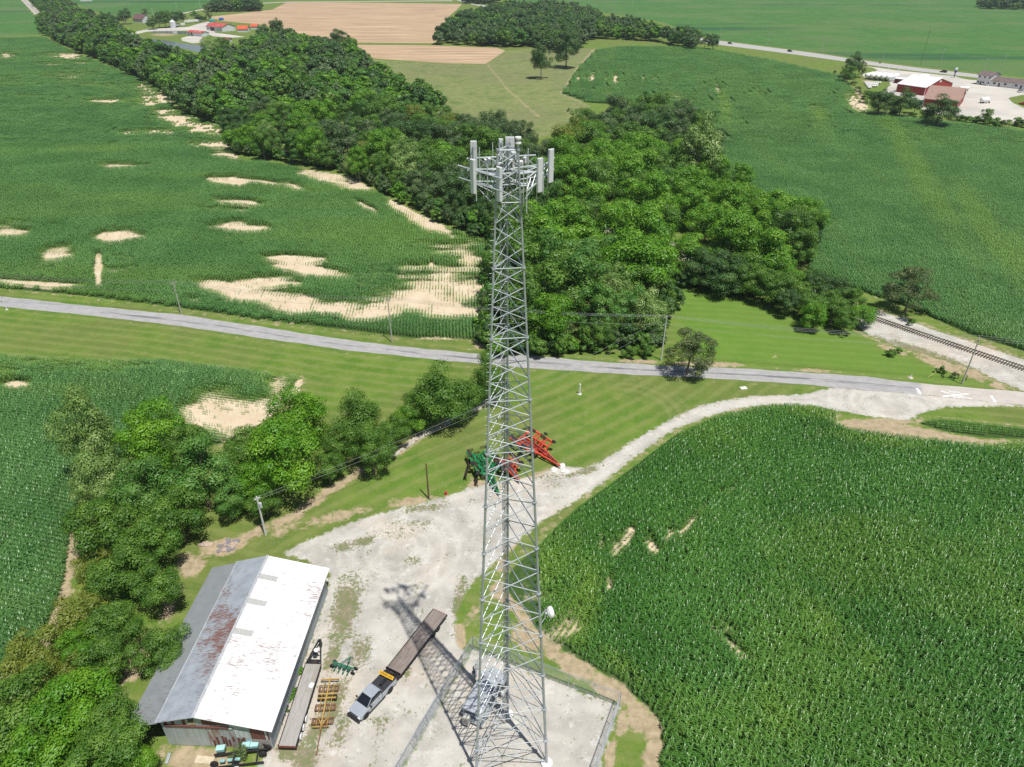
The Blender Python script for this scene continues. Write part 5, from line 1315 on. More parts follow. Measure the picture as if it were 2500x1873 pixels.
# ------------------------------------------------------------------ the barn
def roof_mat(name, c0, c1, rust_amt, rust=(.20, .075, .05), big=.10, metal=.2, seam=True, grime=(.30, .28, .26), dash=.5):
    t = NT(name); P = t.obj()
    n1 = t.noise(1.0, 5, .7, t.scale(P, (1.5, 8.0, 1.5))); n2 = t.noise(big, 4, .6, P); n3 = t.noise(.8, 4, .6, P)
    c = t.mix(t.ramp(n3, .3, .7), c0, c1)
    sp = t.new("ShaderNodeSeparateXYZ"); t.lk(P, sp.inputs[0])
    wv = t.math('SINE', t.math('MULTIPLY', sp.outputs[1], 2 * math.pi / .152))
    v = t.math('ADD', t.math('MULTIPLY', n1, 1.0), t.math('MULTIPLY', t.math('SUBTRACT', n2, .5), rust_amt))
    c = t.mix(t.ramp(v, .55, .62, 0, dash), c, grime)
    c = t.mix(t.ramp(v, .60, .70, 0, .85), c, rust)
    if seam:
        fx = t.math('FRACT', t.math('MULTIPLY', sp.outputs[0], 1 / 2.6)); c = t.mix(t.ramp(t.math('ABSOLUTE', t.math('SUBTRACT', fx, .5)), .492, .5, 0, .35), c, grime)
        fy = t.math('FRACT', t.math('MULTIPLY', sp.outputs[1], 1 / .66)); c = t.mix(t.ramp(t.math('ABSOLUTE', t.math('SUBTRACT', fy, .5)), .47, .5, 0, .25), c, grime)
    return t.done(t.bsdf(c, .5, metal, .4, t.bump(wv, .35, .02)))
r_white = roof_mat('roof_white_paint', (.74, .74, .75), (.84, .84, .84), .55, (.36, .24, .20), .16, 0, True, (.42, .39, .38), .85)
r_rust = roof_mat('roof_weathered', (.36, .40, .44), (.46, .50, .54), 1.15, (.25, .10, .07), .13, .25, True, (.27, .25, .25), .6)
r_grey = roof_mat('roof_grey_steel', (.31, .335, .345), (.35, .375, .385), -.6, (.25, .2, .18), .05, .3, True, (.27, .28, .29), .2)
w_sheet = M('wall_sheet_metal', (.42, .47, .49), .55, .25, var=.12, sc=1.4, dirt=(.30, .20, .16), dirt_amt=.1, stretch=(2.5, 1, .25))
w_pale = M('wall_pale_sheet', (.50, .53, .53), .6, .1, var=.2, sc=1.2, stretch=(4, 1, .3))
w_rust = M('wall_rust_sheet', (.17, .065, .05), .75, .1, var=.25, sc=2, stretch=(3, 1, .4))
w_rusty = M('wall_streaked_sheet', (.40, .43, .44), .65, .1, var=.15, sc=1.4, dirt=(.24, .10, .06), dirt_amt=.55, dsc=.9, stretch=(3, 1, .5))
wood_old = M('weathered_wood', (.34, .31, .28), .9, var=.25, sc=2, stretch=(.4, 4, 4))
bo = Vector((-33.68, 45.55, 0)); bth = math.atan2(23.4, 1.02) - math.pi / 2
barn = thing('barn', 'long metal barn with white and rusty roof slopes and a grey lean-to', 'barn', bo, bth)
BL = 23.5; RX = 8.1; LX = -4.35; LLX = -8.05; ZR, ZE, ZS, ZL = 6.0, 4.0, 4.75, 3.5
def slope(x0, z0, x1, z1, y0, y1, th, name, mat):
    b = MB(); n = 48
    vs = [(x0, y0, z0), (x1, y0, z1), (x1, y1, z1), (x0, y1, z0)]
    vs += [(a, b_, c - th) for a, b_, c in vs]
    b.add(vs, [(0, 1, 2, 3), (7, 6, 5, 4), (0, 4, 5, 1), (1, 5, 6, 2), (2, 6, 7, 3), (3, 7, 4, 0)])
    return b.build(name, mat, barn)
ro = slope(0, ZR, RX, ZE, 0, BL, .06, 'roof', r_white); ro['label'] = 'white painted roof slope with rusty dashes'
rw = slope(LX, ZS, -.02, ZR - .01, 0, BL, .06, 'roof', r_rust); rw['label'] = 'blue-grey rusty roof slope'
rl = slope(LLX, ZL, LX + .12, ZS - .11, -.0, BL - .1, .05, 'roof', r_grey); rl['label'] = 'plain grey lean-to roof'
b = MB(); b.beam((0, -.03, ZR + .03), (0, BL + .03, ZR + .03), .3, .05); b.beam((LX, -.02, ZS + .03), (LX, BL, ZS + .03), .1, .06); b.build('ridge_cap', M('ridge_metal', (.55, .57, .58), .5, .3), barn)
for px, py, qx, qy in [(633, 1407, 677, 1420), (604.5, 1467, 650, 1480.5), (571.5, 1540.5, 617, 1553.5)]:
    Mi = Matrix.Rotation(-bth, 3, 'Z'); a = Mi @ (G(px, py, 5.7) - bo); c = Mi @ (G(qx, qy, 5.2) - bo)
    yy = (a.y + c.y) / 2; x0, x1 = a.x, c.x; f = lambda x: ZR - (ZR - ZE) * x / RX
    s_ = MB(); s_.add([(x0, yy - .42, f(x0) + .02), (x1, yy - .42, f(x1) + .02), (x1, yy + .42, f(x1) + .02), (x0, yy + .42, f(x0) + .02)], [(0, 1, 2, 3)])
    s_.build('skylight_panel', M('skylight_fibreglass', (.44, .44, .42), .4, var=.25, sc=5, stretch=(1, 6, 1)), barn)
gy = .55; WE = 7.45; WW = -4.25
b = MB(); f = lambda x: (ZR - (ZR - ZE) * x / RX if x > 0 else ZR + (ZR - ZS) * x / -LX) - .08
b.add([(WW, gy, 0), (WE, gy, 0), (WE, gy, f(WE)), (0, gy, f(0)), (WW, gy, f(WW))], [(0, 1, 2, 3, 4)])
gw_ = b.build('gable_wall', w_sheet, barn)
b = MB(); b.add([(WE, gy + .02, 0), (WE, BL - .4, 0), (WE, BL - .4, f(WE)), (WE, gy + .02, f(WE))], [(0, 1, 2, 3)])
for y in np.arange(gy + .3, BL - .4, .3): b.box((WE + .012, y, 1.9), (.02, .05, 3.7))
b.build('side_wall', M('side_wall_sheet', (.34, .38, .40), .55, .2, var=.12, sc=1, stretch=(1, 3, .3)), barn)
b = MB(); b.add([(WW, BL - .4, 0), (WE, BL - .4, 0), (WE, BL - .4, f(WE)), (0, BL - .4, f(0)), (WW, BL - .4, f(WW))], [(4, 3, 2, 1, 0)]); b.build('gable_wall', w_sheet, barn)
b = MB(); b.add([(WW, gy + .02, 0), (WW, BL - .4, 0), (WW, BL - .4, f(WW)), (WW, gy + .02, f(WW))], [(3, 2, 1, 0)]); b.build('side_wall', w_rust, barn)
for y in np.arange(.4, BL, 3.2): MB().box((LLX + .25, y, 1.7), (.16, .16, 3.4)).build('lean_to_post', wood_old, barn)
def sheet(x0, x1, z0, z1, mat, name='wall_sheet', off=.03, lab=None, zt=None):
    b = MB(); zt0 = z1 if zt is None else min(z1, f(x0) - .02); zt1 = z1 if zt is None else min(z1, f(x1) - .02)
    b.add([(x0, gy - off, z0), (x1, gy - off, z0), (x1, gy - off, zt1), (x0, gy - off, zt0), (x0, gy - .004, z0), (x1, gy - .004, z0), (x1, gy - .004, zt1), (x0, gy - .004, zt0)], [(0, 1, 2, 3), (0, 4, 5, 1), (1, 5, 6, 2), (2, 6, 7, 3), (3, 7, 4, 0)])
    o = b.build(name, mat, barn)
    if lab: o['label'] = lab
    return o
sheet(.35, 3.3, 4.0, 9, w_rust, lab='dark rust-red sheet under the eave', zt=1)
sheet(5.35, 6.9, 1.7, 9, w_rust, lab='dark rust-red sheet at the corner', zt=1)
sheet(6.95, 7.15, 1.7, 9, w_pale, zt=1); sheet(7.18, 7.36, 1.7, 9, w_rust, zt=1)
for x in np.arange(-3.9, -1.0, .42): sheet(x, x + .36, 3.75, 9, [w_rust, w_pale, w_sheet][int(x * 10) % 3], off=.02, zt=1)
sheet(-3.4, -3.1, .1, 3.4, w_rusty); sheet(-2.7, -2.4, .1, 3.0, w_rusty)
d = sheet(-4.0, .55, .1, 3.55, w_sheet, 'sliding_door', .06, 'left pale grey sliding door'); 
d2 = sheet(.6, 3.6, .1, 3.5, w_rusty, 'sliding_door', .05, 'right rust streaked sliding door')
for x, z0, z1 in [(.9, .2, 1.3), (1.35, .2, 1.9), (2.0, .7, 2.1), (2.3, .3, 1.9), (2.65, .3, 1.5), (3.15, 1.2, 2.0), (3.75, .3, 1.9), (4.1, .8, 1.7), (4.35, .8, 2.0)]: sheet(x, x + .26, z0, z1, w_rust, 'rust_streak', .07)
sheet(3.65, 4.9, .1, 3.1, w_sheet, off=.035); sheet(3.7, 5.2, 1.9, 3.2, w_pale, off=.045)
MB().box((-.3, gy - .12, 3.68), (7.0, .14, .2)).build('door_rail', w_rust, barn)
MB().box((3.4, gy - .14, 3.62), (.35, .1, .12)).build('rail_bracket', w_pale, barn)
wf = MB(); wf.box((-.75, gy - .05, 4.35), (.72, .06, .85)); wfo = wf.build('window', M('window_board', (.45, .36, .22), .8), barn)
MB().box((-.75, gy - .085, 4.6), (.56, .02, .5)).build('pane', M('dark_opening', (.01, .01, .012), .4), wfo)
b = MB()
for k in range(7): b.box((5.4 + .3 * k, gy - .02, .85), (.27, .05, 1.6))
b.build('plank_wall', wood_old, barn)
b = MB(); b.beam((7.9, .1, 3.86), (7.9, BL - .1, 3.86), .12, .12); b.build('gutter', M('ridge_metal', (.55, .57, .58), .5, .3), barn)
l = MB(); q = Vector((WE + .55, BL - 1.4, 3.4)); l.tube((WE, q.y, 3.5), q + Vector((0, 0, .1)), .04); l.lathe([(.05, .12), (.2, .02), (.24, -.1), (.1, -.14)], 14, 0, q)
l.build('wall_lamp', M('lamp_grey', (.5, .5, .5), .4), barn)

# ------------------------------------------------------------------ wheels and vehicles
tyre_m = M('tyre_rubber', (.022, .022, .024), .85, var=.3, sc=6)
def wheel(parent, x, y, z, r, w, rim=(.5, .5, .52), axis=(0, 1, 0)):
    b = MB(); b.lathe([(r * .55, -w / 2), (r * .93, -w / 2), (r, -w * .35), (r, w * .35), (r * .93, w / 2), (r * .55, w / 2)], 20, 0, (x, y, z), axis)
    o = b.build('wheel', tyre_m, parent)
    c = MB(); c.lathe([(.04, -w * .30), (r * .56, -w * .42), (r * .56, w * .42), (.04, w * .30)], 14, 0, (x, y, z), axis)
    c.build('rim', M('rim_%d_%d' % (rim[0] * 100, rim[2] * 100), rim, .4, .5 if rim[0] == rim[1] else 0), o); return o
def pickup(loc, ang, col, label, name='pickup_truck', cat='pickup truck', L=6.25, group=None):
    t = thing(name, label, cat, loc, ang, group)
    paint = M('paint_%d_%d_%d' % tuple(int(v * 100) for v in col), col, .3, .2, var=.03, sc=1, spec=.6)
    black = M('black_plastic', (.02, .02, .022), .55, var=.1); glass = M('dark_glass', (.012, .014, .017), .06, 0, var=0, spec=.8)
    H = L / 2; W2 = 1.0
    def loft(sec, name, mat, bevel=.03, par=t):
        """sec: list of (x, halfwidth, z0, z1, top halfwidth)"""
        b = MB(); vs = []
        for x, w, z0, z1, wt in sec: vs += [(x, -w, z0), (x, w, z0), (x, w, (z0 + z1) * .5 + .12), (x, wt, z1), (x, -wt, z1), (x, -w, (z0 + z1) * .5 + .12)]
        fs = []
        for k in range(len(sec) - 1):
            for i in range(6): j = (i + 1) % 6; fs.append((k * 6 + i, (k + 1) * 6 + i, (k + 1) * 6 + j, k * 6 + j))
        fs += [tuple(range(6)), tuple(range(len(sec) * 6 - 1, len(sec) * 6 - 7, -1))]
        b.add(vs, fs); return b.build(name, mat, par, bevel=bevel)
    body = loft([(H - .1, .88, .62, 1.16, .78), (H - .35, .98, .5, 1.24, .88), (H - 1.5, 1.0, .45, 1.30, .92), (H - 2.0, 1.0, .45, 1.32, .93), (-.55, 1.0, .45, 1.34, .94)], 'body', paint)
    loft([(-.6, 1.0, .5, 1.36, .98), (-H + .12, .99, .55, 1.36, .97)], 'bed', paint)
    b = MB(); b.box((-H * .5 - .25, 0, 1.375), (H - .75, 1.62, .03)); b.build('bed_cover', M('bed_liner', (.035, .037, .042), .6, var=.15), t)
    b = MB()
    for s_ in (-1, 1): b.box((-H * .5 - .25, s_ * .9, 1.39), (H - .6, .16, .05))
    b.build('bed_rail', M('bed_liner', (.035, .037, .042), .6, var=.15), t)
    loft([(H - 1.38, .9, 1.28, 1.34, .86), (H - 2.28, .9, 1.28, 1.88, .74), (H - 2.5, .9, 1.28, 1.93, .72), (-.35, .9, 1.28, 1.93, .70), (-.6, .9, 1.28, 1.84, .72)], 'cab_glass', glass, .02)
    b = MB(); b.add([(H - 2.30, -.68, 1.895), (H - 2.30, .68, 1.895), (H - 2.55, .70, 1.945), (-.38, .70, 1.945), (-.58, .69, 1.87), (-.58, -.69, 1.87), (-.38, -.70, 1.945), (H - 2.55, -.70, 1.945)], [(0, 1, 2, 7), (7, 2, 3, 6), (6, 3, 4, 5)])
    rf = b.build('roof', paint, t); sm = rf.modifiers.new('s', 'SOLIDIFY'); sm.thickness = .03; sm.offset = 1
    b = MB()
    for k in range(-3, 4): b.box((.1, k * .17, 1.985), (.85, .05, .02))
    b.build('roof_rib', paint, rf)
    b = MB()
    for s_ in (-1, 1):
        b.beam((H - 1.40, s_ * .88, 1.33), (H - 2.30, s_ * .72, 1.90), .07, .06); b.beam((H - 2.75, s_ * .90, 1.34), (H - 2.75, s_ * .735, 1.92), .07, .05); b.beam((-.5, s_ * .9, 1.34), (-.5, s_ * .74, 1.9), .14, .05)
        b.beam((H - 2.30, s_ * .72, 1.91), (-.5, s_ * .75, 1.93), .05, .05)
    b.build('pillar', paint, t)
    b = MB(); b.box((H - .85, -.3, 1.275), (.8, .05, .03)); b.box((H - .85, .3, 1.275), (.8, .05, .03)); b.build('hood_ridge', paint, t)
    MB().box((H - .03, 0, .86), (.1, 1.3, .38)).build('grille', M('grille_dark', (.09, .09, .1), .3, .5), t)
    for s_ in (-1, 1):
        MB().box((H - .08, s_ * .79, .93), (.14, .28, .26)).build('headlight', M('lamp_glass', (.75, .76, .78), .1, 0), t, bevel=.02)
        MB().box((-H + .1, s_ * .9, 1.05), (.06, .16, .36)).build('tail_light', M('lamp_red', (.35, .01, .01), .2), t)
        b = MB(); b.box((H - 1.75, s_ * 1.16, 1.42), (.12, .22, .24)); b.box((H - 1.75, s_ * 1.02, 1.38), (.06, .14, .05)); b.build('mirror', black, t)
        b = MB(); b.box((.3, s_ * 1.0, .42), (2.6, .12, .06)); b.build('running_board', black, t)
        for x in (H - 1.02, -H + 1.25):
            wheel(t, x, s_ * .88, .42, .42, .30, (.09, .09, .1))
            a = MB()
            for k in range(9):
                p = math.pi * k / 8; q = math.pi * (k + 1) / 8
                if k < 8: a.beam((x + .5 * math.cos(p), s_ * 1.0, .42 + .5 * math.sin(p)), (x + .5 * math.cos(q), s_ * 1.0, .42 + .5 * math.sin(q)), .08, .05)
            a.build('wheel_arch', black, t)
        for x in (.95, .0): MB().box((x, s_ * 1.0, 1.18), (.16, .03, .03)).build('door_handle', black, t)
    b = MB(); b.box((H + .02, 0, .55), (.22, 1.9, .26)); b.build('bumper', black, t, bevel=.03)
    MB().box((-H, 0, .6), (.2, 1.85, .18)).build('bumper', M('chrome', (.6, .6, .6), .2, .9), t, bevel=.02)
    b = MB(); b.box((-.68, 0, 1.66), (.08, 1.7, .07)); b.box((-.68, -.85, 1.5), (.08, .07, .36)); b.box((-.68, .85, 1.5), (.08, .07, .36)); b.build('headache_bar', M('chrome', (.6, .6, .6), .2, .9), t)
    return t
pr_, pf_ = G(955, 1664), G(867, 1757)
pang = math.atan2(pf_.y - pr_.y, pf_.x - pr_.x)
pickup(((pr_.x + pf_.x) / 2, (pr_.y + pf_.y) / 2, 0), pang, (.42, .46, .51), 'silver pickup truck with black bed cover hitched to the flatbed trailer')

deck_m = None
def plank_mat(name, c0, c1, stain):
    t = NT(name); P = t.obj(); sp = t.new("ShaderNodeSeparateXYZ"); t.lk(P, sp.inputs[0])
    n = t.noise(1.5, 5, .65, t.scale(P, (.35, 5.5, 1))); n2 = t.noise(.45, 4, .6, t.scale(P, (.6, 1.4, 1)))
    c = t.mix(t.ramp(n, .3, .7), c0, c1); c = t.mix(t.ramp(n2, .5, .7, 0, .7), c, stain)
    fy = t.math('FRACT', t.math('MULTIPLY', sp.outputs[1], 1 / .2)); c = t.mix(t.ramp(t.math('ABSOLUTE', t.math('SUBTRACT', fy, .5)), .44, .5, 0, .8), c, (.06, .05, .045))
    return t.done(t.bsdf(c, .9, 0, .2))
pl_brown = plank_mat('deck_planks_brown', (.20, .165, .145), (.32, .275, .245), (.11, .085, .07))
pl_grey = plank_mat('deck_planks_grey', (.33, .315, .29), (.45, .43, .40), (.25, .20, .15))
steel_bk = M('black_steel', (.025, .026, .03), .55, .2, var=.3, sc=3, dirt=(.10, .06, .04), dirt_amt=.1)
def flatbed(front, rear, width, z, planks, label, neck=2.6, hitch_drop=.2, v_neck=False, rims=(.6, .6, .6)):
    f_ = Vector(front); r_ = Vector(rear); d = f_ - r_; L = d.length; ang = math.atan2(d.y, d.x); c = (f_ + r_) / 2
    t = thing('flatbed_trailer', label, 'trailer', (c.x, c.y, 0), ang)
    MB().box((0, 0, z), (L, width - .2, .06)).build('deck', planks, t)
    b = MB(); h = L / 2; w = width / 2
    for s_ in (-1, 1): b.beam((-h, s_ * (w - .05), z - .06), (h, s_ * (w - .05), z - .06), .1, .2); b.beam((-h, s_ * .45, z - .3), (h, s_ * .45, z - .3), .14, .3)
    for k in range(int(L / .6) + 1): b.beam((-h + k * .6, -w + .1, z - .1), (-h + k * .6, w - .1, z - .1), .06, .08)
    for k in range(int(L / .7) + 1):
        for s_ in (-1, 1): b.box((-h + .1 + k * .7, s_ * (w + .02), z - .08), (.09, .05, .14))
    b.build('chassis', steel_bk, t)
    MB().box((-h - .04, 0, z - .12), (.1, width, .26)).build('rear_bumper', M('red_oxide', (.16, .04, .03), .6, var=.3, sc=3), t)
    b = MB()
    if v_neck:
        for s_ in (-1, 1): b.beam((h, s_ * (w - .1), z), (h + neck, s_ * .12, z + .45), .14, .22)
        b.beam((h + .5, -w * .8, z + .1), (h + .5, w * .8, z + .1), .1, .12); b.box((h + .25, 0, z + .06), (.42, width * .7, .12)); b.box((h + neck, 0, z - .1), (.28, .28, 1.1))
        b.beam((h + neck * .5, -w * .48, z + .22), (h + neck * .5, w * .48, z + .22), .1, .1); b.box((h + neck * .45, .1, z + .35), (.5, .45, .3))
    else:
        b.beam((h, -w * .55, z), (h + neck * .32, -w * .3, z + .62), .16, .24); b.beam((h, w * .55, z), (h + neck * .32, w * .3, z + .62), .16, .24)
        b.beam((h + neck * .28, -.5, z + .62), (h + neck * .28, .5, z + .62), .2, .2)
        b.beam((h + neck * .25, 0, z + .62), (h + neck, 0, z + .62), .3, .26); b.tube((h + neck - .1, 0, z + .6), (h + neck - .1, 0, 1.3), .09)
        b.box((h + .35, 0, z - .05), (.7, width * .95, .08)); b.beam((h + .1, -w * .95, z + .35), (h + .1, w * .95, z + .35), .08, .12)
        for s_ in (-1, 1): b.beam((h + .1, s_ * w * .93, z), (h + .1, s_ * w * .93, z + .38), .08, .08)
    b.build('gooseneck', steel_bk, t)
    b = MB()
    for s_ in (-1, 1): b.beam((h + .4, s_ * .35, 0.05), (h + .4, s_ * .35, z), .1, .1); b.box((h + .4, s_ * .35, .06), (.25, .25, .04))
    b.build('landing_leg', steel_bk, t)
    for k in range(2):
        for s_ in (-1, 1):
            wheel(t, -h * .42 - k * 1.0, s_ * (w - .22), .4, .4, .3, rims)
    return t, h, w
fd_ = G(961.5, 1639.5, 1.0); rr2 = G(1074, 1494.5, 1.0)
wd = (G(947.8, 1628.7, 1.0) - G(975.3, 1650.4, 1.0)).length
t, h, w = flatbed(fd_.to_2d(), rr2.to_2d(), wd + .25, 1.0, pl_brown, 'flatbed gooseneck trailer with brown plank deck hitched to the silver pickup')
# the warning board on the neck
sgm = M('sign_yellow', (.80, .46, .03), .5, var=.03)
sb = MB(); sb.box((0, 0, 0), (.05, 2.0, .42)); sgo = sb.build('warning_sign', sgm, t)
sgo.location = (h + 1.35, 0, 1.95); sgo.rotation_euler = (0, math.radians(-48), 0)
txt = bpy.data.curves.new('lettering', 'FONT'); txt.body = 'OVERSIZE LOAD'; txt.size = .30; txt.align_x = 'CENTER'; txt.align_y = 'CENTER'; txt.extrude = .004; txt.offset = .006
tob = bpy.data.objects.new('lettering', txt); COL.objects.link(tob)
bpy.context.view_layer.update()
tme = bpy.data.meshes.new_from_object(tob.evaluated_get(bpy.context.evaluated_depsgraph_get()))
COL.objects.unlink(tob); bpy.data.objects.remove(tob)
tme.materials.clear(); tme.materials.append(M('black_ink', (.01, .01, .01), .6, var=0))
lo_ = bpy.data.objects.new('lettering', tme); COL.objects.link(lo_); lo_.parent = sgo; lo_.location = (.032, 0, 0); lo_.rotation_euler = (math.pi / 2, 0, math.pi / 2); lo_.scale = (.78, 1, 1)
b = MB(); b.beam((h + 1.2, -.6, 1.62), (h + 1.2, -.6, 1.95), .05); b.beam((h + 1.2, .6, 1.62), (h + 1.2, .6, 1.95), .05); b.build('sign_bracket', steel_bk, t)

f2 = G(765, 1621.5, 1.0); r2 = G(701, 1821.5, 1.0)
wd2 = (G(749, 1621, 1.0) - G(780.3, 1622, 1.0)).length
t, h, w = flatbed(f2.to_2d(), r2.to_2d(), wd2 + .45, 1.0, pl_grey, 'long gooseneck trailer with grey plank deck parked along the barn wall', neck=3.2, v_neck=True, rims=(.8, .8, .8))
g_ = MB(); g_.tube((h + 1.6, 0, 1.45), (h + 1.6, 0, 1.58), .30, None, 20); sw = g_.build('spare_wheel', white_p, t)
MB().tube((h + 1.6, 0, 1.58), (h + 1.6, 0, 1.60), .05).build('hub', dark_m, sw)
MB().add([(h - 3.3, -.75, 1.036), (h - 2.7, -.9, 1.036), (h - 2.5, -.5, 1.036), (h - 2.75, -.3, 1.036), (h - 3.15, -.3, 1.036)], [(0, 1, 2, 3, 4)]).build('paper_sheet', white_p, None)
ps = bpy.data.objects['paper_sheet']; ps.location = t.location; ps.rotation_euler = t.rotation_euler; tag(ps, 'white scrap of sheet lying on the grey plank deck of the parked trailer', 'sheet')
for k in range(3):
    x = -h * .28 - k * 1.05 - .2
    mg = MB(); mg.lathe([(.25, -.05), (.38, -.05), (.40, .05), (.25, .05)], 16, 0, (x, -w - .05, .55), (0, 1, 0)); mg.build('mud_cover', white_p, t)

# blue utility trailer squeezed between barn and flatbed
g0 = G(686, 1750); t = thing('small_trailer', 'small blue trailer with grey slatted side tucked between barn and flatbed', 'trailer', (g0.x, g0.y, 0), bth + math.pi / 2)
blue = M('blue_paint', (.10, .28, .50), .5, var=.15, sc=2)
b = MB(); b.box((0, .42, 1.0), (2.3, .5, .12)); b.box((0, .66, .85), (2.3, .06, .5)); b.build('body', blue, t)
b = MB()
for k in range(7): b.beam((-1.1, .1 - .11 * k, 1.02 - .03 * k), (1.1, .1 - .11 * k, 1.02 - .03 * k), .035)
for x in (-1.1, 0, 1.1): b.beam((x, .2, 1.0), (x, -.6, .8), .05); b.beam((x, -.6, .8), (x, -.6, .3), .05)
b.build('slatted_side', M('slat_grey', (.33, .35, .37), .5, .3), t)
for s_ in (-.6, .6): wheel(t, s_, .75, .33, .33, .2)
b = MB(); b.box((0, 0, .5), (2.2, 1.1, .08)); b.build('frame', steel_bk, t)

# ------------------------------------------------------------------ yellow roller on the weedy gravel
yel = M('machine_yellow', (.45, .29, .07), .5, var=.15, sc=3, dirt=(.30, .14, .05), dirt_amt=.25); rust = M('rusty_iron', (.20, .085, .045), .85, var=.3, sc=3)
ya, yb = G(807, 1660, .5), G(783, 1785, .5); yd = (yb - ya); YL = yd.length; yang = math.atan2(yd.y, yd.x); yc = (ya + yb) / 2
t = thing('yellow_field_roller', 'folded yellow and rusty field implement with long drawbar on the weedy gravel', 'farm implement', (yc.x, yc.y, 0), yang)
hh = YL / 2
b = MB(); b.beam((-hh, 0, .75), (hh * .98, 0, .75), .14, .16)
for y in (-.6, .6): b.beam((-hh * .8, y, .7), (hh * .9, y, .65), .06, .06)
b.build('spine', yel, t)
for x, w_ in ((-hh * .97, 2.2), (-hh * .38, 2.2), (-hh * .22, 2.2)): MB().beam((x, -w_ / 2, .7), (x, w_ / 2, .7), .14, .14).build('cross_beam', yel, t)
for x, w_ in ((-hh * .66, 2.3), (hh * .10, 2.3), (hh * .62, 2.4)):
    b = MB()
    for dx_ in (-.34, .34): b.beam((x + dx_, -w_ / 2, .5), (x + dx_, w_ / 2, .5), .09, .09)
    for y in (-w_ / 2, w_ / 2): b.beam((x - .34, y, .5), (x + .34, y, .5), .09, .09)
    for k in range(9): b.tube((x - .3, -w_ / 2 + .25 * k + .1, .28), (x + .3, -w_ / 2 + .25 * k + .1, .28), .05)
    b.build('roller_frame', rust, t)
b = MB(); b.beam((hh * .85, -1.0, .6), (hh * .85, .8, .6), .1); b.beam((hh * .85, 0, .65), (hh * .55, .5, .7), .09); b.beam((hh * .85, 0, .65), (hh * .55, -.5, .7), .09); b.build('hitch_frame', yel, t)
MB().beam((hh * .85, 0, .6), (hh + 2.6, -.05, .25), .09).build('drawbar', rust, t)
for y in (-.95, -.55, .55, .95): wheel(t, -hh * .3, y, .36, .36, .26, (.6, .36, .05))

def agri_arm(b, a, c, w=.1): b.beam(a, c, w, w)
# small green planter with four wheels
g0 = G(840, 1633); t = thing('green_row_planter', 'small dark green four wheeled planter standing on the gravel beyond the yellow implement', 'farm implement', (g0.x, g0.y, 0), -.35)
grn = M('machine_green', (.03, .16, .09), .5, var=.2, sc=3)
b = MB(); b.beam((-1.5, 0, .7), (1.5, 0, .7), .14); b.beam((-.5, 0, .7), (.1, 1.5, .5), .09); b.beam((.5, 0, .7), (.1, 1.5, .5), .09); b.build('frame', grn, t)
for x in (-.9, -.3, .3, .9):
    b = MB(); b.box((x, -.25, .75), (.36, .4, .34)); b.beam((x, -.2, .6), (x, -.7, .2), .08); b.tube((x - .04, -.7, .22), (x + .04, -.7, .22), .2, None, 12); b.build('row_unit', grn, t, bevel=.02)
for x in (-1.45, 1.45):
    for y in (-.35, .35): wheel(t, x, y, .28, .28, .18)
b = MB(); b.beam((.6, -.2, .9), (1.0, .9, 1.5), .04); b.beam((.2, -.2, .9), (.9, .9, 1.5), .04); b.build('marker_arm', steel_bk, t)

# old teal planter at the bottom, overgrown
g0 = G(600, 1850); teal = M('teal_paint', (.25, .45, .44), .5, var=.2, sc=3, dirt=(.6, .66, .64), dirt_amt=.3)
t = thing('teal_row_planter', 'old teal and black planter overgrown by bushes in front of the barn gable', 'farm implement', (g0.x, g0.y, 0), .12)
b = MB(); b.beam((-3.2, .2, .8), (2.4, .2, .8), .16); b.beam((-2.6, -1.1, .6), (2.2, -1.1, .6), .14); b.beam((-1, .2, .8), (-1, -1.1, .6), .12); b.beam((1.4, .2, .8), (1.4, -1.1, .6), .12); b.beam((1.6, 1.0, .9), (2.6, .2, 1.0), .12); b.build('frame', steel_bk, t)
for x, y in ((-2.6, .75), (.1, .8), (.95, .75)):
    b = MB(); b.prism([(-.42, -.3), (.42, -.3), (.48, .3), (-.48, .3)], .75, 1.15); o = b.build('seed_box', teal, t, bevel=.03); o.location = (x, y, 0)
    MB().box((0, 0, 1.17), (.9, .62, .05)).build('lid', M('teal_lid', (.40, .66, .65), .45), o)
for x in (-2.2, -1.4, -.6): b = MB(); b.box((x, -.55, .75), (.55, .3, .2)); b.build('hopper', teal, t, bevel=.02)
b = MB(); b.tube((-.7, -1.5, .3), (-.7, -1.5, .36), .42, None, 20); b.build('disc_cover', white_p, t)
b = MB(); b.box((1.2, -1.6, .4), (2.0, .22, .1)); b.build('rail', M('teal_lid', (.40, .66, .65), .45), t)
for x, y in ((-3.1, -.6), (-.9, -.6), (1.9, -.1), (2.3, .6)): wheel(t, x, y, .42, .42, .26)
b = MB(); 
for a, c in (((-1.9, 2.2, .4), (-1.0, 2.2, 1.1)), ((-1.0, 2.2, 1.1), (-.4, 1.6, .5)), ((1.0, 2.0, 1.2), (2.2, 1.5, .9)), ((2.2, 1.5, .9), (2.6, .6, .6)), ((1.0, 2.0, 1.2), (1.6, 1.2, .6)), ((2.2, 1.5, .9), (1.9, .8, .5))): b.beam(a, c, .09)
b.build('lift_arm', rust, t)

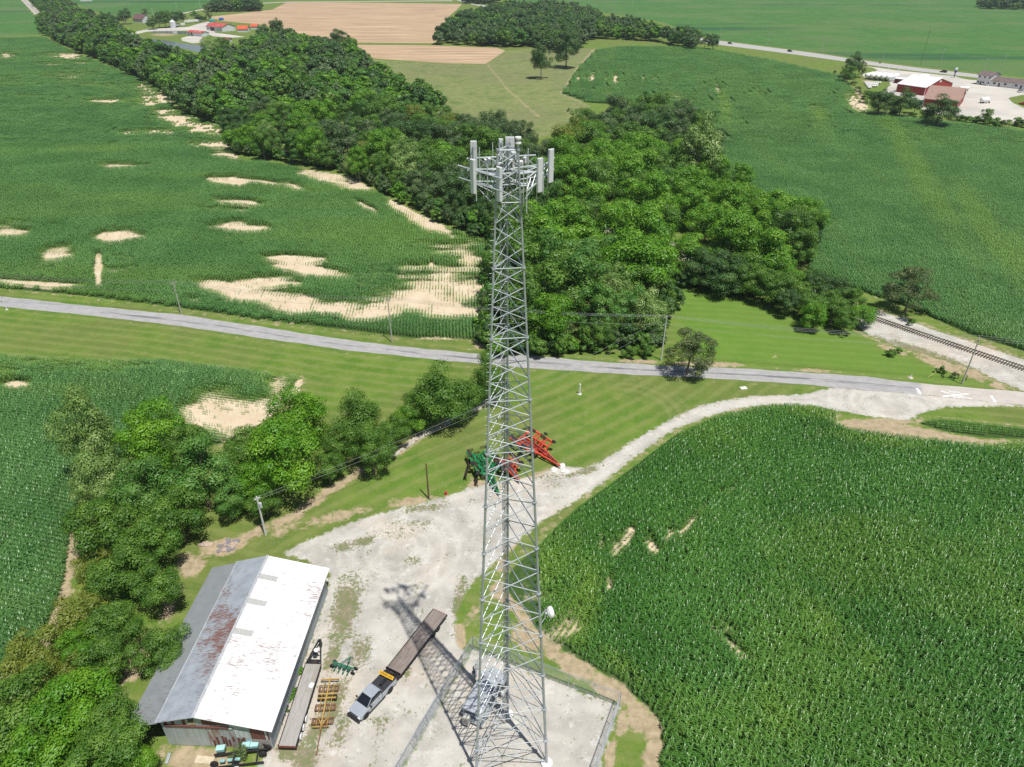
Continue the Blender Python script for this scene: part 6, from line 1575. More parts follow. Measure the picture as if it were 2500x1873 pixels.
# ------------------------------------------------------------------ tillage machines by the drive
def harrow(name, front, rear, wid, col, label, discs=True, stagger=0, wings=True, seed=1):
    f_ = G(*front); r_ = G(*rear); d = f_ - r_; L = d.length; ang = math.atan2(d.y, d.x); c = (f_ + r_) / 2
    t = thing(name, label, 'farm implement', (c.x, c.y, 0), ang); rs = random.Random(seed)
    h = L / 2; w = wid / 2
    b = MB()
    for y in (-w * .28, w * .28): b.beam((-h * .75, y, .95), (h * .35, y, .95), .26, .3)
    for x in (-h * .7, -h * .3, h * .1, h * .33): b.beam((x, -w * .3, .95), (x, w * .3, .95), .22, .26)
    b.beam((h * .35, -w * .28, .95), (h, 0, .65), .24, .26); b.beam((h * .35, w * .28, .95), (h, 0, .65), .24, .26); b.beam((h * .5, 0, 1.0), (h * 1.0, 0, .65), .2, .2)
    for q in range(5): b.beam((-h * .72 + q * h * .24, (-1) ** q * w * .28, 1.25), (-h * .5 + q * h * .24, -(-1) ** q * w * .2, 1.35), .12)
    b.beam((-h * .72, 0, 1.05), (h * .4, 0, 1.05), .2, .24); b.box((h * .42, 0, 1.15), (.9, .7, .5)); b.beam((-h * .5, -w * .1, 1.5), (h * .2, -w * .1, 1.5), .1); b.beam((-h * .5, w * .1, 1.5), (h * .2, w * .1, 1.5), .1)
    b.build('main_frame', col, t)
    hs_ = MB()
    for q in range(5): hs_.path([(h * .9, -.08 + .04 * q, .85), (h * .5, -.2 + .1 * q, 1.4), (0, -.3 + .15 * q, 1.6), (-h * .3, (-.5 + .25 * q) * w * .5, 1.6)], .025, 4)
    hs_.build('hydraulic_hose', dark_m, t)
    for s_ in (-1, 1):
        if not wings: continue
        b = MB(); z = 1.45
        for e in (.52, .98): b.beam((-h * .75, s_ * w * e, z + (e - .5) * 1.1), (h * .28, s_ * w * e, z + (e - .5) * 1.1), .26, .3)
        for x in (-h * .7, -h * .38, -h * .05, h * .24): b.beam((x, s_ * w * .5, z), (x, s_ * w, z + .55), .2, .22); b.beam((x, s_ * w * .28, 1.0), (x, s_ * w * .52, z), .2, .22)
        b.beam((-h * .2, s_ * .2, 1.2), (-h * .2, s_ * w * .8, z + .9), .2); b.beam((h * .1, s_ * .2, 1.2), (h * .1, s_ * w * .8, z + .9), .2)
        b.build('wing_frame', col, t)
        g_ = MB(); g_.tube((-h * .2, s_ * .3, 1.35), (-h * .2, s_ * w * .62, z + .65), .06); g_.tube((-h * .2, s_ * w * .5, z + .45), (-h * .2, s_ * w * .75, z + .85), .035); g_.build('hydraulic_cylinder', steel_bk, t)
    gangs = [(-.55, .38, .25), (.05, .38, -.25), (-.55, -.38, -.25), (.05, -.38, .25), (-.6, .85, .1), (-.05, .85, -.1), (-.6, -.85, -.1), (-.05, -.85, .1)]
    for gx, gy_, a in gangs[:8 if wings else 4]:
        b = MB(); zc = .35 if abs(gy_) < .5 else 2.1
        n = 8
        for k in range(n):
            q = Vector((gx * h + (k - n / 2) * .24 * math.cos(a), gy_ * w + (k - n / 2) * .24 * math.sin(a), zc)); u = Vector((math.cos(a), math.sin(a), 0))
            b.tube(q - u * .012, q + u * .05, .29, .22, 14)
        q0 = Vector((gx * h - n * .12 * math.cos(a), gy_ * w - n * .12 * math.sin(a), zc)); q1 = q0 + Vector((math.cos(a), math.sin(a), 0)) * n * .24
        b.tube(q0, q1, .04); b.beam(q0 + Vector((0, 0, .3)), q1 + Vector((0, 0, .3)), .09)
        b.build('disc_gang', M('disc_steel', (.10, .07, .055), .6, .4, var=.4, sc=4), t)
    for x, y, z, r in [(-h * .3, w * .16, .42, .42), (-h * .3, -w * .16, .42, .42), (-h * .55, w * .16, .42, .42), (-h * .55, -w * .16, .42, .42)]: wheel(t, x, y, z, r, .28, (.62, .56, .42))
    if wings:
        for s_ in (-1, 1):
            wheel(t, h * .30, s_ * w * 1.02, 2.2, .38, .26, (.5, .48, .45), (.25, s_ * .5, 1)); wheel(t, -h * .1, s_ * w * 1.12, 2.5, .36, .24, (.5, .48, .45), (.2, s_ * .5, 1))
            b = MB(); b.beam((h * .24, s_ * w, 2.15), (h * .34, s_ * w, 2.1), .1); b.build('wheel_arm', col, t)
    b = MB()
    for s_ in (-1, 0, 1):
        for k in range(9): b.beam((-h * .78 - .1 * (k % 3) * 2.5, s_ * w * .6 + (k - 4) * w * .07, 1.0 if s_ == 0 else 1.9), (-h * .9 - .1 * (k % 3) * 2.5, s_ * w * .6 + (k - 4) * w * .07, .1 if s_ == 0 else 1.1), .03)
        for o in (0, .25, .5): b.beam((-h * .78 - o, s_ * w * .6 - w * .3, 1.0 if s_ == 0 else 1.9), (-h * .78 - o, s_ * w * .6 + w * .3, 1.0 if s_ == 0 else 1.9), .05)
    b.build('tine_harrow', steel_bk, t)
    b = MB(); b.tube((h * .8, 0, .05), (h * .8, 0, .7), .05); b.box((h * .8, 0, .05), (.3, .3, .05)); b.tube((h - .05, 0, .55), (h + .25, 0, .55), .07); b.build('jack', steel_bk, t)
    return t
red = M('machine_red', (.66, .085, .05), .45, var=.2, sc=2.5, dirt=(.45, .16, .10), dirt_amt=.2)
grn2 = M('machine_bright_green', (.02, .21, .07), .45, var=.15, sc=2.5)
harrow('disc_harrow', (1366, 1144), (1256, 1070), 4.9, red, 'large folded red disc harrow behind the right tower leg, nearest the lawn', seed=1)
harrow('disc_harrow', (1268, 1182), (1222, 1128), 3.4, M('machine_faded_red', (.52, .09, .06), .55, var=.2, sc=2.5), 'smaller red disc harrow between the green one and the big red one', seed=2)
harrow('disc_harrow', (1218, 1212), (1160, 1108), 4.0, grn2, 'folded green tillage machine with disc gangs behind the left tower leg', seed=3)
# long roller bars leaning beside the green machine
for a, c, lab in (((1152, 1107), (1135, 1165), 'dark roller bar lying farthest left beside the green tillage machine'), ((1164, 1118), (1163, 1180), 'dark ribbed roller bar between the farthest one and the green machine')):
    A_ = G(*a, .9); C_ = G(*c, .9); d = C_ - A_; L = d.length; ang = math.atan2(d.y, d.x); m_ = (A_ + C_) / 2
    t = thing('roller_bar', lab, 'roller', (m_.x, m_.y, 0), ang)
    b = MB()
    n = int(L / .16)
    for k in range(n): b.tube((-L / 2 + k * .16, 0, .9), (-L / 2 + k * .16 + .05, 0, .9), .24, None, 12)
    b.build('roller', M('disc_steel', (.10, .07, .055), .6, .4, var=.4, sc=4), t)
    b = MB(); b.beam((-L / 2, 0, 1.2), (L / 2, 0, 1.2), .1)
    for x in (-L / 2 + .2, L / 2 - .2): b.beam((x, 0, 1.2), (x, .25, 0), .08); b.beam((x, 0, 1.2), (x, -.25, 0), .08)
    b.build('stand', steel_bk, t)

# ------------------------------------------------------------------ utility poles and their lines
pole_grey = M('weathered_pole', (.42, .39, .36), .85, var=.15, sc=3, stretch=(3, 3, .4)); pole_brown = M('brown_pole', (.13, .075, .055), .85, var=.2, sc=3); pole_pale = M('pale_pole', (.62, .62, .60), .7, var=.1, sc=3)
ins_m = M('insulator_grey', (.35, .38, .42), .3)
def upole(bx, by, ty, label, arm=2.2, arm_ang=0.0, mat=None, transformer=False, r=.15, tx=None, arm_n=1, group=None, nins=3, name='utility_pole'):
    h = hgt(bx, by, ty); g0 = G(bx, by); t = thing(name, label, 'utility pole', (g0.x, g0.y, 0), 0, group)
    MB().tube((0, 0, -.2), (0, 0, h), r, r * .62, 10).build('pole', mat or pole_grey, t)
    tops = []
    for k in range(arm_n):
        z = h - .35 - k * .9; d = Vector((math.cos(arm_ang), math.sin(arm_ang), 0))
        if arm > 0:
            MB().beam(d * -arm / 2 + Vector((0, 0, z)), d * arm / 2 + Vector((0, 0, z)), .11, .12).build('crossarm', mat or pole_grey, t)
            b = MB()
            for e in ([-.46, .0, .46] if nins == 3 else [-.46, -.2, .2, .46]):
                q = d * arm * e + Vector((0, 0, z + .06)); b.tube(q, q + Vector((0, 0, .26)), .055, .04, 8)
                if k == 0: tops.append(Vector((g0.x, g0.y, 0)) + q + Vector((0, 0, .26)))
            b.build('insulator', ins_m, t)
            b = MB(); b.beam(d * arm * .3 + Vector((0, 0, z)), Vector((0, 0, z - .7)), .04); b.beam(d * -arm * .3 + Vector((0, 0, z)), Vector((0, 0, z - .7)), .04); b.build('brace', galv, t)
    if not tops: tops = [Vector((g0.x, g0.y, h)), Vector((g0.x, g0.y, h - .9)), Vector((g0.x, g0.y, h - 1.5))]
    tops.append(Vector((g0.x, g0.y, h - 2.0)))
    if transformer: MB().lathe([(.05, 0), (.22, .02), (.22, .75), (.18, .82), (.03, .84)], 14, 0, (.32, -.1, h - 1.9)).build('transformer', M('transformer_grey', (.5, .52, .53), .5), t)
    return tops
wire_m = M('wire_aluminium', (.30, .31, .31), .5, .4)
def wire(a, c, sag=.6, r=.018, label='', group=None):
    pts = [Vector(a).lerp(Vector(c), k / 14) - Vector((0, 0, sag * 4 * (k / 14) * (1 - k / 14))) for k in range(15)]
    b = MB(); b.path(pts, r, 5); return tag(b.build('overhead_wire', wire_m), label, 'wire', group)
aR = math.radians(80)
P1 = upole(443, 766, 688, 'grey utility pole beyond the county road, leftmost of the roadside poles', 1.6, math.radians(65))
P2 = upole(957, 836, 728, 'thin grey utility pole beyond the county road, standing before the sandy corn', 1.4, math.radians(75), transformer=False)
P3 = upole(1614, 880, 771, 'pale utility pole at the edge of the woods behind the thin roadside tree', .9, math.radians(80), mat=pole_pale, arm_n=1)
P4 = upole(2348, 938, 824, 'tall grey utility pole with double crossarms beside the railway crossing', 2.2, math.radians(60), arm_n=2, r=.16)
P5 = upole(649, 1306, 1213, 'silver-grey utility pole with a transformer at the tree row above the barn', .9, math.radians(40), mat=pole_pale, transformer=True, r=.17)
t = thing('wooden_post', 'plain dark brown pole without wires on the lawn edge left of the tower', 'pole', G(1047, 1218)); MB().tube((0, 0, -.2), (0, 0, hgt(1047, 1218, 1132)), .15, .10, 10).build('pole', pole_brown, t)
def span(A, B, lab, sag=.7, n=4):
    for i in range(min(n, len(A), len(B))): wire(A[i], B[i], sag, .02, lab, lab.replace('overhead wire', 'wires'))
off = lambda T, dx, dy: [v + Vector((dx, dy, 0)) for v in T]
span(off(P1, -55, 6), P1, 'overhead wire running left from the leftmost roadside pole')
span(P1, P2, 'overhead wire between the two poles before the sandy corn', 1.0)
span(P2, P3, 'overhead wire crossing behind the tower to the pole at the woods', 1.0)
span(P3, P4, 'overhead wire across the lawn to the pole beside the crossing', 1.0)
span(P4, [v + Vector((34, -3, 0)) for v in P4], 'overhead wire running right from the pole beside the crossing', .7)
wire(P3[0], P5[0], 1.6, .02, 'overhead wire from the woods pole to the transformer pole, upper of two')
wire(P3[3], P5[1] - Vector((0, 0, .5)), 1.8, .02, 'overhead wire from the woods pole to the transformer pole, lower of two')
wire(P4[1] - Vector((0, 0, .3)), G(2262, 921, .05), 0, .012, 'thin guy wire running down from the pole beside the crossing')
b = MB(); a = G(2266, 921, .1); c = G(2286, 908, 1.5); b.tube(a, c, .07, .07, 8); tag(b.build('guy_marker', M('yellow_plastic', (.75, .78, .22), .5)), 'pale yellow guy wire marker slanting out of the grass by the crossing', 'marker')

# ------------------------------------------------------------------ markers, hydrant, stones
def post(bx, by, ty, r, mat, name, label, cat, cap=None):
    g0 = G(bx, by); h = hgt(bx, by, ty); t = thing(name, label, cat, (g0.x, g0.y, 0)); MB().tube((0, 0, -.1), (0, 0, h), r, r, 10).build('post', mat, t)
    MB().tube((0, 0, h - .25), (0, 0, h + .03), r * 1.25, r * 1.1, 10).build('cap', cap or mat, t)
    MB().tube((0, 0, 0), (0, 0, .06), r * 3.2, r * 3, 14).build('base', conc_m, t); return t
post(1415, 962, 938, .14, white_p, 'marker_post', 'white marker post standing alone on the lawn right of the tower', 'post')
post(17, 756, 724, .11, white_p, 'marker_post', 'white and grey marker post beside the road at the left edge', 'post', M('cabinet_grey', (.35, .36, .36), .6))
g0 = G(1089, 1208); t = thing('fire_hydrant', 'small red hydrant on the gravel edge beside the brown pole', 'hydrant', (g0.x, g0.y, 0)); hr_ = M('hydrant_red', (.5, .05, .05), .5)
b = MB(); b.lathe([(.22, 0), (.22, .06), (.14, .08), (.14, .55), (.18, .58), (.16, .72), (.05, .8)], 14); b.build('barrel', hr_, t)
b = MB(); b.tube((-.26, 0, .45), (.26, 0, .45), .08); b.tube((0, 0, .45), (0, -.24, .45), .09); b.build('nozzle', hr_, t)
g0 = G(1815, 948); tag(MB().box((g0.x, g0.y, .06), (1.3, .9, .12), .2).build('utility_cover', white_p), 'flat white cover slab in the grass between road and drive', 'cover')
g0 = G(2223, 923); t = thing('valve_post', 'small white valve post on a bare spot by the road near the crossing', 'post', (g0.x, g0.y, 0)); MB().tube((0, 0, 0), (0, 0, .9), .07).build('post', white_p, t); MB().tube((0, 0, 0), (0, 0, .12), .45, .4, 16).build('base', conc_m, t)
for i, (px, py) in enumerate([(2353, 931), (2333, 927)]):
    g0 = G(px, py); t = thing('fence_brace', ['dark wooden fence brace right at the foot of the crossing pole', 'dark wooden fence posts just left of the crossing pole'][i], 'fence post', (g0.x, g0.y, 0), .5)
    for x in (-.6, .6): MB().tube((x, 0, 0), (x, 0, 1.2), .07).build('post', M('dark_post', (.06, .05, .045), .9), t)
    MB().beam((-.6, 0, .9), (.6, 0, .9), .06).build('rail', M('rail_pale', (.3, .32, .2), .9), t)
def stone(x, y, s_, label, group, rs, mat, cat='stone', flat=.6, rz=None, el=1.4):
    b = MB(); n = 9; vs = []
    for k in range(3):
        for i in range(n):
            a = 2 * math.pi * i / n; r = s_ * (1, 1.02, .7)[k] * rs.uniform(.8, 1.12)
            vs.append((r * el * math.cos(a), r * math.sin(a), (0, .55, 1)[k] * s_ * flat * rs.uniform(.9, 1.1)))
    fs = []
    for k in range(2):
        for i in range(n): j = (i + 1) % n; fs.append((k * n + i, k * n + j, (k + 1) * n + j, (k + 1) * n + i))
    fs.append(tuple(range(2 * n, 3 * n))); b.add(vs, fs)
    o = b.build('stone', mat); o.location = (x, y, 0); o.rotation_euler = (0, 0, rs.uniform(0, 3.14) if rz is None else rz + rs.uniform(-.2, .2)); return tag(o, label, cat, group)
st_pale = M('pale_stone', (.50, .46, .39), .9, var=.2, sc=2); st_grey = M('grey_stone', (.24, .23, .24), .9, var=.25, sc=2); st_pink = M('pink_stone', (.45, .35, .28), .9, var=.15, sc=2)
rs = random.Random(9)
line = [(952, 1113), (985, 1096), (1012, 1076), (1035, 1064), (1062, 1050), (1090, 1034), (1118, 1020), (1150, 1004), (1180, 990), (1196, 980)]
for p, d in along([g2(*q) for q in line], 1.25): stone(p.x + rs.uniform(-.2, .2), p.y + rs.uniform(-.3, .3), rs.uniform(.42, .72), 'pale limestone block in the low rock line between tree row and lawn', 'limestone blocks of the rock line', rs, st_pale, flat=.75, rz=math.atan2(d.y, d.x))
for k in range(16):
    g0 = G(555 + rs.uniform(-24, 24), 1331 + rs.uniform(-12, 14)); stone(g0.x, g0.y, rs.uniform(.25, .48), 'grey boulder of the small pile between barn and tree row', 'boulders of the small pile', rs, st_grey if k % 3 else st_pink)
g0 = G(502, 1330); o = stone(g0.x, g0.y, .55, 'pinkish rectangular stone block left of the boulder pile', None, rs, st_pink, el=2.0, rz=.3)
g0 = G(500, 1856); tag(MB().box((g0.x, g0.y, .05), (2.0, .8, .06), -.1).box((g0.x + .3, g0.y - .1, .12), (1.4, .5, .05), .2).build('board_stack', M('pale_board', (.6, .52, .38), .8)), 'pale broken boards lying in the dry grass before the barn gable', 'boards')
g0 = G(411, 1853); tag(MB().box((g0.x, g0.y, .12), (.35, 1.2, .2), .1).build('metal_trough', M('wall_sheet_metal'), bevel=.05), 'short pale blue metal piece in the dry grass at the bottom', 'scrap')
for i, (px, py) in enumerate([(1352, 1148), (1372, 1138), (1378, 1150)]):
    g0 = G(px, py); stone(g0.x, g0.y, .55, 'white lump of rubble at the nose of the big red harrow', 'white rubble by the red harrow', rs, M('white_rubble', (.68, .66, .62), .9), flat=.4)
# ------------------------------------------------------------------ buildings farther off
def gable_house(name, A, B, depth, hw, hr, wallm, roofm, label, cat='building', over=.5, roof_th=.18, openings=(), gable_open=(), trim=None, ridge_along=True, group=None):
    """A,B: feet of the long wall that faces the camera (picture positions); the house goes depth metres back"""
    a = G(*A); b_ = G(*B); d = (b_ - a); L = d.length; ang = math.atan2(d.y, d.x)
    t = thing(name, label, cat, (a.x, a.y, 0), ang, group)
    D = depth
    b = MB()
    b.add([(0, 0, 0), (L, 0, 0), (L, D, 0), (0, D, 0), (0, 0, hw), (L, 0, hw), (L, D, hw), (0, D, hw), (0, D / 2, hr), (L, D / 2, hr)],
          [(0, 1, 5, 4), (1, 2, 6, 9, 5), (2, 3, 7, 6), (3, 0, 4, 8, 7)])
    b.build('wall', wallm, t)
    r = MB(); o = over; k = (hr - hw) / (D / 2); e = o * k
    for s_, y0, y1 in ((0, -o, D / 2), (1, D + o, D / 2)):
        z0 = hw - e + .05; z1 = hr + .05
        vs = [(-o, y0, z0), (L + o, y0, z0), (L + o, y1, z1), (-o, y1, z1)]; vs += [(x, y, z + roof_th) for x, y, z in vs]
        fs = [(0, 3, 2, 1), (4, 5, 6, 7), (0, 1, 5, 4), (1, 2, 6, 5), (2, 3, 7, 6), (3, 0, 4, 7)]
        if s_: fs = [tuple(reversed(f)) for f in fs]
        r.add(vs, fs)
    r.build('roof', roofm, t)
    def put(kind, face, u, w, z0, z1, m, frame=None):
        bb = MB()
        if face == 'f': c = (u, -.04, (z0 + z1) / 2); dm = (w, .08, z1 - z0)
        elif face == 'r': c = (L + .04, u, (z0 + z1) / 2); dm = (.08, w, z1 - z0)
        else: c = (-.04, u, (z0 + z1) / 2); dm = (.08, w, z1 - z0)
        o_ = bb.box(c, dm).build(kind, frame or m, t)
        if frame:
            q = MB(); c2 = (c[0], c[1] - .05, c[2]) if face == 'f' else (c[0] + (.05 if face == 'r' else -.05), c[1], c[2])
            q.box(c2, (max(.04, dm[0] - .2) if face == 'f' else .04, .04 if face == 'f' else dm[1] - .2, dm[2] - .2)).build('pane', m, o_)
    for q in openings: put(*q)
    if trim:
        tb = MB()
        for x in (0, L):
            for y in (0, D): tb.box((x, y, hw / 2), (.22, .22, hw))
        tb.beam((L + .04, 0, hw), (L + .04, D / 2, hr), .1, .25); tb.beam((L + .04, D, hw), (L + .04, D / 2, hr), .1, .25); tb.beam((0, -.05, hw - .1), (L, -.05, hw - .1), .1, .25)
        tb.build('trim', trim, t)
    return t, L
red_w = M('red_siding', (.30, .035, .028), .6, .1, var=.1, sc=.6); dk_red = M('dark_red_siding', (.12, .03, .03), .7, .1, var=.1)
wht = M('white_siding', (.66, .67, .68), .7, 0, var=.05, sc=.4); wht_roof = M('white_metal_roof', (.80, .80, .80), .5, 0, var=.03, sc=.3)
brn_roof = M('brown_shingle', (.34, .225, .18), .85, 0, var=.08, sc=.6); brn2 = M('dark_brown_shingle', (.17, .13, .12), .85, 0, var=.18, sc=.5)
redroof = M('red_metal_roof', (.58, .10, .085), .5, .1, var=.12, sc=.3, dirt=(.62, .35, .32), dirt_amt=.2, dsc=.2); orroof = M('orange_red_roof', (.68, .13, .06), .5, .1, var=.06)
glass_d = M('window_glass_dark', (.03, .035, .04), .1, 0, var=0); white_t = M('white_trim', (.75, .75, .74), .6, 0, var=.03); door_w = M('white_door', (.72, .73, .74), .5, 0, var=.04)
# red shed with a white roof
gable_house('machine_shed', (2187, 224), (2255, 234), 31, 4.6, 8.6, red_w, wht_roof, 'red metal shed with a white roof beside the white tanks', 'shed', trim=white_t,
            openings=[('door', 'r', 8.0, 4.2, .1, 3.9, door_w), ('door', 'r', 17.0, 4.4, .1, 3.9, door_w), ('door', 'r', 12.6, 1.0, .1, 2.3, door_w), ('sign_panel', 'r', 15.5, 1.8, 6.4, 7.4, white_t)])
gable_house('machine_shed', (2252, 260), (2335.5, 268), 29, 4.2, 9.2, red_w, brn_roof, 'red metal shed with a brown roof behind the hedge trees', 'shed', trim=white_t,
            openings=[('window', 'r', 13.0, 1.8, 4.0, 5.7, white_t), ('window', 'r', 15.8, 1.8, 4.0, 5.7, white_t), ('vent', 'r', 14.5, 2.2, 6.6, 8.0, white_t), ('door', 'r', 3.4, 1.3, .1, 2.4, M('door_dark', (.10, .04, .03), .6)), ('door', 'f', 5, 3.5, .1, 3.2, dk_red)])
w_ = [('window', 'f', 3.2 + 6.2 * k, 1.6, 1.2, 2.5, glass_d, white_t) for k in range(7)] + [('door', 'f', 6.0 + 12.5 * k, 1.0, .1, 2.2, glass_d) for k in range(3)]
gable_house('office_building', (2412, 209.5), (2540, 223), 9, 3.2, 5.2, wht, brn2, 'long low white office building with brown roof at the right edge', 'building', openings=w_)
gable_house('office_building', (2382, 205.5), (2413, 210), 9.5, 6.0, 7.8, wht, brn2, 'two storey white building with brown roof at the end of the long low one', 'building', over=.7,
            openings=[('window', 'f', x, 1.2, z, z + 1.3, glass_d, white_t) for x in (1.2, 4.6, 8.0) for z in (1.0, 4.1)] + [('door', 'f', 2.9, 1.0, .1, 2.2, glass_d)])
g0 = G(2192, 202)
gable_house('small_shed', (2182, 203), (2207, 206), 5, 2.8, 3.4, dk_red, wht_roof, 'small dark shed with flat white roof between tanks and red shed', 'shed', over=.3)
# truck with a dark body beside it
def boxtruck(x, y, ang, label, cab, body, L=7.0, name='delivery_truck'):
    g_ = G(x, y); t = thing(name, label, 'truck', (g_.x, g_.y, 0), ang)
    MB().box((-.9, 0, 1.7), (L - 2.2, 2.3, 2.3)).build('cargo_box', body, t, bevel=.05)
    b = MB(); b.prism([(L / 2 - 2.0, .5), (L / 2, .5), (L / 2, 1.5), (L / 2 - .6, 2.3), (L / 2 - 2.0, 2.3)], -1.05, 1.05, 0, Matrix(((1, 0, 0, 0), (0, 0, 1, 0), (0, 1, 0, 0), (0, 0, 0, 1)))); b.build('cab', cab, t)
    MB().box((L / 2 - .25, 0, 1.9), (.5, 1.8, .6)).build('windscreen', glass_d, t)
    for xx in (-L / 2 + 1.3, L / 2 - 1.2):
        for s_ in (-1, 1): wheel(t, xx, s_ * .95, .45, .45, .3)
    return t
boxtruck(2177, 198.5, .25, 'white tank service truck parked at the small dark shed', white_p, M('pale_grey_body', (.55, .58, .60), .5))
# five big tanks and the small ones
for k in range(5):
    a = G(2126 + 12.6 * k, 192 + 1.2 * k); t = thing('storage_tank', 'large white horizontal gas tank, %s of five beside the highway lot' % ['leftmost', 'second', 'middle', 'fourth', 'rightmost'][k], 'tank', (a.x, a.y, 0), math.radians(38))
    L = 15.0; r = 1.55
    b = MB(); prof = [(.05, -L / 2)] + [(r * math.sin(q), -L / 2 + r * .8 * (1 - math.cos(q))) for q in (.5, .9, 1.3, 1.57)] + [(r * math.sin(q), L / 2 - r * .8 * (1 - math.cos(q))) for q in (1.57, 1.3, .9, .5)] + [(.05, L / 2)]
    b.lathe(prof, 20, 0, (0, 0, 2.6), (1, 0, 0)); b.build('vessel', white_p, t, smooth=True)
    for x in (-L * .3, L * .3): MB().box((x, 0, .6), (.5, 2.4, 1.2)).build('saddle', conc_m, t)
    if k in (0, 2, 4): MB().tube((L / 2 - 1, 0, 4), (L / 2 - 1, 0, 7.2), .22).build('vent_pipe', white_p, t)
    b = MB(); b.box((0, 0, 4.3), (1.2, .9, .5)); b.build('dome', white_p, t)
for j in range(4):
    for k in range([9, 7, 6, 2][j]):
        a = G(2111 + 4.6 * k + 3 * (j > 0) * j, 205 + 3.9 * j); t = thing('gas_bottle_tank', 'small white gas tank lying in rows on the grass below the big tanks', 'small tank', (a.x, a.y, 0), math.radians(70), 'small white tanks in rows')
        b = MB(); b.lathe([(.05, -1.3), (.4, -1.2), (.6, -.9), (.6, .9), (.4, 1.2), (.05, 1.3)], 12, 0, (0, 0, .85), (1, 0, 0)); b.build('vessel', white_p, t, smooth=True); MB().box((0, 0, .12), (1.3, .5, .24)).build('skid', M('cabinet_grey', (.35, .36, .36), .6), t)
# cars
def car(x, y, ang, col, label, L=4.6, suv=False, group=None):
    g_ = G(x, y) if y < 2000 else Vector((x, y, 0)); t = thing('car', label, 'car', (g_.x, g_.y, 0), ang, group); h = L / 2; z = 1.7 if suv else 1.42
    Mx = Matrix(((1, 0, 0, 0), (0, 0, 1, 0), (0, 1, 0, 0), (0, 0, 0, 1)))
    pm = M('car_paint_%d_%d_%d' % tuple(int(v * 100) for v in col), col, .25, .3, var=.02, spec=.6)
    MB().prism([(-h, .3), (h, .3), (h, .65), (h - .25, .8), (h - 1.2, .95), (-h + .2, 1.0), (-h, .8)], -.9, .9, 0, Mx).build('body', pm, t, bevel=.05)
    MB().prism([(h - 1.2, .94), (h - 1.9, z - .03), (-h + 1.0, z), (-h + .3, .98)], -.76, .76, 0, Mx).build('windows', glass_d, t, bevel=.04)
    MB().box(((-.9 + .1) / 2, 0, z), (L * .38, 1.4, .05)).build('roof', pm, t, bevel=.02)
    for xx in (-h + .85, h - .85):
        for s_ in (-1, 1): wheel(t, xx, s_ * .82, .33, .33, .22)
    for s_ in (-1, 1): MB().box((h - .03, s_ * .65, .68), (.08, .35, .14)).build('headlight', M('lamp_glass'), t)
    return t
hwa = lambda x: math.atan2((G(x + 10, 100 + (x + 10 - 1758) * .135) - G(x, 100 + (x - 1758) * .135)).y, 1) * 0
def hdir(x0, y0, x1, y1): d = G(x1, y1) - G(x0, y0); return math.atan2(d.y, d.x)
H1 = hdir(1758, 105, 1997, 136); H2 = hdir(1997, 136, 2229, 168); H3 = hdir(2229, 168, 2384, 186)
car(1782, 107.5, H1, (.02, .022, .03), 'dark car farthest along the highway, near the tree pair', suv=True)
car(1928, 126.5, H1, (.012, .014, .018), 'black car on the highway between the corn and the open field', suv=True)
car(2303, 177, H3 + math.pi, (.05, .035, .035), 'dark maroon car on the highway before the white building', suv=True)
g0 = G(2148, 155); t = thing('motorcycle', 'dark motorcycle with rider on the highway above the white tanks', 'motorcycle', (g0.x, g0.y, 0), H2)
for x in (-.7, .7):
    b = MB(); b.lathe([(.18, -.06), (.32, -.06), (.32, .06), (.18, .06)], 14, 0, (x, 0, .32), (0, 1, 0)); b.build('wheel', tyre_m, t)
b = MB(); b.beam((-.6, 0, .5), (.5, 0, .7), .25, .35); b.beam((.5, 0, .4), (.45, 0, 1.0), .08); b.beam((.45, -.35, 1.05), (.45, .35, 1.05), .05); b.build('body', M('car_paint_1_1_1', (.012, .014, .018), .25, .3), t)
g1 = thing('person', 'person in dark clothes riding the motorcycle on the highway', 'person', (g0.x, g0.y, 0), H2)
b = MB(); b.lathe([(.10, .70), (.17, .75), (.17, .95), (.19, 1.15), (.21, 1.3), (.12, 1.38), (.06, 1.42), (.07, 1.48), (.12, 1.55), (.13, 1.64), (.08, 1.73), (.02, 1.75)], 12, 0, (-.15, 0, 0))
for s_ in (-1, 1):
    b.tube((-.15, s_ * .1, .78), (.25, s_ * .2, .72), .09, .075); b.tube((.25, s_ * .2, .72), (.05, s_ * .2, .3), .07, .05); b.tube((-.12, s_ * .19, 1.3), (.12, s_ * .3, 1.1), .055, .045); b.tube((.12, s_ * .3, 1.1), (.42, s_ * .3, 1.08), .045, .035)
b.build('body', M('dark_clothing', (.03, .03, .035), .9), g1, smooth=True)
car(2497, 256, 1.9, (.5, .02, .03), 'red car at the right edge on the pale yard')
car(2492, 225.5, .25, (.7, .71, .72), 'white car parked in front of the long white office', suv=True)
for i, (x, y, a, l) in enumerate([(2255, 192, .15, 'white boat-like tank trailer parked above the white roofed shed'), (2288, 199.5, .1, 'white vehicle parked behind the white roofed shed'), (2352, 222, .1, 'white tank truck parked behind the brown roofed shed')]):
    g_ = G(x, y); t = thing('tank_trailer', l, 'trailer', (g_.x, g_.y, 0), a + .1); b = MB(); b.lathe([(.1, -3.6), (.8, -3.4), (1.0, -3), (1.0, 3), (.8, 3.4), (.1, 3.6)], 14, 0, (0, 0, 1.7), (1, 0, 0)); b.build('vessel', white_p, t, smooth=True)
    for xx in (-2.4, -1.4, 2.2):
        for s_ in (-1, 1): wheel(t, xx, s_ * .85, .42, .42, .28)
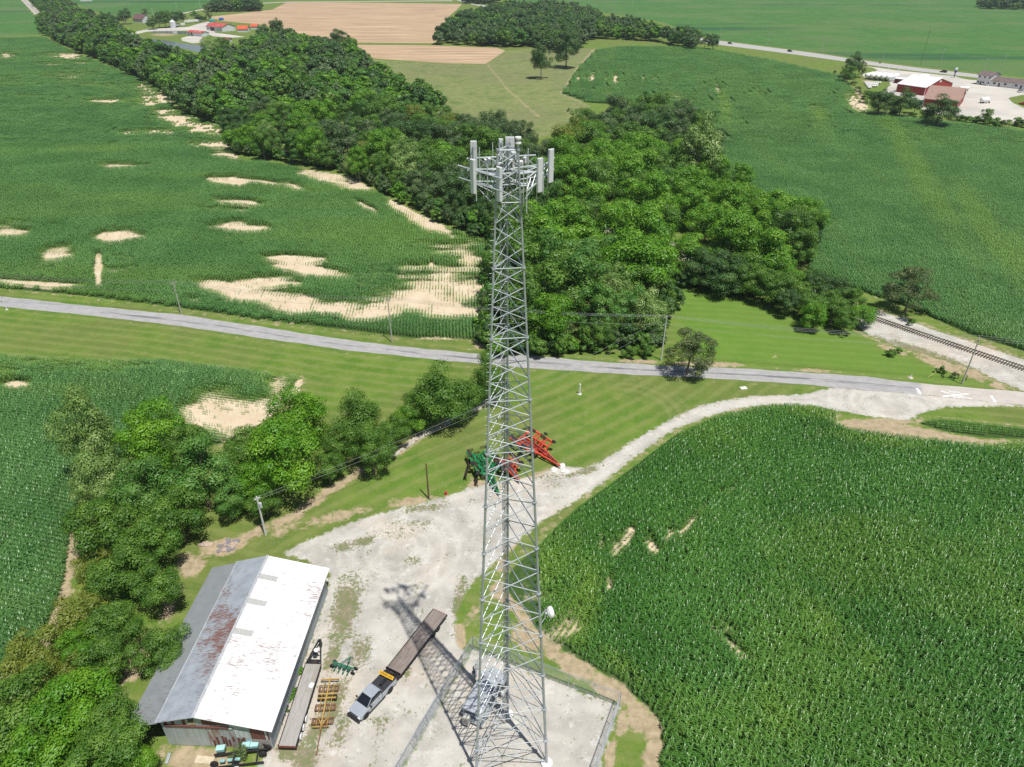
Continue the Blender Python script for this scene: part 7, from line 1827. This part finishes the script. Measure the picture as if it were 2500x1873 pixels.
g_ = G(2402, 252); t = thing('tank_trailer', 'white rounded tank standing at the right end of the brown roofed shed', 'trailer', (g_.x, g_.y, 0), .2); b = MB(); b.lathe([(.1, -2.8), (1.0, -2.6), (1.4, -2), (1.4, 2), (1.0, 2.6), (.1, 2.8)], 14, 0, (0, 0, 1.9), (1, 0, 0)); b.build('vessel', white_p, t, smooth=True)
for s_ in (-1, 1): wheel(t, 2.6, s_ * .9, .5, .5, .3); wheel(t, -1.5, s_ * .9, .5, .5, .3)
# roadside sign
g_ = G(2329, 189); t = thing('roadside_sign', 'blue and white roadside sign on a post beside the highway', 'sign', (g_.x, g_.y, 0), .5)
MB().box((0, 0, 1.6), (.5, .5, 3.2)).build('post', M('sign_post_dark', (.09, .07, .08), .7), t); o = MB().box((0, 0, 3.9), (2.2, .35, 1.6)).build('panel', M('sign_blue', (.05, .07, .30), .5), t); MB().box((.2, 0, 5.5), (2.4, .38, 1.5)).build('panel', white_t, t); MB().box((-.25, -.2, 3.9), (1.0, .05, .5)).build('patch', M('sign_dark', (.02, .02, .03), .6), o)
# left-hand farm
gable_house('farm_barn', (505, 74.5), (543, 78), 17, 4.6, 7.4, wht, redroof, 'white barn with faded red roof and dark red doors at the left farm', 'barn', over=.5,
            openings=[('door', 'f', 8.2, 2.0, .1, 3.7, dk_red), ('door', 'f', 13.2, 2.6, .1, 3.7, dk_red), ('doorway', 'f', 10.5, 2.4, .1, 3.6, glass_d), ('window', 'f', 3.2, 2.2, 1.6, 3.2, glass_d, white_t), ('door', 'r', 4.5, 2.5, .1, 3.0, door_w), ('door', 'r', 10, 6, .1, 3.4, door_w)])
gable_house('farm_shed', (459, 87.5), (493, 90.5), 9, 3.6, 4.9, wht, redroof, 'white open shed with patchy red roof beside the puddle at the left farm', 'shed', over=.5, openings=[('doorway', 'f', 7, 1.8, .1, 3.2, glass_d)])
gable_house('farm_shed', (580, 79), (604, 79), 10, 3.2, 6.0, wht, orroof, 'shed with bright orange-red roof half hidden by trees at the left farm', 'shed')
gable_house('farm_shed', (613, 72), (628, 72), 8, 3.0, 5.0, wht, orroof, 'small orange-red roof showing behind trees at the left farm', 'shed')
gable_house('farm_shed', (541, 103.5), (559, 104), 6, 2.4, 3.8, wht, M('rust_red_roof', (.26, .09, .07), .7, .1, var=.25, sc=.6), 'low shed with rusty red roof beside the pond trees', 'shed')
gable_house('farmhouse', (326, 55.5), (349, 57), 12, 4.5, 9.0, wht, M('maroon_shingle', (.17, .09, .09), .85, var=.1), 'white farmhouse with maroon roof between trees at the upper left', 'house', openings=[('window', 'f', 2 + 3 * k, 1.3, 1.3, 2.9, glass_d, white_t) for k in range(3)])
gable_house('farmhouse', (346, 54.5), (357, 53.5), 9, 4.2, 7.2, wht, M('tan_shingle', (.33, .26, .22), .85, var=.1), 'white wing with tan roof joined to the maroon roofed farmhouse', 'house', openings=[('window', 'f', 2.2, 1.2, 1.3, 2.8, glass_d, white_t)])
gable_house('farmhouse', (522, 22.5), (549, 23.5), 16, 3.6, 8.6, M('grey_siding', (.34, .34, .34), .8), M('grey_shingle', (.33, .34, .33), .85, var=.1), 'grey house with a pale grey roof before the farthest field', 'house', openings=[('window', 'f', 3 + 5 * k, 2.0, 1.2, 2.6, glass_d) for k in range(4)])
g_ = G(424, 69); t = thing('grain_bin', 'round white grain bin with conical roof at the left farm', 'grain bin', (g_.x, g_.y, 0)); b = MB(); b.tube((0, 0, 0), (0, 0, 6.4), 3.3, None, 24); b.build('bin_wall', M('bin_metal', (.62, .64, .66), .5, .2), t); b = MB(); b.lathe([(3.4, 6.4), (.4, 8.6), (.3, 8.9)], 24); b.build('roof', M('bin_roof', (.70, .71, .72), .5, .2), t); MB().box((3.35, -.6, 1.4), (.1, 1.0, 2.0)).build('door', glass_d, t)
g_ = G(434, 66.5); t = thing('grain_wagon', 'grey grain wagon and auger leaning beside the white grain bin', 'wagon', (g_.x, g_.y, 0), .3); b = MB(); b.prism([(-2.2, -1.3), (2.2, -1.3), (2.2, 1.3), (-2.2, 1.3)], 1.2, 2.8); b.build('box', M('cabinet_grey', (.35, .36, .36), .6), t); MB().beam((-2.5, 1.6, .4), (4.5, 1.6, 6.2), .3).build('auger', galv, t)
for s_ in (-1, 1): wheel(t, -1.3, s_ * 1.1, .5, .5, .3); wheel(t, 1.3, s_ * 1.1, .5, .5, .3)
for i, (x, y, L, l) in enumerate([(460, 57, 9, 'white box trailer left of three by the farm trees'), (472, 55.5, 12, 'long white box trailer in the middle by the farm trees'), (484, 54.5, 7, 'short white trailer right of three by the farm trees'), (447, 64, 5, 'small white trailer nearest the grain bin')]):
    g_ = G(x, y); t = thing('box_trailer', l, 'trailer', (g_.x, g_.y, 0), .35); MB().box((0, 0, 2.1), (L, 2.4, 2.4)).build('body', white_p, t, bevel=.05)
    for xx in (-L * .3, L * .3):
        for s_ in (-1, 1): wheel(t, xx, s_ * 1.0, .45, .45, .3)
for x, y, c, l in [(519, 53, (.05, .33, .36), 'teal machine cover beside the stubble field at the left farm'), (541, 49.5, (.03, .10, .38), 'blue tarpaulin covered load beside the stubble field at the left farm')]:
    g_ = G(x, y); t = thing('covered_load', l, 'covered load', (g_.x, g_.y, 0), .2); b = MB(); b.prism([(-3.0, -1.6), (3.0, -1.6), (2.6, 1.6), (-2.6, 1.6)], 0, 1.8); b.add([(-3, -1.6, 1.8), (3, -1.6, 1.8), (2.6, 1.6, 1.8), (-2.6, 1.6, 1.8), (-2.2, 0, 2.9), (2.2, 0, 2.9)], [(0, 1, 5, 4), (2, 3, 4, 5), (1, 2, 5), (3, 0, 4)]); b.build('tarpaulin', M('tarp_%d' % (c[2] * 100), c, .5), t)
car(528, 57, .2, (.6, .6, .6), 'pale car beside the covered loads at the left farm'); car(511, 60, .3, (.65, .65, .66), 'white car at the corner of the red roofed barn')
gable_house('far_shed', (196, 3.5), (226, 3.0), 14, 3.5, 5.5, wht, wht_roof, 'long pale roofed shed at the very top left', 'shed')
# far poles
far_pole = M('far_pole_grey', (.45, .44, .43), .85)
def fpole(bx, by, ty, lab, grp, arm=2.6, r=.17, n=1, mat=None):
    h = max(9.0, min(16, hgt(bx, by, max(ty, -60)))) if ty > -5 else 12.0
    g_ = G(bx, by); t = thing('utility_pole', lab, 'utility pole', (g_.x, g_.y, 0), 0, grp); MB().tube((0, 0, 0), (0, 0, h), r, r * .7, 8).build('pole', mat or far_pole, t)
    T = []
    for k in range(n):
        b = MB(); z = h - .5 - 1.1 * k; b.beam((-.4, -arm / 2, z), (.4, arm / 2, z), .14, .14); b.build('crossarm', mat or far_pole, t)
    return [Vector((g_.x + e * .3, g_.y + e * arm / 2, h - .3)) for e in (-1, 0, 1)]
hw_p = [fpole(*q, 'grey utility pole in the row along the highway edge of the field', 'utility poles along the highway', n=2) for q in [(1758, 97, 66), (1873, 113, 79), (2006, 130, 95), (2154, 149, 112), (2293, 166, 118), (2399, 179, 143), (2441.7, 182, 133)]]
for a, c in zip(hw_p[:-1], hw_p[1:]):
    for i in range(3): wire(a[i], c[i], 1.2, .03, 'overhead wire strung along the highway poles', 'wires along the highway poles')
for q in [(1753, 15, -3), (1941, 14, -3), (2137, 11, -9), (2357, 8, -9), (1543, 13, -3)]: fpole(*q, 'pale distant pole standing in the big field near the top edge', 'distant poles in the big field', mat=pole_pale)
for q in [(374.6, 38.6, 23), (431.8, 21, 9), (489.7, 20, -2)]: fpole(*q, 'pale distant pole beyond the left farm', 'distant poles beyond the left farm', mat=pole_pale)
fpole(307, 62, 46, 'grey pole on the lawn in front of the farmhouse tree', None, 1.0, mat=pole_pale)
g_ = G(2247, 160); t = thing('radio_mast', 'very thin tall dark mast behind the highway', 'mast', (g_.x, g_.y, 0)); b = MB()
for k in range(3): b.tube((.25 * math.cos(k * 2.1), .25 * math.sin(k * 2.1), 0), (.25 * math.cos(k * 2.1), .25 * math.sin(k * 2.1), 25), .04, None, 5)
for k in range(50): a = k * 2.1; b.tube((.25 * math.cos(a), .25 * math.sin(a), k * .5), (.25 * math.cos(a + 2.1), .25 * math.sin(a + 2.1), k * .5 + .5), .02, None, 4)
b.build('lattice', M('mast_dark', (.10, .12, .12), .7), t)
# light air between here and the far fields
hz = MB(); hz.box((0, 5400, 44), (26000, 13600, 92))
hm = bpy.data.materials.new('air'); hm.use_nodes = True
for n in list(hm.node_tree.nodes):
    if n.type != 'OUTPUT_MATERIAL': hm.node_tree.nodes.remove(n)
pv = hm.node_tree.nodes.new('ShaderNodeVolumePrincipled'); pv.inputs['Color'].default_value = (.78, .86, .95, 1); pv.inputs['Density'].default_value = .00010; pv.inputs['Anisotropy'].default_value = .2
hm.node_tree.links.new(pv.outputs[0], [n for n in hm.node_tree.nodes if n.type == 'OUTPUT_MATERIAL'][0].inputs['Volume'])
tag(hz.build('haze', hm), 'thin pale summer haze over the far fields', 'haze', kind='stuff')
